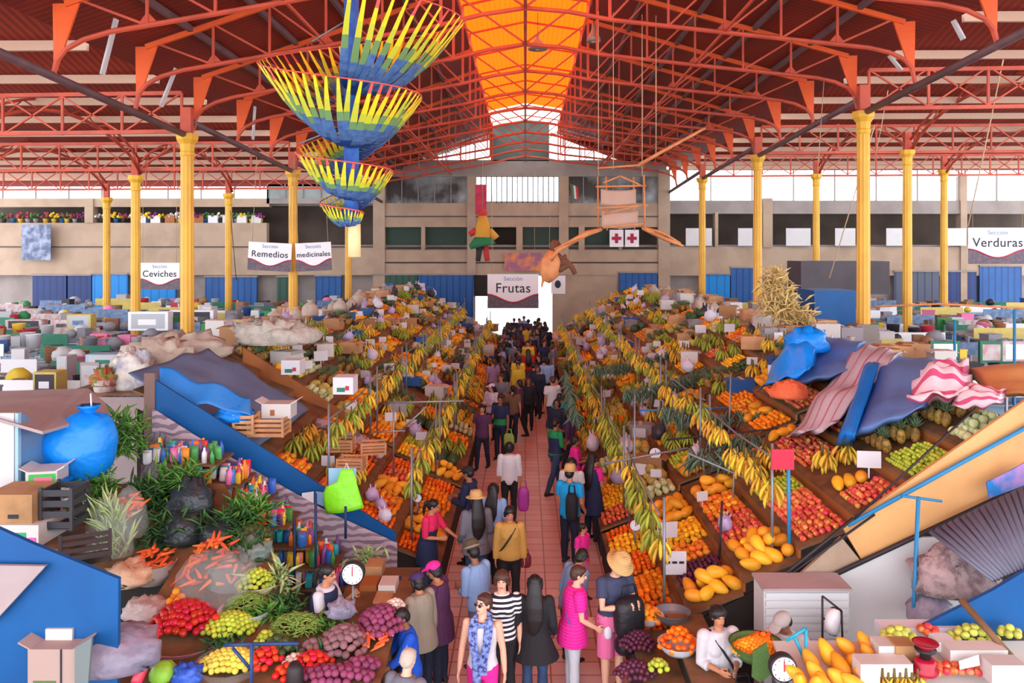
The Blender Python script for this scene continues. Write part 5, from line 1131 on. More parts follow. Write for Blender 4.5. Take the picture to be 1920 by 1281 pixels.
pods(558, 1180, .3, .22, .14, 'green bean pods in the larger heap before the vendor'); bowl(560, 1202, .36, .1, M_clear, 'clear plastic tray under the larger heap of pods', Yv(1190))
leafy('celery_bundle', 530, 1095, 9.7, .2, .25, M_leafp, 'pale celery bundle standing beside the vendor', 'vegetable', 60, .35)
leafy('herb_bundle', 530, 1140, 9.3, .3, .15, M_leafd, 'dark green herb bundle below the celery', 'herbs', 110, .2)
leafy('herb_bundle', 660, 1195, 8.8, .1, .08, M_leaf, 'small bright herb bunch between potatoes and carrots', 'herbs', 50, .14)
leafy('herb_bundle', 235, 815, 11.3, .34, .4, M_leaf, 'large leafy green bundle right of the blue bag', 'herbs', 260, .3)
leafy('herb_bundle', 175, 915, 10.6, .38, .3, M_leaf, 'leafy green bundle below the blue bag', 'herbs', 260, .28)
leafy('herb_bundle', 285, 935, 10.9, .4, .35, M_leafd, 'dark leafy bundle above the carrots', 'herbs', 300, .28)
leafy('herb_bundle', 300, 1000, 10.3, .3, .3, M_leafd, 'feathery carrot tops behind the net basket', 'herbs', 160, .25)
leafy('herb_bundle', 440, 1040, 10.0, .4, .2, M_leafd, 'dark herbs spread behind the big carrot bag', 'herbs', 180, .25)
leafy('herb_bundle', 610, 1185, 8.9, .25, .12, M_leaf, 'loose herbs at the vendor elbow', 'herbs', 80, .2)
leafy('leek_bundle', 205, 1000, 9.9, .22, .4, M_leafp, 'pale leek bundle in a clear plastic bag', 'vegetable', 120, .45, up=2.5)
mound('produce_bag', 205, 1030, .3, .2, .62, M_clear, 'clear plastic bag around the leeks', 'bag', Y=9.9, rough=.1)
mound('produce_bag', 400, 1120, .46, .36, .5, M_clear, 'big clear plastic bag around the carrots', 'bag', rough=.1)
mound('produce_bag', 243, 995, .22, .2, .5, M_clear, 'clear plastic bag around the upright carrots', 'bag', Y=10.1, rough=.1)
bowl(288, 1090, .27, .24, mat('white_net_basket', (206, 190, 186), .6), 'white rimmed net basket holding carrots', Yv(1060), 'basket')
bowl(480, 1128, .23, .22, mat('cream_net', (214, 204, 160), .7), 'cream net sack holding small yellow fruit', Yv(1100), 'net_sack')
bowl(433, 1268, .34, .16, M_clear, 'clear bag holding pale lemons', Yv(1255), 'lemon_bag')
mound('produce_bag', 440, 1090, .3, .3, .3, M_clear, 'crumpled clear bag between carrots and pods', 'bag', rough=.5)
bowl(350, 1222, .4, .14, mat('pink_clear_bag', (226, 150, 176), .3), 'pink plastic bag rolled down around the red peppers', Yv(1195), 'plastic_bag')
for k, (px, py, r, h, nm) in enumerate(((360, 965, .3, .45, 'top'), (345, 1010, .28, .3, 'lower'))):
    mound('bin_bag', px, py, r, .25, h, mat('black_plastic', (44, 52, 58), .3, bump=(12, 1)), 'black plastic wrapped bundle beside the sweets, %s one' % nm, 'bag')
mound('ginger_sack', 245, 1085, .3, .3, .18, mat('ginger_skin', (216, 176, 146), .7, bump=(14, 1)), 'pale roots heaped behind the blue board', 'roots', rough=.5)
mound('produce_bag', 280, 1150, .3, .24, .16, mat('mauve_bag', (190, 168, 166), .4, bump=(10, 1)), 'mauve plastic bag left of the red peppers', 'bag', rough=.4)
mound('plastic_sheet', 215, 1235, .44, .35, .3, M_lav, 'crumpled lavender plastic wrapped over a load at the bottom', 'bag', Y=7.7, rough=.25)
mb = MB(); mb.tube([at(262, 1180, 7.9), at(290, 1185, 7.95), at(272, 1240, 7.7), at(255, 1281, 7.5)], [.05, .06, .06, .05], 8); solo('red_plastic_bag', mb, M_redbag, 'red plastic bag edge beside the lavender load', 'bag')
mound('cabbage', 307, 1268, .14, .14, .14, mat('light_green_cabbage', (150, 208, 70), .5, bump=(12, .6)), 'light green cabbage at the bottom edge', 'cabbage', rough=.08)
mound('produce_bag', 352, 1272, .16, .14, .14, mat('cobalt_bag', (52, 92, 196), .35, bump=(9, 1)), 'cobalt blue bag beside the green cabbage', 'bag', rough=.4)
# board and boxes
quad('painted_board', [(-40, 975), (60, 1020), (222, 1086), (220, 1281), (220, 1700), (-40, 1700)], 7.45, .05, M_bluep, 'large blue painted board at the bottom corner of the picture', 'board')
quad('grey_board', [(-40, 1060), (85, 1062), (-5, 1160), (-40, 1180)], 7.36, .04, M_gboard, 'grey board leaning on the blue painted board', 'board')
boxpx('carton', 52, 1218, 140, 1290, 7.25, .35, mat('pale_pink_carton', (172, 146, 138), .75), 'pale cardboard carton before the blue board', 'box', parts=[(.12, .1, .6, .18, M_greencloth), (.7, 0, .73, 1, M_ink)])
boxpx('carton', 85, 1180, 135, 1230, 7.42, .1, M_cart2, 'folded printed newspaper carton behind the pale carton', 'box', lid=False)
quad('crate_side', [(140, 1215), (172, 1196), (165, 1281), (140, 1281)], 7.2, .03, mat('grey_green_crate', (112, 122, 124), .6), 'grey green crate side beside the pale carton', 'crate')
# ledge carrying the boxes behind the blue board, with the hut roof behind
mb = MB(); mb.bbox(at(-40, 1030, 9.2), at(130, 1045, 9.2) + V(0, 1.2, 0)); solo('storage_ledge', mb, M_wood, 'wooden ledge carrying cartons at the picture edge', 'shelf')
boxpx('carton', -30, 928, 60, 992, 9.3, .55, M_cart, 'brown cardboard box with a dark hand hole', 'box', parts=[(.5, .3, .72, .42, M_ink)], lid=False)
boxpx('carton', -20, 985, 72, 1032, 9.25, .55, M_cart2, 'white carton with green and pink print under the brown box', 'box', parts=[(.55, .2, .75, .7, mat('print_teal', (40, 160, 120), .6)), (.8, .1, .95, .5, mat('print_pink', (230, 90, 170), .6))], lid=False)
boxpx('carton', 44, 885, 98, 915, 9.9, .4, M_cart2, 'small white carton with green and pink label on the blue tarp', 'box', parts=[(.1, .1, .95, .85, mat('print_green', (60, 170, 80), .6)), (.28, .2, .85, .65, mat('print_rose', (228, 110, 140), .6))], tilt=.2)
def crate(px, py, Y, w, d, h, m, label, rz_=0.0, tilt=0.0, nm='plastic_crate', z=None):
    c = at(px, py, Y)
    if z is not None: c.z = z
    t = thing(nm, label, 'crate', c)
    for s in (-1, 1):
        for i in range(4):
            zz = h * (i + .5) / 4; mb = MB(); mb.box(c + V(0, s * d / 2, zz), (w, .014, h * .15)); mb.build('slat', m, t)
            mb = MB(); mb.box(c + V(s * w / 2, 0, zz), (.014, d, h * .15)); mb.build('slat', m, t)
    for sx in (-1, 1):
        for sy in (-1, 1): mb = MB(); mb.box(c + V(sx * w / 2, sy * d / 2, h / 2), (.035, .035, h)); mb.build('corner_post', m, t)
    mb = MB(); mb.box(c + V(0, 0, .01), (w, d, .015)); mb.build('base', m, t)
    t.rotation_euler = (tilt, 0, rz_); return t
M_blkpl = mat('black_crate_plastic', (54, 54, 60), .5); M_cratew = mat('crate_wood', (206, 150, 106), .7, nz=(3, .4))
crate(122, 985, 9.6, .36, .36, .5, M_blkpl, 'tall black plastic crate beside the cartons'); crate(160, 1055, 9.1, .5, .36, .3, M_iron, 'tilted black wire crate with a white rim', .5, -.5)
quad('crate_rim', [(122, 1010), (142, 985), (207, 1038), (190, 1060)], 8.85, .02, M_blkpl, 'black tray lid leaning on the wire crate', 'crate') if False else None
# hut roofs with the blue bag
mb = MB(); mb.prism([at(-60, 740, 12.2), at(165, 733, 12.2), at(215, 775, 11.6), at(80, 815, 9.9), at(-60, 775, 9.9)], (0, 0, .04)); solo('hut_roof', mb, M_gboard, 'flat grey board roof of the hut behind the blue bag', 'roof')
mb = MB(); mb.bbox(at(-60, 1000, 10.0), at(26, 775, 10.0) + V(0, .05, 0)); solo('hut_door', mb, M_white, 'white painted metal door of the hut', 'door')
mb = MB(); mb.bbox(at(28, 1000, 10.0), at(34, 775, 10.0) + V(0, .06, 0)); solo('hut_post', mb, mat('pale_blue_steel', (150, 186, 210), .5), 'pale blue corner post of the hut', 'post')
mb = MB(); mb.prism([at(36, 775, 10.05), at(95, 818, 10.6), at(95, 950, 10.6), at(36, 960, 10.05)], (0, .05, 0)); solo('hut_wall', mb, mat('blue_grey_board', (88, 132, 172), .6, nz=(2, .7, (120, 110, 120))), 'blue grey side board of the hut below the roof', 'board')
t = thing('plastic_bag', 'big bright blue plastic bag tied at the top', 'bag', at(150, 905, 10.7)); c = wloc(t)
mb = MB(); mb.ell(c + V(0, 0, .46), (.5, .36, .48), None, 32, 22, 0, lambda v: v * (1 + .12 * noise.noise(v * 3.2) + .04 * math.sin(9 * math.atan2(v.y, v.x)) * max(0, v.z + .1)) + V(.22 * max(0, v.z), 0, 0)); mb.build('pouch', M_bag2, t)
mb = MB(); mb.lathe(c + V(.12, 0, .88), [(.08, 0), (.06, .05), (.13, .12), (.16, .16), (.1, .13)], 14, flute=.25); mb.build('knot', M_bag2, t)
mb = MB(); mb.tube([at(172, 775, 10.7), at(170, 738, 10.7)], .012, 6); solo('white_stick', mb, M_card, 'thin white stick behind the blue bag', 'stick')
mb = MB(); mb.tube([at(-40, 922, 9.6), at(40, 925, 9.6), at(100, 912, 9.9), at(135, 895, 10.3)], [(.07, .05), (.07, .05), (.06, .04), (.04, .03)], 10); solo('rolled_tarp', mb, M_bag2, 'rolled blue tarp along the top of the cartons', 'tarp')
mb = MB(); mb.prism([at(262, 905, 11.2), at(272, 818, 12.2), at(300, 812, 12.2), at(362, 860, 12.0), at(300, 905, 11.0)], (0, 0, .03)); solo('corrugated_sheet', mb, M_gcorr, 'small dark corrugated sheet under the striped cloth', 'roof')
# the long partition between vegetable stall and fruit stall
quad('painted_board', [(290, 712), (742, 1000), (742, 1022), (620, 962), (420, 852), (290, 768)], 12.42, .05, M_bluep, 'long blue painted board slanting down towards the aisle', 'board')
quad('board_end', [(270, 700), (290, 700), (290, 835), (270, 820)], 12.4, .08, mat('mauve_wood', (120, 94, 88), .7), 'worn brown end post of the long blue board', 'post')
mb = MB()
def stripf(u, v):
    x = lerp(286, 745, u); yt = interp([286, 420, 620, 745], [765, 850, 962, 1018], x); yb = interp([286, 420, 600, 700, 745], [835, 905, 1045, 1090, 1110], x)
    return at(x, lerp(yt, yb, v), 12.3) + V(0, .05 * math.sin(14 * u + 3 * v) * v - .05 * v, 0)
mb.grid(stripf, 40, 10, .012); solo('striped_sheet', mb, M_strc, 'grey and white striped sheet hanging below the long blue board', 'cloth')
mb = MB(); mb.grid(lambda u, v: V(lerp(-6.3, -4.3, u), lerp(12.7, 15.9, v), zsh(lerp(-6.3, -4.3, u)) * .3 + (.5 + .6 * (lerp(6.3, 4.3, u) - 1.35)) * .7 + .14 + .1 * noise.noise(V(u * 4, v * 4, 1)) - .3 * max(0, u - .8)), 24, 24, .015); solo('grey_tarp', mb, M_tarpg, 'grey blue tarp covering the upper tiers behind the long blue board', 'tarp')
mb = MB(); mb.grid(lambda u, v: at(lerp(300, 470, u), lerp(690, 745, u) + v * (45 + 10 * math.sin(6 * u)), 12.9 - .3 * v) + V(0, 0, .05 * math.sin(12 * u + 2 * v)), 24, 8, .02); solo('blue_tarp', mb, M_tarpb, 'blue tarp folded over the top of the long blue board', 'tarp')
mound('tarp_bundle', 440, 785, .3, .25, .2, M_bag2, 'bright blue knotted tarp bundle beside the wooden crates', 'tarp', Y=12.8, rough=.35)
quad('brown_board', [(455, 652), (682, 798), (640, 800), (600, 800), (455, 705)], 16.75, .06, M_brn, 'brown wooden board slanting between two fruit stalls on the left', 'board')
mb = MB(); mb.grid(lambda u, v: at(lerp(595, 690, u), lerp(788, 828, u * u) + v * 12, 15.5) + V(0, -.25 * v, .03), 14, 4, .012); solo('white_cloth', mb, M_strc, 'pale striped cloth over the foot of the brown board', 'cloth')
crate(505, 815, 12.9, .55, .4, .3, M_cratew, 'wooden crate standing on the grey blue tarp', nm='wooden_crate'); boxpx('carton', 490, 758, 545, 785, 12.95, .35, M_cart2, 'white carton on the wooden crate', 'box', lid=True, parts=[(.3, .2, .45, .6, M_brn)])
crate(462, 812, 12.75, .3, .3, .32, M_cratew, 'wooden crate left of the white carton', nm='wooden_crate')
for k, (px, py, Y) in enumerate(((640, 845, 14.2), (660, 880, 13.6), (700, 850, 14.5))): crate(px, py, Y, .42, .32, .22, M_cratew, 'wooden fruit crate on the first left stall, %s from the long board' % ORD[k], R.uniform(-.3, .3), nm='wooden_crate')
# sweets and packets on small shelves below the striped sheet
t = thing('sweet_rack', 'stepped rack of sweets below the striped sheet', 'rack', (-3.8, 11.9, 0))
PK = [fr('packet_' + n, c, rough=.3) for n, c in (('red', (214, 50, 54)), ('yellow', (240, 200, 60)), ('blue', (60, 110, 200)), ('white', (226, 222, 226)), ('teal', (50, 170, 180)), ('pink', (226, 120, 170)), ('orange', (240, 130, 50)), ('violet', (120, 80, 150)), ('green', (80, 160, 80)))]
pm = []
for m in PK:
    mb = MB(); mb.tube([(0, 0, 0), (0, 0, .02), (0, 0, .11), (0, 0, .15)], [(.035, .015), (.045, .028), (.045, .026), (.045, .004)], 8); pm.append(mb.mesh('packet', [m]))
    mb = MB(); mb.lathe((0, 0, 0), [(.03, 0), (.032, .1), (.03, .12), (.013, .15), (.013, .18)], 10); pm.append(mb.mesh('bottle', [m]))
n = 0
for i in range(7):
    z = .62 + .3 * i; xr = -2.75 - .34 * i
    mb = MB(); mb.bbox((xr - .75, 11.5, z - .03), (xr + .35, 12.2, z)); mb.build('shelf', M_wood, t)
    for _ in range(62):
        j = R.randrange(len(pm)); n += 1; bt = pm[j].name.startswith('bottle'); nm = 'bottle' if bt else 'packet'
        put('sweet_' + nm, pm[j], (R.uniform(xr - .7, xr + .3), R.uniform(11.52, 12.1), z), (R.uniform(-.2, .1), 0, R.uniform(-.6, .6)), R.uniform(1.0, 1.6), '%s %s on the %s shelf of the sweet rack' % (pm[j].materials[0].name.split('_')[1], nm, ORD[i]), nm, '%s %s on the %s shelf of the sweet rack' % (pm[j].materials[0].name.split('_')[1], nm, ORD[i]))
for k, (x, y0, y1, Y) in enumerate(((592, 925, 1150, 11.4), (552, 975, 1100, 11.4), (648, 950, 1010, 11.8), (750, 1080, 1200, 10.3))):
    mb = MB(); mb.tube([at(x, y0, Y), at(x, y1, Y)], .02, 6); solo('stall_post', mb, mat('navy_post', (36, 52, 100), .5), 'navy upright post in front of the striped sheet, %s from the left' % ORD[k], 'post', 'navy posts')
# hanging scales
def scale_(px, py, Y, r, label, stem=.5, col=None, ring=None, pan=True, rx=0.0):
    c = at(px, py, Y); t = thing('dial_scale', label, 'scale', c - V(0, 0, r + stem))
    q = Matrix.Rotation(PI / 2, 3, 'X')
    mb = MB(); mb.lathe(c, [(r * 1.12, -.06), (r * 1.15, 0), (r * 1.12, .03), (r, .035)], 28, rot=q); mb.build('case', ring or M_iron, t)
    mb = MB(); mb.lathe(c - V(0, .036, 0), [(r, 0), (.001, .004)], 28, rot=q, smooth=False); dl = mb.build('dial', M_signw, t)
    mb = MB(); mb.box(c + V(0, -.046, r * .3), (.012, .006, r * .9)); mb.build('needle', M_signr, dl)
    for k in range(12): a = k * PI / 6; mb = MB(); mb.box(c + V(math.sin(a) * r * .84, -.043, math.cos(a) * r * .84), (.008, .004, r * .1), Matrix.Rotation(a, 3, 'Y')); mb.build('tick_mark', M_ink, dl)
    mb = MB(); mb.tube([c - V(0, 0, r * 1.1), c - V(0, 0, r + stem)], .016, 6); mb.build('stem', M_steel, t)
    if pan: mb = MB(); mb.lathe(c - V(0, 0, r + stem), [(.14, 0), (.24, .06), (.26, .07)], 20); mb.build('pan', M_steel, t)
    return t
scale_(662, 1075, 9.4, .12, 'white dial scale hanging beside the navy pinafore vendor', .55)
mb = MB(); mb.bbox(at(637, 1165, 9.25), at(680, 1180, 9.25) + V(0, .3, 0)); solo('scale_tray', mb, M_iron, 'dark metal tray beneath the dial scale', 'tray')
t = thing('scale_stand', 'blue metal scale frame at the front of the vegetables', 'stand', at(470, 1281, 7.9))
for a, b in (((420, 1210), (472, 1208)), ((472, 1208), (470, 1330)), ((436, 1215), (470, 1255)), ((472, 1208), (560, 1207))):
    mb = MB(); mb.tube([at(*a, 7.9), at(*b, 7.9)], .018, 6); mb.build('bar', mat('dark_blue_bar', (40, 66, 120), .5), t)
mb = MB(); mb.lathe(at(553, 1300, 7.9), [(.07, 0), (.09, .05), (.08, .25), (.05, .3)], 16); solo('dark_post', mb, M_iron, 'dark rounded scale post between the two tomato heaps', 'post')
# lime green bag hung over a pale blue sheet
quad('pale_blue_sheet', [(616, 878), (668, 878), (668, 955), (616, 962)], 12.32, .01, mat('pale_blue_sheet', (150, 204, 236), .5), 'pale blue plastic sheet behind the lime green bag', 'sheet')
t = thing('plastic_bag', 'lime green plastic bag hanging by its handles', 'bag', at(650, 960, 12.1))
mb = MB(); mb.grid(lambda u, v: at(lerp(640 - 26 * v, 662 + 20 * v, u) - 18 * (v > .35) * (1 - u) * math.sin(PI * min(1, v)) , lerp(880, 962 - 10 * u, v), 12.1) + V(0, -.1 * math.sin(PI * u) * v, 0), 12, 10, .02); mb.build('pouch', mat('lime_plastic', (138, 232, 40), .4, bump=(8, .8)), t)
mb = MB(); mb.tube([at(645, 885, 12.1), at(650, 868, 12.1), at(656, 885, 12.1)], .012, 6); mb.build('handle', M_card, t)
quad('card', [(566, 925), (588, 922), (588, 945), (566, 946)], 12.3, .01, M_card, 'small white printed card on the long blue board', 'card'); quad('card', [(592, 922), (620, 925), (620, 955), (594, 945)], 12.3, .01, mat('blue_print_card', (130, 170, 214), .6), 'pale blue printed card beside the lime green bag', 'card')
# goods between the vendor and the aisle
for k, (px, py, Y, m) in enumerate(((700, 1085, 10.4, M_cart), (725, 1120, 9.9, M_cart2), (690, 1120, 9.95, M_brn), (715, 1150, 9.6, M_cart))):
    boxpx('carton', px - 16, py - 22, px + 16, py + 16, Y, .3, m, 'small box stacked beside the vendor and the navy post, %s from the top' % ORD[k], 'box', lid=False)
leafy('herb_bundle', 690, 1045, 11.4, .2, .12, M_leafp, 'pale greens under the striped sheet end', 'herbs', 70, .2)

dome('avocado', 522, 1222, .17, .16, .1, 'dark green avocado between the lemons and the pods'); dome('lime', 498, 1208, .1, .12, .1, 'yellow green lime right of the scale stand'); dome('garlic', 552, 1246, .1, .12, .06, 'white garlic bulb between the two tomato heaps')
dome('onion', 680, 1258, .2, .14, .08, 'red onion in the heap nearest the bald head'); dome('tomato', 540, 1268, .14, .12, .07, 'tomato in the small heap behind the dark post'); dome('potato', 590, 1222, .14, .12, .08, 'brownish potato left of the big potato heap')
leafy('herb_bundle', 420, 1222, 8.55, .3, .06, M_leafd, 'dark herbs between the limes and the lemons', 'herbs', 120, .18); leafy('herb_bundle', 600, 1222, 8.5, .3, .06, M_leafd, 'dark herbs below the green pods', 'herbs', 120, .18); leafy('herb_bundle', 500, 1150, 9.15, .25, .1, M_leaf, 'bright herbs between the two heaps of pods', 'herbs', 120, .2)
leafy('herb_bundle', 420, 985, 10.5, .45, .2, M_leafd, 'dark herbs right of the black plastic bundles', 'herbs', 260, .28); leafy('herb_bundle', 470, 960, 10.75, .35, .2, M_leaf, 'green herbs under the sweet rack', 'herbs', 180, .26); leafy('herb_bundle', 340, 900, 11.0, .4, .25, M_leaf, 'leafy herbs above the black plastic bundles', 'herbs', 200, .28)
mound('bin_bag', 408, 1010, .26, .2, .22, MATS['black_plastic'], 'small black plastic bundle under the two black bundles', 'bag'); mound('produce_bag', 465, 1040, .3, .22, .2, mat('smoky_film', (120, 134, 128), .25, bump=(10, 1)), 'smoky plastic bag of greens behind the yellow sack', 'bag', rough=.4)
mound('produce_bag', 640, 1150, .16, .14, .14, M_lav, 'lavender bag of garlic by the vendor hands', 'bag', Y=8.95, rough=.4)
# ------------------------------------------------------------------ right side: tarps, boards, the front tables
def ter_at(px, py, off=0.0):
    a = (px - VX) / F; b = (py - VY) / F; Y = (5.81 - off) / (b + .6 * abs(a)); return V(a * Y, Y, H - b * Y)
def tarp(name, corners, off, m, label, nu=26, nv=20, fold=.06, freq=9, th=.015, cat='tarp', hump=0.0, bands=None, axis=0):
    """cloth lying over the stepped stalls; corners in the picture, mapped onto the stall slope"""
    (a, b, c, d) = [Vector((x, y, 0)) for x, y in corners]
    def f(u, v):
        p = a.lerp(b, u).lerp(d.lerp(c, u), v); e = min(u, 1 - u, v, 1 - v)
        q = ter_at(p.x, p.y, off * min(1, .35 + e * 6))
        return q + V(0, 0, fold * (math.sin(freq * v + 2.2 * noise.noise(V(u * 2, v * 2, 3))) * .5 + noise.noise(V(u * 4, v * 4, 7))) + hump * math.sin(PI * u) * math.sin(PI * v))
    mb = MB(); mb.grid(f, nu, nv, -th)
    if bands:
        for k in range(2 * nu * nv): q = k % (nu * nv); i = q // nv if axis == 0 else q % nv; mb.m[k] = 1 if (i % bands[0]) in bands[1] else 0
    return tag(mb.build(name, m), label, cat)
M_strp1 = mat('grey_pink_striped_tarp', (196, 176, 186), .7, stripes=('X', 2.6, .22, .25), rgb2=(176, 96, 120), bump=(6, .6)); M_strp2 = mat('pink_white_stripes', (240, 220, 226), .75, stripes=('Z', 7, .45, .6), rgb2=(214, 84, 128), bump=(8, .5))
M_gpk = mat('grey_mauve_cloth', (190, 176, 186), .7, bump=(6, .6)); M_pst = mat('faded_rose_cloth', (176, 104, 128), .7, bump=(6, .6)); M_wpk = mat('pale_pink_cloth', (232, 206, 216), .75, bump=(8, .5)); M_pst2 = mat('rose_cloth', (206, 84, 126), .75, bump=(8, .5))
M_tarpm = mat('violet_blue_tarp', (92, 124, 180), .6, bump=(4, .5), nz=(1, .5, (60, 116, 186)))
tarp('blue_tarp', [(1508, 628), (1625, 640), (1600, 700), (1470, 735)], .42, M_tarpm, 'dull blue tarp over the rear upper tiers on the right, under the bright blue bundle')
tarp('striped_tarp', [(1600, 645), (1700, 660), (1560, 800), (1470, 835)], .5, [M_gpk, M_pst], 'grey and pink striped tarp sliding down the right hand stall', nu=30, fold=.1, freq=14, bands=(6, (2,)))
tarp('blue_tarp', [(1640, 668), (1800, 675), (1740, 770), (1590, 832)], .5, M_tarpm, 'large violet blue tarp over the first stall on the right')
tarp('blue_tarp', [(1622, 672), (1658, 668), (1600, 838), (1566, 836)], .58, mat('azure_tarp', (10, 116, 206), .5, bump=(6, .7)), 'azure rolled edge of the violet blue tarp', nu=8, fold=.05, hump=.12)
tarp('striped_cloth', [(1720, 690), (1815, 680), (1830, 745), (1690, 765)], .62, [M_wpk, M_pst2], 'crumpled pink and white striped cloth heaped on the violet blue tarp', fold=.16, freq=16, cat='cloth', hump=.15, bands=(3, (0,)), axis=1)
tarp('striped_cloth', [(1800, 715), (1888, 735), (1880, 752), (1780, 762)], .6, [M_wpk, M_pst2], 'loose end of the pink and white striped cloth towards the plywood', fold=.08, freq=12, cat='cloth', bands=(3, (0,)), axis=1)
tarp('blue_tarp', [(1480, 625), (1548, 622), (1530, 690), (1420, 742)], .7, M_bag2, 'bright blue twisted tarp bundle on the upper tiers to the right', fold=.14, freq=14, hump=.2)
mound('tarp_bundle', 1512, 655, .42, .3, .38, M_bag2, 'bright blue ball of tarp on top of the twisted bundle', 'tarp', Y=ter_at(1512, 655, .7).y, rough=.25)
mound('orange_sack', 1480, 742, .35, .3, .25, mat('orange_net', (230, 110, 70), .7, bump=(30, 1)), 'orange net sack between the bright blue bundle and the striped tarp', 'sack', Y=ter_at(1480, 742, .4).y, rough=.3)
# straw bundle by the second column
def straw(px, py, Y, rx, rz_, n, label):
    c = at(px, py, Y); mb = MB()
    for _ in range(n):
        d = V(R.gauss(0, 1), R.gauss(0, 1), R.gauss(.5, 1)).normalized(); p = c + V(R.gauss(0, .4) * rx, R.gauss(0, .3) * rx, R.gauss(0, .4) * rz_); mb.tube([p, p + d * .2, p + d * .38 + V(0, 0, -.06)], [(.012, .008), (.03, .02), (.004, .004)], 5)
    return solo('straw_bundle', mb, M_strawb, label, 'straw')
M_strawb = mat('dry_straw', (214, 184, 120), .8, var=.2, nz=(10, .3))
YS = 20.5
for k, (px, py, rx, h) in enumerate(((1450, 530, .3, .35), (1470, 555, .4, .4), (1448, 575, .4, .35), (1490, 590, .6, .4), (1500, 610, .5, .3))): straw(px, py, YS, rx, h, 110, 'bundle of dry straw stacked beside the blue tarps, %s from the top' % ORD[k])
# plywood partitions
def ply(pts, Y, m, label, name='plywood_sheet', th=.05): return quad(name, pts, Y, th, m, label, 'board')
ply([(1580, 990), (1920, 753), (2060, 656), (2060, 840), (1920, 908), (1617, 1052)], 9.75, M_ply, 'large plywood sheet slanting up beside the right hand stall')
ply([(1500, 1078), (1578, 1008), (1614, 1052), (1530, 1098), (1480, 1108)], 9.74, mat('weathered_board', (176, 150, 128), .7, nz=(2, .6, (140, 116, 100))), 'weathered short board at the foot of the large plywood sheet', 'plank')
mb = MB(); mb.tube([at(1815, 690, 13.6), at(1960, 690, 13.6)], .02, 4)
t = tarp('plywood_sheet', [(1815, 690), (1990, 672), (1990, 748), (1850, 742)], .3, M_ply, 'plywood offcuts lying at the top of the first stall on the right', fold=.03, th=.03, cat='board')
for k, (x0, y0, x1, y1, w, m) in enumerate(((1590, 985, 1990, 765, .028, M_bluesteel), (1430, 1112, 1600, 972, .022, M_iron), (1500, 1108, 1990, 878, .03, M_iron), (1600, 975, 1830, 765, .016, M_iron), (1450, 1100, 1640, 965, .016, M_iron))):
    mb = MB(); mb.tube([at(x0, y0, 9.68), at(x1, y1, 9.68)], w, 6); solo('sloping_bar', mb, m, 'sloping %s bar along the plywood sheet, %s of the bars' % ('blue' if k == 0 else 'dark', ORD[k]), 'bar')
mb = MB(); mb.tube([at(1722, 932, 9.3), at(1712, 1168, 9.3), at(1711, 1400, 9.3)], .025, 8); mb.tube([at(1690, 930, 9.3), at(1766, 940, 9.3)], .016, 6); solo('blue_post', mb, M_bluesteel, 'bright blue upright post in front of the plywood sheet', 'post')
mb = MB(); mb.prism([at(1540, 1095, 9.7), at(1722, 1008, 9.7), at(1800, 1008, 9.7), at(1850, 1120, 9.7), at(1720, 1240, 9.7), at(1540, 1240, 9.7)], (0, .04, 0)); solo('white_panel', mb, M_white, 'white painted wall panel under the plywood sheet', 'panel')
# garlic and onions in a net below the awning
mound('net_sack', 1790, 1100, .5, .3, .42, mat('garlic_net', (176, 150, 150), .8, bump=(22, 1), nz=(9, .8, (120, 92, 100))), 'net sack of garlic and roots below the corrugated awning', 'sack', Y=9.3, rough=.3)
mound('net_sack', 1745, 1165, .25, .25, .3, M_lav, 'pale lavender sack beneath the garlic net', 'sack', Y=9.3, rough=.3)
mb = MB()
mb.grid(lambda u, v: at(*((V(1742, 1000, 0).lerp(V(1990, 880, 0), u)).lerp(V(1862, 1092, 0).lerp(V(1990, 1040, 0), u), v)).to_tuple()[:2], lerp(9.2, 8.5, v)) + V(0, 0, .012 * math.sin(u * 130)), 90, 2, .02); solo('corrugated_awning', mb, mat('slate_corrugated', (110, 112, 132), .45, metal=.2, nz=(2, .4, (86, 88, 108))), 'grey corrugated metal awning at the right edge of the picture', 'awning')
ply([(1690, 1195), (1862, 1108), (1990, 1030), (1990, 1180), (1800, 1192)], 8.35, M_bluep, 'blue painted board under the corrugated awning', 'painted_board')
ply([(1700, 1192), (1800, 1145), (1800, 1172)], 8.3, M_bluesteel, 'small blue strip on the blue board', 'board_strip', .02) if False else None
quad('blue_bunting', [(1850, 905), (1900, 880), (1935, 860), (1935, 905), (1855, 935)], 9.5, .02, mat('blue_bunting', (30, 112, 186), .6, nz=(3, .8, (200, 130, 180))), 'blue and pink cloth strip hanging under the plywood sheet', 'cloth')
mb = MB(); mb.tube([at(1802, 1125, 8.2), at(1912, 1250, 7.7)], .035, 8); solo('wooden_pole', mb, M_wood, 'wooden pole leaning against the blue board', 'pole')
# white slatted freezer cabinet
t = thing('slatted_cabinet', 'white slatted metal cabinet behind the capped vendor', 'cabinet', at(1511, 1240, 9.25)); a = at(1432, 1340, 9.25); b = at(1592, 1106, 9.25)
mb = MB(); mb.bbox((a.x, 9.25, 0), (b.x, 9.65, b.z)); mb.build('body', M_white, t)
for i in range(11): z = b.z - .03 - i * .09; mb = MB(); mb.bbox((a.x + .02, 9.225, z - .066), (b.x - .02, 9.25, z)); mb.build('slat', mat('white_slat', (206, 206, 210), .5), t)
mb = MB(); mb.bbox((a.x - .02, 9.2, b.z), (b.x + .02, 9.67, b.z + .03)); mb.build('top', M_gboard, t)
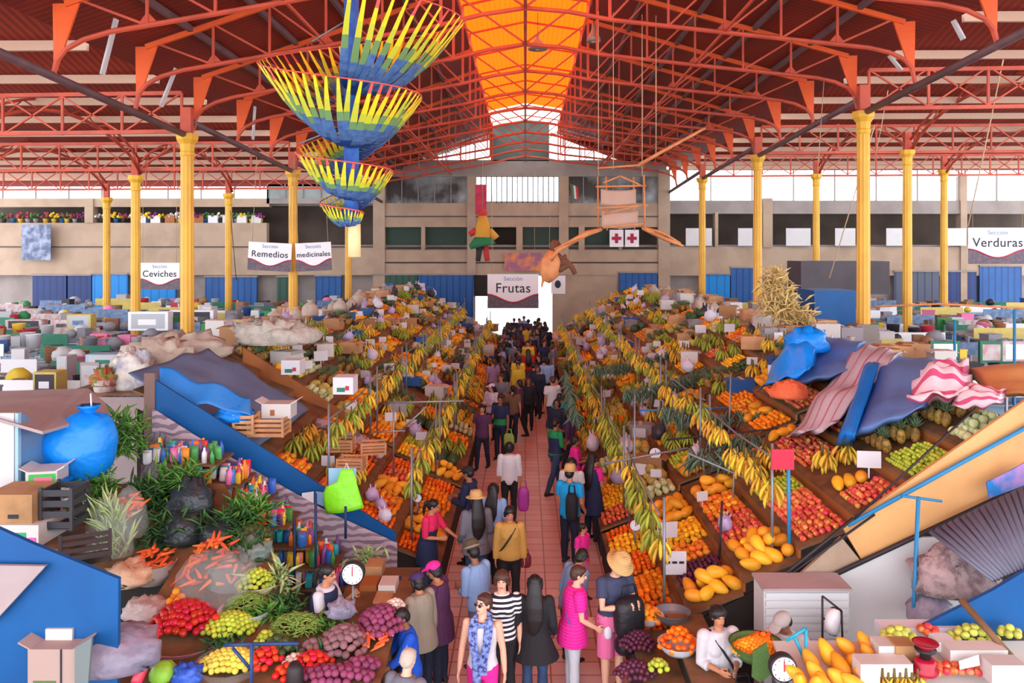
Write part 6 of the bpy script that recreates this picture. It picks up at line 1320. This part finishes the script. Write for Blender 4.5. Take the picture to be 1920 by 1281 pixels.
# weighing frame with the side-on dial
t = thing('weighing_frame', 'dark wire frame holding a round scale before the white cabinet', 'scale', at(1560, 1240, 8.9))
for p, q in (((1542, 1118), (1542, 1240)), ((1542, 1118), (1578, 1146)), ((1578, 1146), (1581, 1240)), ((1542, 1160), (1580, 1168))): mb = MB(); mb.tube([at(*p, 8.9), at(*q, 8.9)], .012, 5); mb.build('wire', M_iron, t)
mb = MB(); mb.lathe(at(1562, 1166, 8.85), [(.13, -.05), (.14, 0), (.13, .05), (.001, .055)], 22, rot=Matrix.Rotation(PI / 2, 3, 'X') @ Matrix.Rotation(.9, 3, 'Y')); mb.build('dial', M_signw, t)
mb = MB(); mb.lathe(at(1566, 1166, 8.9), [(.135, -.06), (.15, -.04), (.15, .02)], 22, rot=Matrix.Rotation(PI / 2, 3, 'X') @ Matrix.Rotation(.9, 3, 'Y')); mb.build('case', M_iron, t)
scale_(1468, 1252, 7.7, .115, 'white dial scale at the bottom edge beside the papayas', .3)
t = thing('trestle', 'teal painted metal trestle before the capped vendor', 'trestle', at(1500, 1290, 7.95)); M_tl = mat('teal_bar', (40, 156, 186), .5)
for p, q in (((1474, 1202), (1511, 1178)), ((1511, 1178), (1512, 1300)), ((1490, 1195), (1510, 1240))): mb = MB(); mb.tube([at(*p, 7.95), at(*q, 7.95)], .018, 6); mb.build('bar', M_tl, t)
# ---- front table of papayas, apples and cartons
def Yr(py): return 7.6 + (1281 - py) * .007
def ztop(Y): return 5.5 - (1281 - (Y - 7.6) / .007 - 470) * Y / F
t = thing('display_table', 'low display table under the papayas and apples at the picture corner', 'table', (3.9, 7.9, 0))
mb = MB(); mb.grid(lambda u, v: V(lerp(2.55, 5.4, u), lerp(7.0, 8.25, v), ztop(lerp(7.0, 8.25, v)) - .1), 1, 6, -.03, smooth=False); mb.build('top_board', M_cart2, t)
for x in (2.65, 5.3):
    for y in (7.1, 8.15): mb = MB(); mb.bbox((x - .04, y - .04, 0), (x + .04, y + .04, ztop(y) - .12)); mb.build('leg', M_wood, t)
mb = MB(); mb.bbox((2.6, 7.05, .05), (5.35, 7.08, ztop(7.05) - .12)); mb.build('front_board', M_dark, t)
for k, (px, py, s_, rz_) in enumerate(((1550, 1222, .95, .2), (1600, 1240, .98, 2.9), (1530, 1262, .95, 1.2), (1570, 1270, .95, 2), (1622, 1205, .85, .6), (1628, 1228, .9, 1.6), (1500, 1275, .8, 2.6), (1545, 1285, .9, .4), (1585, 1212, .9, 1.9), (1615, 1262, .85, 2.2), (1520, 1240, .9, .9), (1575, 1248, 1, .3), (1532, 1285, .95, 2.5), (1600, 1282, .95, 1.1), (1640, 1250, .8, .2), (1490, 1262, .75, 1.4))):
    heap('papaya', at(px, py, Yr(py) - .1), 'large ripe papaya on the front display table beside the trestle', 'papayas on the display table', (R.uniform(.6, 1.2), R.uniform(-.3, .3), rz_), s_ * .95)
def rheap(kind, px, py, rx, ry, h, label, **k): dome(kind, px, py, rx, ry, h, label, Y=k.pop('Y', Yr(py)), **k)
rheap('green_apple', 1684, 1200, .16, .12, .08, 'green apple in the small white tray beside the papayas'); rheap('green_apple', 1826, 1205, .24, .16, .12, 'green apple in the heap left of the wooden pole'); rheap('green_apple', 1893, 1202, .12, .12, .1, 'green apple right of the wooden pole')
rheap('apple', 1740, 1190, .1, .08, .05, 'mixed red fruit on the white tray'); rheap('apple', 1790, 1268, .42, .12, .07, 'red apple in the front row at the bottom edge'); rheap('peach', 1745, 1262, .1, .1, .08, 'peach in the front row'); 
for k in range(7): heap('bunch_y', at(1655 + 11 * k, 1268 + (k % 2) * 8, 7.55), 'yellow banana hand on the front display table', 'bananas on the display table', (0, 0, k), .8)
for k, (x0, y0, x1, y1, m) in enumerate(((1680, 1212, 1717, 1244, M_cart), (1648, 1212, 1678, 1240, M_cart2), (1614, 1246, 1650, 1281, M_cart2), (1650, 1246, 1712, 1270, M_cart2), (1655, 1178, 1800, 1200, M_card), (1760, 1205, 1795, 1222, M_card), (1782, 1220, 1890, 1246, M_cart2), (1860, 1248, 1925, 1285, M_cart2))):
    boxpx('carton', x0, y0, x1, y1, Yr(y1) - .12 if k != 4 else 8.3, .2, m, '%s on the front display table, %s counted from the papayas' % ('brown carton' if k == 0 else 'white carton', ORD[k]), 'box', lid=False)
quad('price_card', [(1755, 1206), (1790, 1210), (1786, 1226), (1752, 1222)], 7.9, .006, M_card, 'white price card with yellow edge on the front table', 'card'); quad('price_card', [(1798, 1240), (1835, 1228), (1838, 1248), (1800, 1256)], 7.6, .006, M_card, 'white price card standing beside the red juicer', 'card')
t = thing('fruit_press', 'dark red metal scale with a bowl on the front table', 'scale', at(1735, 1262, 7.6)); c = wloc(t); Mr = mat('cherry_red_enamel', (170, 16, 50), .25)
mb = MB(); mb.lathe(c, [(.11, 0), (.12, .03), (.09, .06), (.1, .12), (.07, .14)], 18); mb.build('base', Mr, t)
mb = MB(); mb.lathe(c + V(0, 0, .14), [(.05, 0), (.05, .05), (.09, .07), (.1, .09)], 18); mb.build('neck', M_iron, t)
mb = MB(); mb.lathe(c + V(0, 0, .22), [(.05, 0), (.1, .05), (.12, .07), (.1, .06)], 18); mb.build('bowl', Mr, t)
# green basket with kumquats beside the white blouse woman
bowl(1418, 1232, .27, .14, M_greencloth, 'basket lined with green grass paper holding orange fruit', 8.4, 'basket'); dome('kumquat', 1418, 1222, .25, .2, .1, 'small orange kumquat in the green lined basket', Y=8.4); dome('mandarin', 1430, 1205, .16, .12, .06, 'mandarin behind the kumquats', Y=8.6)
quad('green_paper', [(1412, 1222), (1438, 1206), (1450, 1262), (1425, 1281), (1410, 1270)], 8.1, .02, MATS['green_grass_cloth'], 'green paper strip on the side of the kumquat basket', 'paper')
# low front fruit table left of the white blouse
t = thing('fruit_table', 'low fruit table at the corner of the right hand stall', 'table', (1.75, 9.0, 0))
for x0, x1, z in ((1.3, 1.75, .78), (1.75, 2.2, .98)):
    mb = MB(); mb.bbox((x0, 8.05, z - .04), (x1, 9.95, z)); mb.build('shelf', M_wood, t); mb = MB(); mb.bbox((x0, 8.1, 0), (x0 + .03, 9.9, z - .04)); mb.build('riser', M_dark, t)
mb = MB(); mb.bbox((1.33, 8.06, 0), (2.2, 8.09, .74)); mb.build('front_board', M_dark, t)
def fh(kind, px, py, rx, ry, h, z, label, bow=None):
    Y = F * (H - z) / (py - VY); c = at(px, py, Y); dome(kind, px, py, rx, ry, h, label, Y=Y, z=z + .03)
    if bow: bowl(px, py, max(rx, ry) * 1.12, .1, bow, 'bowl under the %s' % label.replace('in the', 'of the'), Y, 'bowl', z=z)
fh('mandarin', 1272, 1222, .2, .2, .2, .98, 'orange mandarin in the white bowl before the white blouse', M_card)
fh('mango', 1214, 1168, .17, .17, .12, .86, 'mango in the white lined bowl at the low table', M_card)
fh('plum', 1195, 1215, .2, .22, .12, .8, 'dark red plum on the low table beside the pink shorts'); fh('plum', 1192, 1275, .24, .16, .14, .78, 'dark red plum at the bottom edge'); fh('lime', 1235, 1262, .1, .1, .08, .9, 'yellow green fruit beside the plums')
bowl(1260, 1165, .22, .12, M_steel, 'grey metal pan on the stall before the white blouse', 9.9)
# red sign on its post, white card with prices, hanging scales
t = thing('red_sign', 'bright red blank square sign on a blue post', 'sign', at(1478, 1030, 10.2))
mb = MB(); a = at(1447, 881, 10.2); b = at(1489, 843, 10.2); mb.bbox(a, b + V(0, .02, 0)); mb.build('board', mat('signal_red', (236, 30, 62), .5), t)
mb = MB(); mb.tube([at(1478, 843, 10.24), at(1480, 1045, 10.24)], .025, 8); mb.build('post', M_bluesteel, t)
mb = MB(); mb.tube([at(1354, 940, 11.2), at(1345, 1110, 11.2)], .018, 6); solo('stall_post', mb, M_iron, 'thin dark leaning post beside the white price board', 'post')
t = thing('price_board', 'white board with three dark price marks above the mangoes', 'sign', at(1265, 1080, 11.0)); a = at(1244, 1078, 11.0); b = at(1287, 1034, 11.0)
mb = MB(); mb.bbox(a, b + V(0, .015, 0)); mb.build('board', M_card, t)
for k in range(3): mb = MB(); c0 = at(1252 + 13 * k, 1055, 10.99); mb.bbox(c0 + V(-.033, -.004, -.016), c0 + V(.033, 0, .016)); mb.build('mark', M_ink, t)
mb = MB(); mb.tube([at(1266, 1078, 11.02), at(1266, 1125, 11.02)], .012, 5); mb.build('stick', M_wood, t)
scale_(1191, 984, 12.4, .085, 'small red rimmed dial scale in front of the papayas', .2, ring=mat('dark_red_case', (120, 30, 40), .5), pan=False)
scale_(783, 933, 13.4, .07, 'small dial scale hanging among the bananas on the left', .2, pan=False); scale_(1228, 850, 15.5, .11, 'round white dial scale hanging among the green bananas', .2, pan=False)
# wires and the hanging grey-green garlands over the first right stalls
M_garl = mat('grey_green_fringe', (92, 116, 96), .8, var=.3)
def garland(P, label, n=160, l=.35):
    mb = MB()
    for i in range(n):
        u = R.random() * (len(P) - 1); k = min(int(u), len(P) - 2); p = P[k].lerp(P[k + 1], u - k) + V(0, R.uniform(-.15, .15), R.uniform(-.1, .1)); d = V(R.gauss(0, .5), R.gauss(0, .4), -1).normalized() * l * R.uniform(.5, 1.1); mb.tube([p, p + d * .5 + V(R.uniform(-.03, .03), 0, 0), p + d], [(.012, .006), (.026, .008), (.004, .003)], 4)
    return solo('leaf_garland', mb, M_garl, label, 'garland')
for k, (a, b, Y0, Y1) in enumerate((((1240, 770), (1500, 775), 16, 15), ((1330, 815), (1490, 820), 14.5, 14), ((1170, 735), (1330, 690), 18, 20), ((1110, 690), (1260, 660), 22, 24), ((1290, 850), (1490, 845), 13.6, 13.4), ((1060, 700), (1080, 780), 20, 17))):
    garland([at(*a, Y0), at((a[0] + b[0]) / 2, (a[1] + b[1]) / 2 + 8, (Y0 + Y1) / 2), at(*b, Y1)], 'grey green leaf garland strung over the right hand stalls, %s from the camera' % ORD[k])
for k, (P, Y, m) in enumerate(((((1200, 770), (1500, 760)), 16.5, M_bluesteel), (((1250, 825), (1740, 775)), 14.0, M_iron), (((1290, 850), (1440, 915), (1580, 1000)), 12.0, M_steel), (((1130, 870), (1290, 840)), 13.5, M_steel), (((730, 755), (870, 752)), 14.5, M_steel), (((755, 805), (800, 762)), 14.5, M_steel), (((700, 810), (760, 808)), 14.5, M_steel))):
    mb = MB(); mb.tube([at(x, y, Y) for x, y in P], .018, 6); solo('overhead_bar', mb, m, 'thin metal bar strung above the fruit, %s of the overhead bars' % ORD[k], 'bar')
for k, (x0, y0, x1, y1, Y, s) in enumerate(((738, 755, 738, 890, 14.5, -1), (1190, 740, 1190, 990, 14.2, 1), (1370, 700, 1366, 850, 15, 1), (1378, 840, 1372, 1000, 12.5, 1))):
    mb = MB(); mb.tube([at(x0, y0, Y), at(x1, y1, Y)], .016, 6); solo('stall_post', mb, M_steel, 'slender grey post rising out of the fruit, %s from the left aisle side' % ORD[k], 'post')
# ------------------------------------------------------------------ storage lofts behind the fruit stalls with cartons and sacks
BOXM = [M_cart, M_cart2, mat('tan_carton', (164, 120, 84), .75, var=.15), mat('grey_carton', (150, 144, 150), .7, var=.15), M_cratew, mat('blue_crate_plastic', (40, 90, 160), .5, var=.2)]
BN = ['brown', 'white', 'tan', 'grey', 'pale wooden', 'blue']
def cbox(w, d, h, m):
    t = thing('carton', 'carton', 'box'); mb = MB(); mb.box((0, 0, h / 2), (w, d, h)); mb.build('carton_body', m, t)
    mb = MB(); mb.box((0, 0, h + .003), (.06, d, .006)); mb.build('tape', M_bei2, t)
    for s in (-1, 1): mb = MB(); mb.box((s * w * .56, 0, h - .02), (w * .22, d * .96, .01), Matrix.Rotation(s * .45, 3, 'Y')); mb.build('flap', m, t)
    return t
M_bei2 = mat('packing_tape', (206, 190, 160), .4)
CB = [cbox(R.uniform(.38, .55), R.uniform(.3, .45), R.uniform(.25, .4), m) for m in BOXM]
def sack_mesh():
    mb = MB(); mb.ell((0, 0, .3), (.28, .24, .32), None, 16, 12, 0, lambda v: v * (1 + .14 * noise.noise(v * 9)) if v.z > -.28 else Vector((v.x, v.y, -.28))); mb.lathe((0, 0, .58), [(.07, 0), (.05, .04), (.1, .11)], 10); return mb.mesh('sack', [M_sack])
SACK = sack_mesh()
def bag_mesh(m):
    mb = MB(); mb.ell((0, 0, .16), (.17, .12, .17), None, 14, 10, 0, lambda v: v * (1 + .25 * noise.noise(v * 14))); mb.tube([(-.05, 0, .3), (-.07, 0, .42)], [.03, .012], 6); mb.tube([(.05, 0, .3), (.07, 0, .41)], [.03, .012], 6); return mb.mesh('bag', [m])
BAGS = [bag_mesh(M_bag), bag_mesh(mat('pale_violet_bag', (190, 172, 216), .4)), bag_mesh(mat('dark_bag', (60, 56, 66), .4))]; BGN = ['white', 'pale violet', 'dark']
nbox = 0
def put_box(x, y, z, where):
    global nbox
    k = R.randrange(6); nbox += 1; lab = '%s carton %s' % (BN[k], where); dup(CB[k], (x, y, z), R.uniform(-.4, .4), lab, lab, R.uniform(.85, 1.25))
for side, s, B_ in (('left', -1, LB), ('right', 1, RB)):
    for k in range(1, 8):
        y0, y1 = B_[k] + .3, B_[k + 1] - .2
        t = thing('storage_loft', 'plank loft behind the %s fruit stall on the %s, loaded with goods' % (ORD[k], side), 'loft', (s * 7.3, (y0 + y1) / 2, 0))
        mb = MB(); mb.bbox((s * 6.35, y0, 2.86), (s * 8.3, y1, 2.9)); mb.build('deck', M_wood, t)
        for x in (6.45, 8.2):
            for y in (y0 + .1, y1 - .1): mb = MB(); mb.bbox((s * x - .04, y - .04, 0), (s * x + .04, y + .04, 2.86)); mb.build('leg', M_wood, t)
        mb = MB(); mb.bbox((s * 8.22, y0, .4), (s * 8.26, y1, 2.84)); mb.build('back_board', R.choice([M_brn, M_bluep, M_gboard]), t)
        wh = 'on the loft behind the %s stall, %s side' % (ORD[k], side)
        for i in range(3):
            for j in range(4):
                x = s * (6.7 + .55 * i); y = y0 + .4 + (y1 - y0 - .8) * j / 3 + R.uniform(-.1, .1); q = R.random()
                if abs(abs(x) - 9) < .5: continue
                if q < .5:
                    put_box(x, y, 2.9, wh)
                    if R.random() < .45: put_box(x + R.uniform(-.05, .05), y, 3.33, wh)
                elif q < .7: put('sack', SACK, (x, y, 2.9), (0, 0, R.uniform(0, 6)), R.uniform(.8, 1.2), 'woven sack ' + wh, 'sack', 'woven sack ' + wh)
                elif q < .9: b = R.randrange(3); put('plastic_bag', BAGS[b], (x, y, 2.9), (0, 0, R.uniform(0, 6)), R.uniform(1.1, 1.8), '%s plastic bag %s' % (BGN[b], wh), 'bag', '%s plastic bag %s' % (BGN[b], wh))
# cards, bags and cartons among the fruit
CARD = MB(); CARD.box((0, 0, .16), (.22, .008, .16)); CARD.box((0, .006, .05), (.014, .006, .14)); CARDM = CARD.mesh('card', [M_card])
for side, s, B_ in (('left', -1, LB), ('right', 1, RB)):
    for k in range(8):
        n = 20 if k else 6
        for _ in range(n):
            x = R.uniform(1.6, 6.1) if k else R.uniform(2, 5.9) if s > 0 else R.uniform(1.7, 4.0); y = R.uniform(B_[k] + .3, B_[k + 1] - .3); q = R.random(); z = zsh(x); i = min(6, int((x - 1.35) / .7)); wh = 'on the %s tier of the %s %s stall' % (ORD[i], ORD[k], side)
            if q < .4: put('price_card', CARDM, (s * x, y, z + .1), (R.uniform(-.2, .2), 0, R.uniform(-.5, .5)), R.uniform(.9, 1.5), 'white price card stuck among fruit ' + wh, 'card', 'price card ' + wh)
            elif q < .75 or k == 0: b = R.choice([0, 0, 1, 2] if k else [0, 1]); put('plastic_bag', BAGS[b], (s * x, y, z + .1), (R.uniform(-.5, .5), R.uniform(-.5, .5), R.uniform(0, 6)), R.uniform(.7, 1.3) if k else .7, '%s plastic bag lying among fruit %s' % (BGN[b], wh), 'bag', '%s bag %s' % (BGN[b], wh))
            else: put_box(s * x, y, z + .09, wh)
for t in CB:
    for c in list(t.children): bpy.data.objects.remove(c)
    bpy.data.objects.remove(t)
# vendors standing among the stalls
for k, (x, Y, z, yaw) in enumerate(((-1.55, 18.2, 0, 1.4), (1.5, 17.0, 0, -1.5), (-1.6, 24, 0, 1.2), (1.6, 26.5, 0, -1.2), (-1.6, 29.5, 0, 1.5), (1.5, 33, 0, -1.4))):
    lab = 'vendor behind the fruit at the stall edge, %s one down the hall' % ORD[k]; nm, m = CW[(k * 3) % 12]
    slot_copy(TPL[(k + 3) % 5], (x * .82, Y, z), yaw, .95, {'shirt': m, 'trousers': M_blk}, lab, None) if False else None
# ------------------------------------------------------------------ aisles left and right: market stalls on thin steel frames
M_zinc = mat('zinc_frame', (150, 150, 160), .4, metal=.4); M_tealc = mat('teal_counter', (30, 130, 116), .5); M_cool = mat('white_enamel', (180, 182, 190), .35); M_gdark = mat('shaded_goods', (66, 62, 72), .7); M_pblue = mat('pale_blue_enamel', (150, 178, 204), .5)
SG = [mat('sign_' + n, c, .5, nz=(5, .5, c2)) for n, c, c2 in (('white', (200, 200, 206), (160, 160, 170)), ('red', (200, 190, 190), (180, 50, 60)), ('yellow', (206, 186, 90), (180, 150, 130)), ('green', (40, 118, 92), (30, 100, 80)), ('blue', (90, 116, 156), (150, 166, 190)))]
def market_stall(v):
    t = thing('market_stall', 'market stall', 'stall')
    w, d, h = 2.5, 2.0, (2.45, 2.3, 2.6, 2.4, 2.5)[v]
    for sx in (-1, 1):
        for sy in (-1, 1): mb = MB(); mb.box((sx * w / 2, sy * d / 2, h / 2), (.045, .045, h)); mb.build('post', M_zinc, t)
        mb = MB(); mb.box((sx * w / 2, 0, h - .02), (.04, d, .04)); mb.build('rail', M_zinc, t); mb = MB(); mb.box((sx * w / 2, 0, h * .72), (.03, d, .03)); mb.build('rail', M_zinc, t)
        mb = MB(); mb.box((0, sx * d / 2, h - .02), (w, .04, .04)); mb.build('rail', M_zinc, t)
    mb = MB(); mb.box((0, -.7, .5), (w - .1, .5, 1.0)); mb.build('counter', (M_tealc, M_cool, M_pblue, M_gdark, M_cool)[v], t); mb = MB(); mb.box((0, -.7, 1.02), (w, .6, .04)); mb.build('counter_top', M_cool, t)
    for i in range(3): mb = MB(); mb.box((0, .75, .7 + .6 * i), (w - .1, .4, .03)); mb.build('shelf', M_zinc, t)
    mb = MB(); mb.box((0, .97, 1.1), (w - .1, .02, 2.0)); mb.build('back_panel', (M_pblue, M_gdark, M_cool, SG[4], M_gboard)[v], t)
    mb = MB(); mb.box((-.1, -1.03, h + .12), (w * .8, .03, .36)); mb.build('sign_board', SG[v], t)
    for i in range(4): mb = MB(); mb.box((0, -.75 + .5 * i, h + .012), (w, .2, .024)); mb.build('top_plank', (M_zinc, M_cool, M_gboard, M_zinc, M_pblue)[v], t)
    for x in (-.75, 0, .8): mb = MB(); mb.box((x, -1.0, h * .75), (.04, .04, h * .5)); mb.build('mullion', M_cool if v != 3 else M_zinc, t)
    mb = MB(); mb.box((.45, -1.0, h * .72), (.62, .03, .55)); mb.build('front_pane', (M_cool, M_pblue, M_gdark, M_cool, M_gboard)[v], t)
    return t
MS = [market_stall(v) for v in range(5)]; VN = ['teal countered', 'white countered', 'pale blue', 'dark countered', 'white and grey']
GM = []
for nm, rgb in (('white', (200, 198, 204)), ('blue', (50, 86, 150)), ('red', (190, 50, 56)), ('green', (60, 140, 80)), ('black', (44, 42, 50)), ('grey', (140, 138, 148)), ('yellow', (226, 190, 60)), ('pink', (220, 120, 160)), ('brown', (150, 106, 76))):
    m = fr('goods_' + nm, rgb, rough=.5)
    mb = MB(); mb.box((0, 0, .16), (.36, .3, .32)); mb.box((0, 0, .33), (.38, .32, .03)); GM.append((nm, 'box', mb.mesh('goods_box', [m])))
    mb = MB(); mb.lathe((0, 0, 0), [(.13, 0), (.16, .3), (.17, .31), (.15, .3), (.13, .05), (.001, .05)], 14); GM.append((nm, 'bucket', mb.mesh('bucket', [m])))
    mb = MB(); mb.ell((0, 0, .15), (.2, .16, .17), None, 12, 8, 0, lambda v: v * (1 + .2 * noise.noise(v * 11))); GM.append((nm, 'bundle', mb.mesh('bundle', [m])))
GMW = [g for g in GM if g[0] in ('white', 'grey', 'brown')]
for side, s in (('left', -1), ('right', 1)):
    for r in range(-1 if s < 0 else 0, 9):
        Y = 18.0 + 3.3 * r
        for c in range(7):
            x = 10.2 + 3.0 * c
            if x > .66 * Y + 1.5: continue
            if any(abs(x - cx) < 1.5 and abs(Y - cy) < 1.3 for cx, cy in ((9, 21.3), (9, 31), (9, 40.7), (15, 31), (15, 40.7), (21.3, 40.7))): x += .7
            if any(abs(x - cx) < 1.35 and abs(Y - cy) < 1.1 for cx, cy in ((15, 31), (15, 40.7), (21.3, 40.7))): continue
            v = (r * 3 + c * 2 + (s > 0)) % 5 if s < 0 else (r + 2 * c) % 5; lab = '%s market stall in row %s, %s from the nave on the %s' % (VN[v], ORD[r + 1], ORD[c], side)
            o = dup(MS[v], (s * x, Y, 0), R.uniform(-.06, .06), lab, 'market stalls in the aisles')
            wh = 'in the %s stall of row %s on the %s' % (ORD[c], ORD[r + 1], side); h = (2.45, 2.3, 2.6, 2.4, 2.5)[v]
            for _ in range(12 if Y < 32 else 6):
                nm, kd, me = R.choice(GMW) if R.random() < .5 else R.choice(GM); q = R.random()
                p = (R.uniform(-1.1, 1.1), R.choice([-.75, -.25, .25, .75]), h + .03) if q < .6 else (R.uniform(-1.1, 1.1), R.uniform(-.9, -.55), 1.04) if q < .75 else (R.uniform(-1.1, 1.1), .75, (1.92, 1.32)[R.random() < .4])
                lb = '%s %s %s' % (nm, kd, wh); put(kd if kd != 'box' else 'goods_box', me, (s * x + p[0], Y + p[1], p[2]), (0, 0, R.uniform(-.5, .5)), R.uniform(.8, 1.4), lb, kd, lb)
for t in MS:
    for c in list(t.children): bpy.data.objects.remove(c)
    bpy.data.objects.remove(t)
# special pieces in the aisles
panel('container', 1502, 490, 1668, 552, 37.5, mat('brown_grey_sheet', (82, 72, 80), .6, nz=(.6, .4)), 'large dark brown sheet metal kiosk behind the yellow column on the right', 'kiosk', th=2.0)
boxpx('blue_kiosk', 1527, 545, 1605, 610, 30.0, 1.8, M_bluep, 'blue kiosk in front of the dark brown kiosk', 'kiosk', lid=False)
for k, (x0, y0, x1, y1, Y) in enumerate(((1745, 640, 1800, 672, 19.0), (1838, 640, 1880, 680, 19.0), (1880, 640, 1935, 678, 19.0))):
    boxpx('poster_stand', x0, y0, x1, y1, Y, .1, SG[(3, 3, 1)[k]], 'green and red printed panel at the outer right stalls, %s from the left' % ORD[k], 'panel', lid=False, parts=[(.1, .1, .9, .85, SG[k % 2])])
for k, (px, y0, y1, Y) in enumerate(((1790, 600, 680, 17), (1902, 580, 740, 15.5))): mb = MB(); mb.tube([at(px, y0, Y), V(at(px, y1, Y).x, Y, 0)], .03, 6); solo('stall_post', mb, M_bluesteel, 'blue upright post beside the outer right stalls, %s' % ('inner' if k == 0 else 'outer'), 'post')
mb = MB(); mb.tube([at(1640, 575, 21), at(1760, 570, 21), at(1960, 580, 21)], .03, 6); solo('overhead_bar', mb, M_cane, 'long orange horizontal bar over the outer right stalls', 'bar')
# heaps of cartons and sacks at the shoulder of the left stalls, in front of the first column
for k, (px, py, Y, rx, h, m, nm) in enumerate(((515, 640, 17.6, .9, .45, mat('pale_net_sacks', (196, 186, 176), .8, bump=(20, 1), nz=(6, .6, (150, 140, 132))), 'pale sprawling heap of net sacks on the first left loft'), (300, 690, 15.5, .8, .5, M_sack, 'large crumpled woven sacks left of the long blue board'), (345, 665, 16.5, .9, .4, M_sack, 'folded grey sacks in front of the first yellow column'), (250, 725, 14.8, .45, .6, mat('white_sack_print', (220, 214, 206), .7, bump=(20, .6), nz=(4, .7, (120, 120, 150))), 'white printed sacks beside the hut roof'))):
    mound('sack_heap', px, py, rx, rx * .6, h, m, nm, 'sack', Y=Y, rough=.5)
t = thing('storage_shelf', 'tall dark shelf carrying the woven sacks left of the long blue board', 'shelf', (-7.4, 15.4, 0))
mb = MB(); mb.bbox((-8.3, 14.3, 2.9), (-6.6, 16.4, 2.95)); mb.build('deck', M_wood, t)
for x in (-8.2, -6.7):
    for y in (14.4, 16.3): mb = MB(); mb.bbox((x - .04, y - .04, 0), (x + .04, y + .04, 2.9)); mb.build('leg', M_wood, t)
mb = MB(); mb.bbox((-8.3, 14.3, .1), (-6.6, 14.34, 2.88)); mb.build('front_board', M_gboard, t)
# near left: framed goods before the hut roof
for k, (x0, y0, x1, y1, Y, m) in enumerate(((62, 698, 105, 742, 14.2, SG[2]), (150, 680, 186, 738, 14.6, M_gboard), (106, 668, 125, 720, 14.6, M_cool), (10, 600, 78, 618, 19, SG[1]), (125, 590, 170, 618, 19.2, SG[2]), (240, 585, 315, 620, 20, SG[0]), (318, 582, 400, 612, 21, SG[0]), (300, 635, 332, 668, 17.2, M_card), (160, 665, 235, 690, 16.5, M_pblue), (495, 637, 530, 668, 17.2, M_card), (527, 676, 562, 703, 16.9, M_card), (624, 708, 662, 740, 16.4, M_card), (520, 575, 560, 602, 20.5, M_cratew))):
    Y = F * (H - 2.56) / (y1 - VY) if k not in (8,) else 16.5
    if k in (7, 9, 10, 11): Y = F * (H - 3.0) / (y1 - VY)
    boxpx('framed_case', x0, y0, x1, y1, Y, .4, m, 'framed goods case among the left stalls, %s from the hut' % ORD[k], 'case', 'framed cases', lid=False, parts=[(.2, .15, .6, .4, SG[3]), (.62, .25, .8, .5, mat('print_red', (190, 40, 60), .6))] if k > 8 or k == 7 else [(.08, .1, .92, .9, M_cool if k % 3 else M_gdark), (.25, .3, .7, .6, SG[k % 5])])
mound('flower_bucket', 195, 720, .22, .2, .25, mat('mixed_blooms', (120, 140, 60), .7, nz=(9, 1, (200, 70, 70))), 'flowers in the red bucket beside the hut roof', 'flowers', Y=14.5, rough=.6)
bowl(196, 745, .2, .32, SG[1], 'red bucket of flowers beside the hut roof', 14.5, 'bucket')
# potted flowers and goods along the left gallery parapet
FL = [mat('bloom_' + n, c, .7, var=.2) for n, c in (('purple', (126, 40, 110)), ('yellow', (226, 190, 50)), ('green', (74, 110, 60)), ('white', (216, 206, 200)), ('crimson', (150, 60, 70)))]; FN = ['purple', 'yellow', 'green leafed', 'white', 'crimson']
POTM = [mat('pot_' + n, c, .5) for n, c in (('blue', (40, 96, 150)), ('yellow', (216, 180, 60)), ('grey', (150, 150, 150)), ('dark', (60, 50, 50)))]
def pot(px, k, g):
    z = at(0, 418, 50).z; x = at(px, 418, 50).x; t = thing('potted_flower', '%s potted flower on the left gallery parapet, %s' % (FN[k], g), 'plant', (x, 50.25, z), FN[k] + ' gallery flowers ' + g)
    mb = MB(); mb.lathe((x, 50.25, z), [(.11, 0), (.16, .25), (.17, .26)], 12); mb.build('pot', POTM[R.randrange(4)], t)
    mb = MB()
    for _ in range(16): d = V(R.gauss(0, 1), R.gauss(0, 1), 1.3).normalized() * R.uniform(.2, .45); mb.tube([V(x, 50.25, z + .2), V(x, 50.25, z + .22) + d * .6, V(x, 50.25, z + .22) + d], [.008, .008, .006], 4); mb.ell(V(x, 50.25, z + .22) + d, R.uniform(.05, .1), None, 7, 5, 1)
    mb.build('blossoms', [FL[2], FL[k]], t)
for i in range(34):
    px = i * 15 + R.uniform(-4, 4) - 10
    if 335 < px < 355: continue
    pot(px, R.choice([0, 1, 2, 2, 2, 3, 4]), 'before the outer bays' if px < 190 else 'behind the first columns' if px < 350 else 'near the centre bays')
for i in range(9):
    x0 = 255 + i * 27; boxpx('flower_box', x0, 404, x0 + 18, 418, 50.05, .3, R.choice([M_cart2, M_card, M_brn]), 'small box on the left gallery parapet, %s from the third column' % ORD[i], 'box', 'parapet boxes', lid=False)
flush_heaps()
for o in (B_yel, B_grn):
    for c in list(o.children): bpy.data.objects.remove(c)
    bpy.data.objects.remove(o)
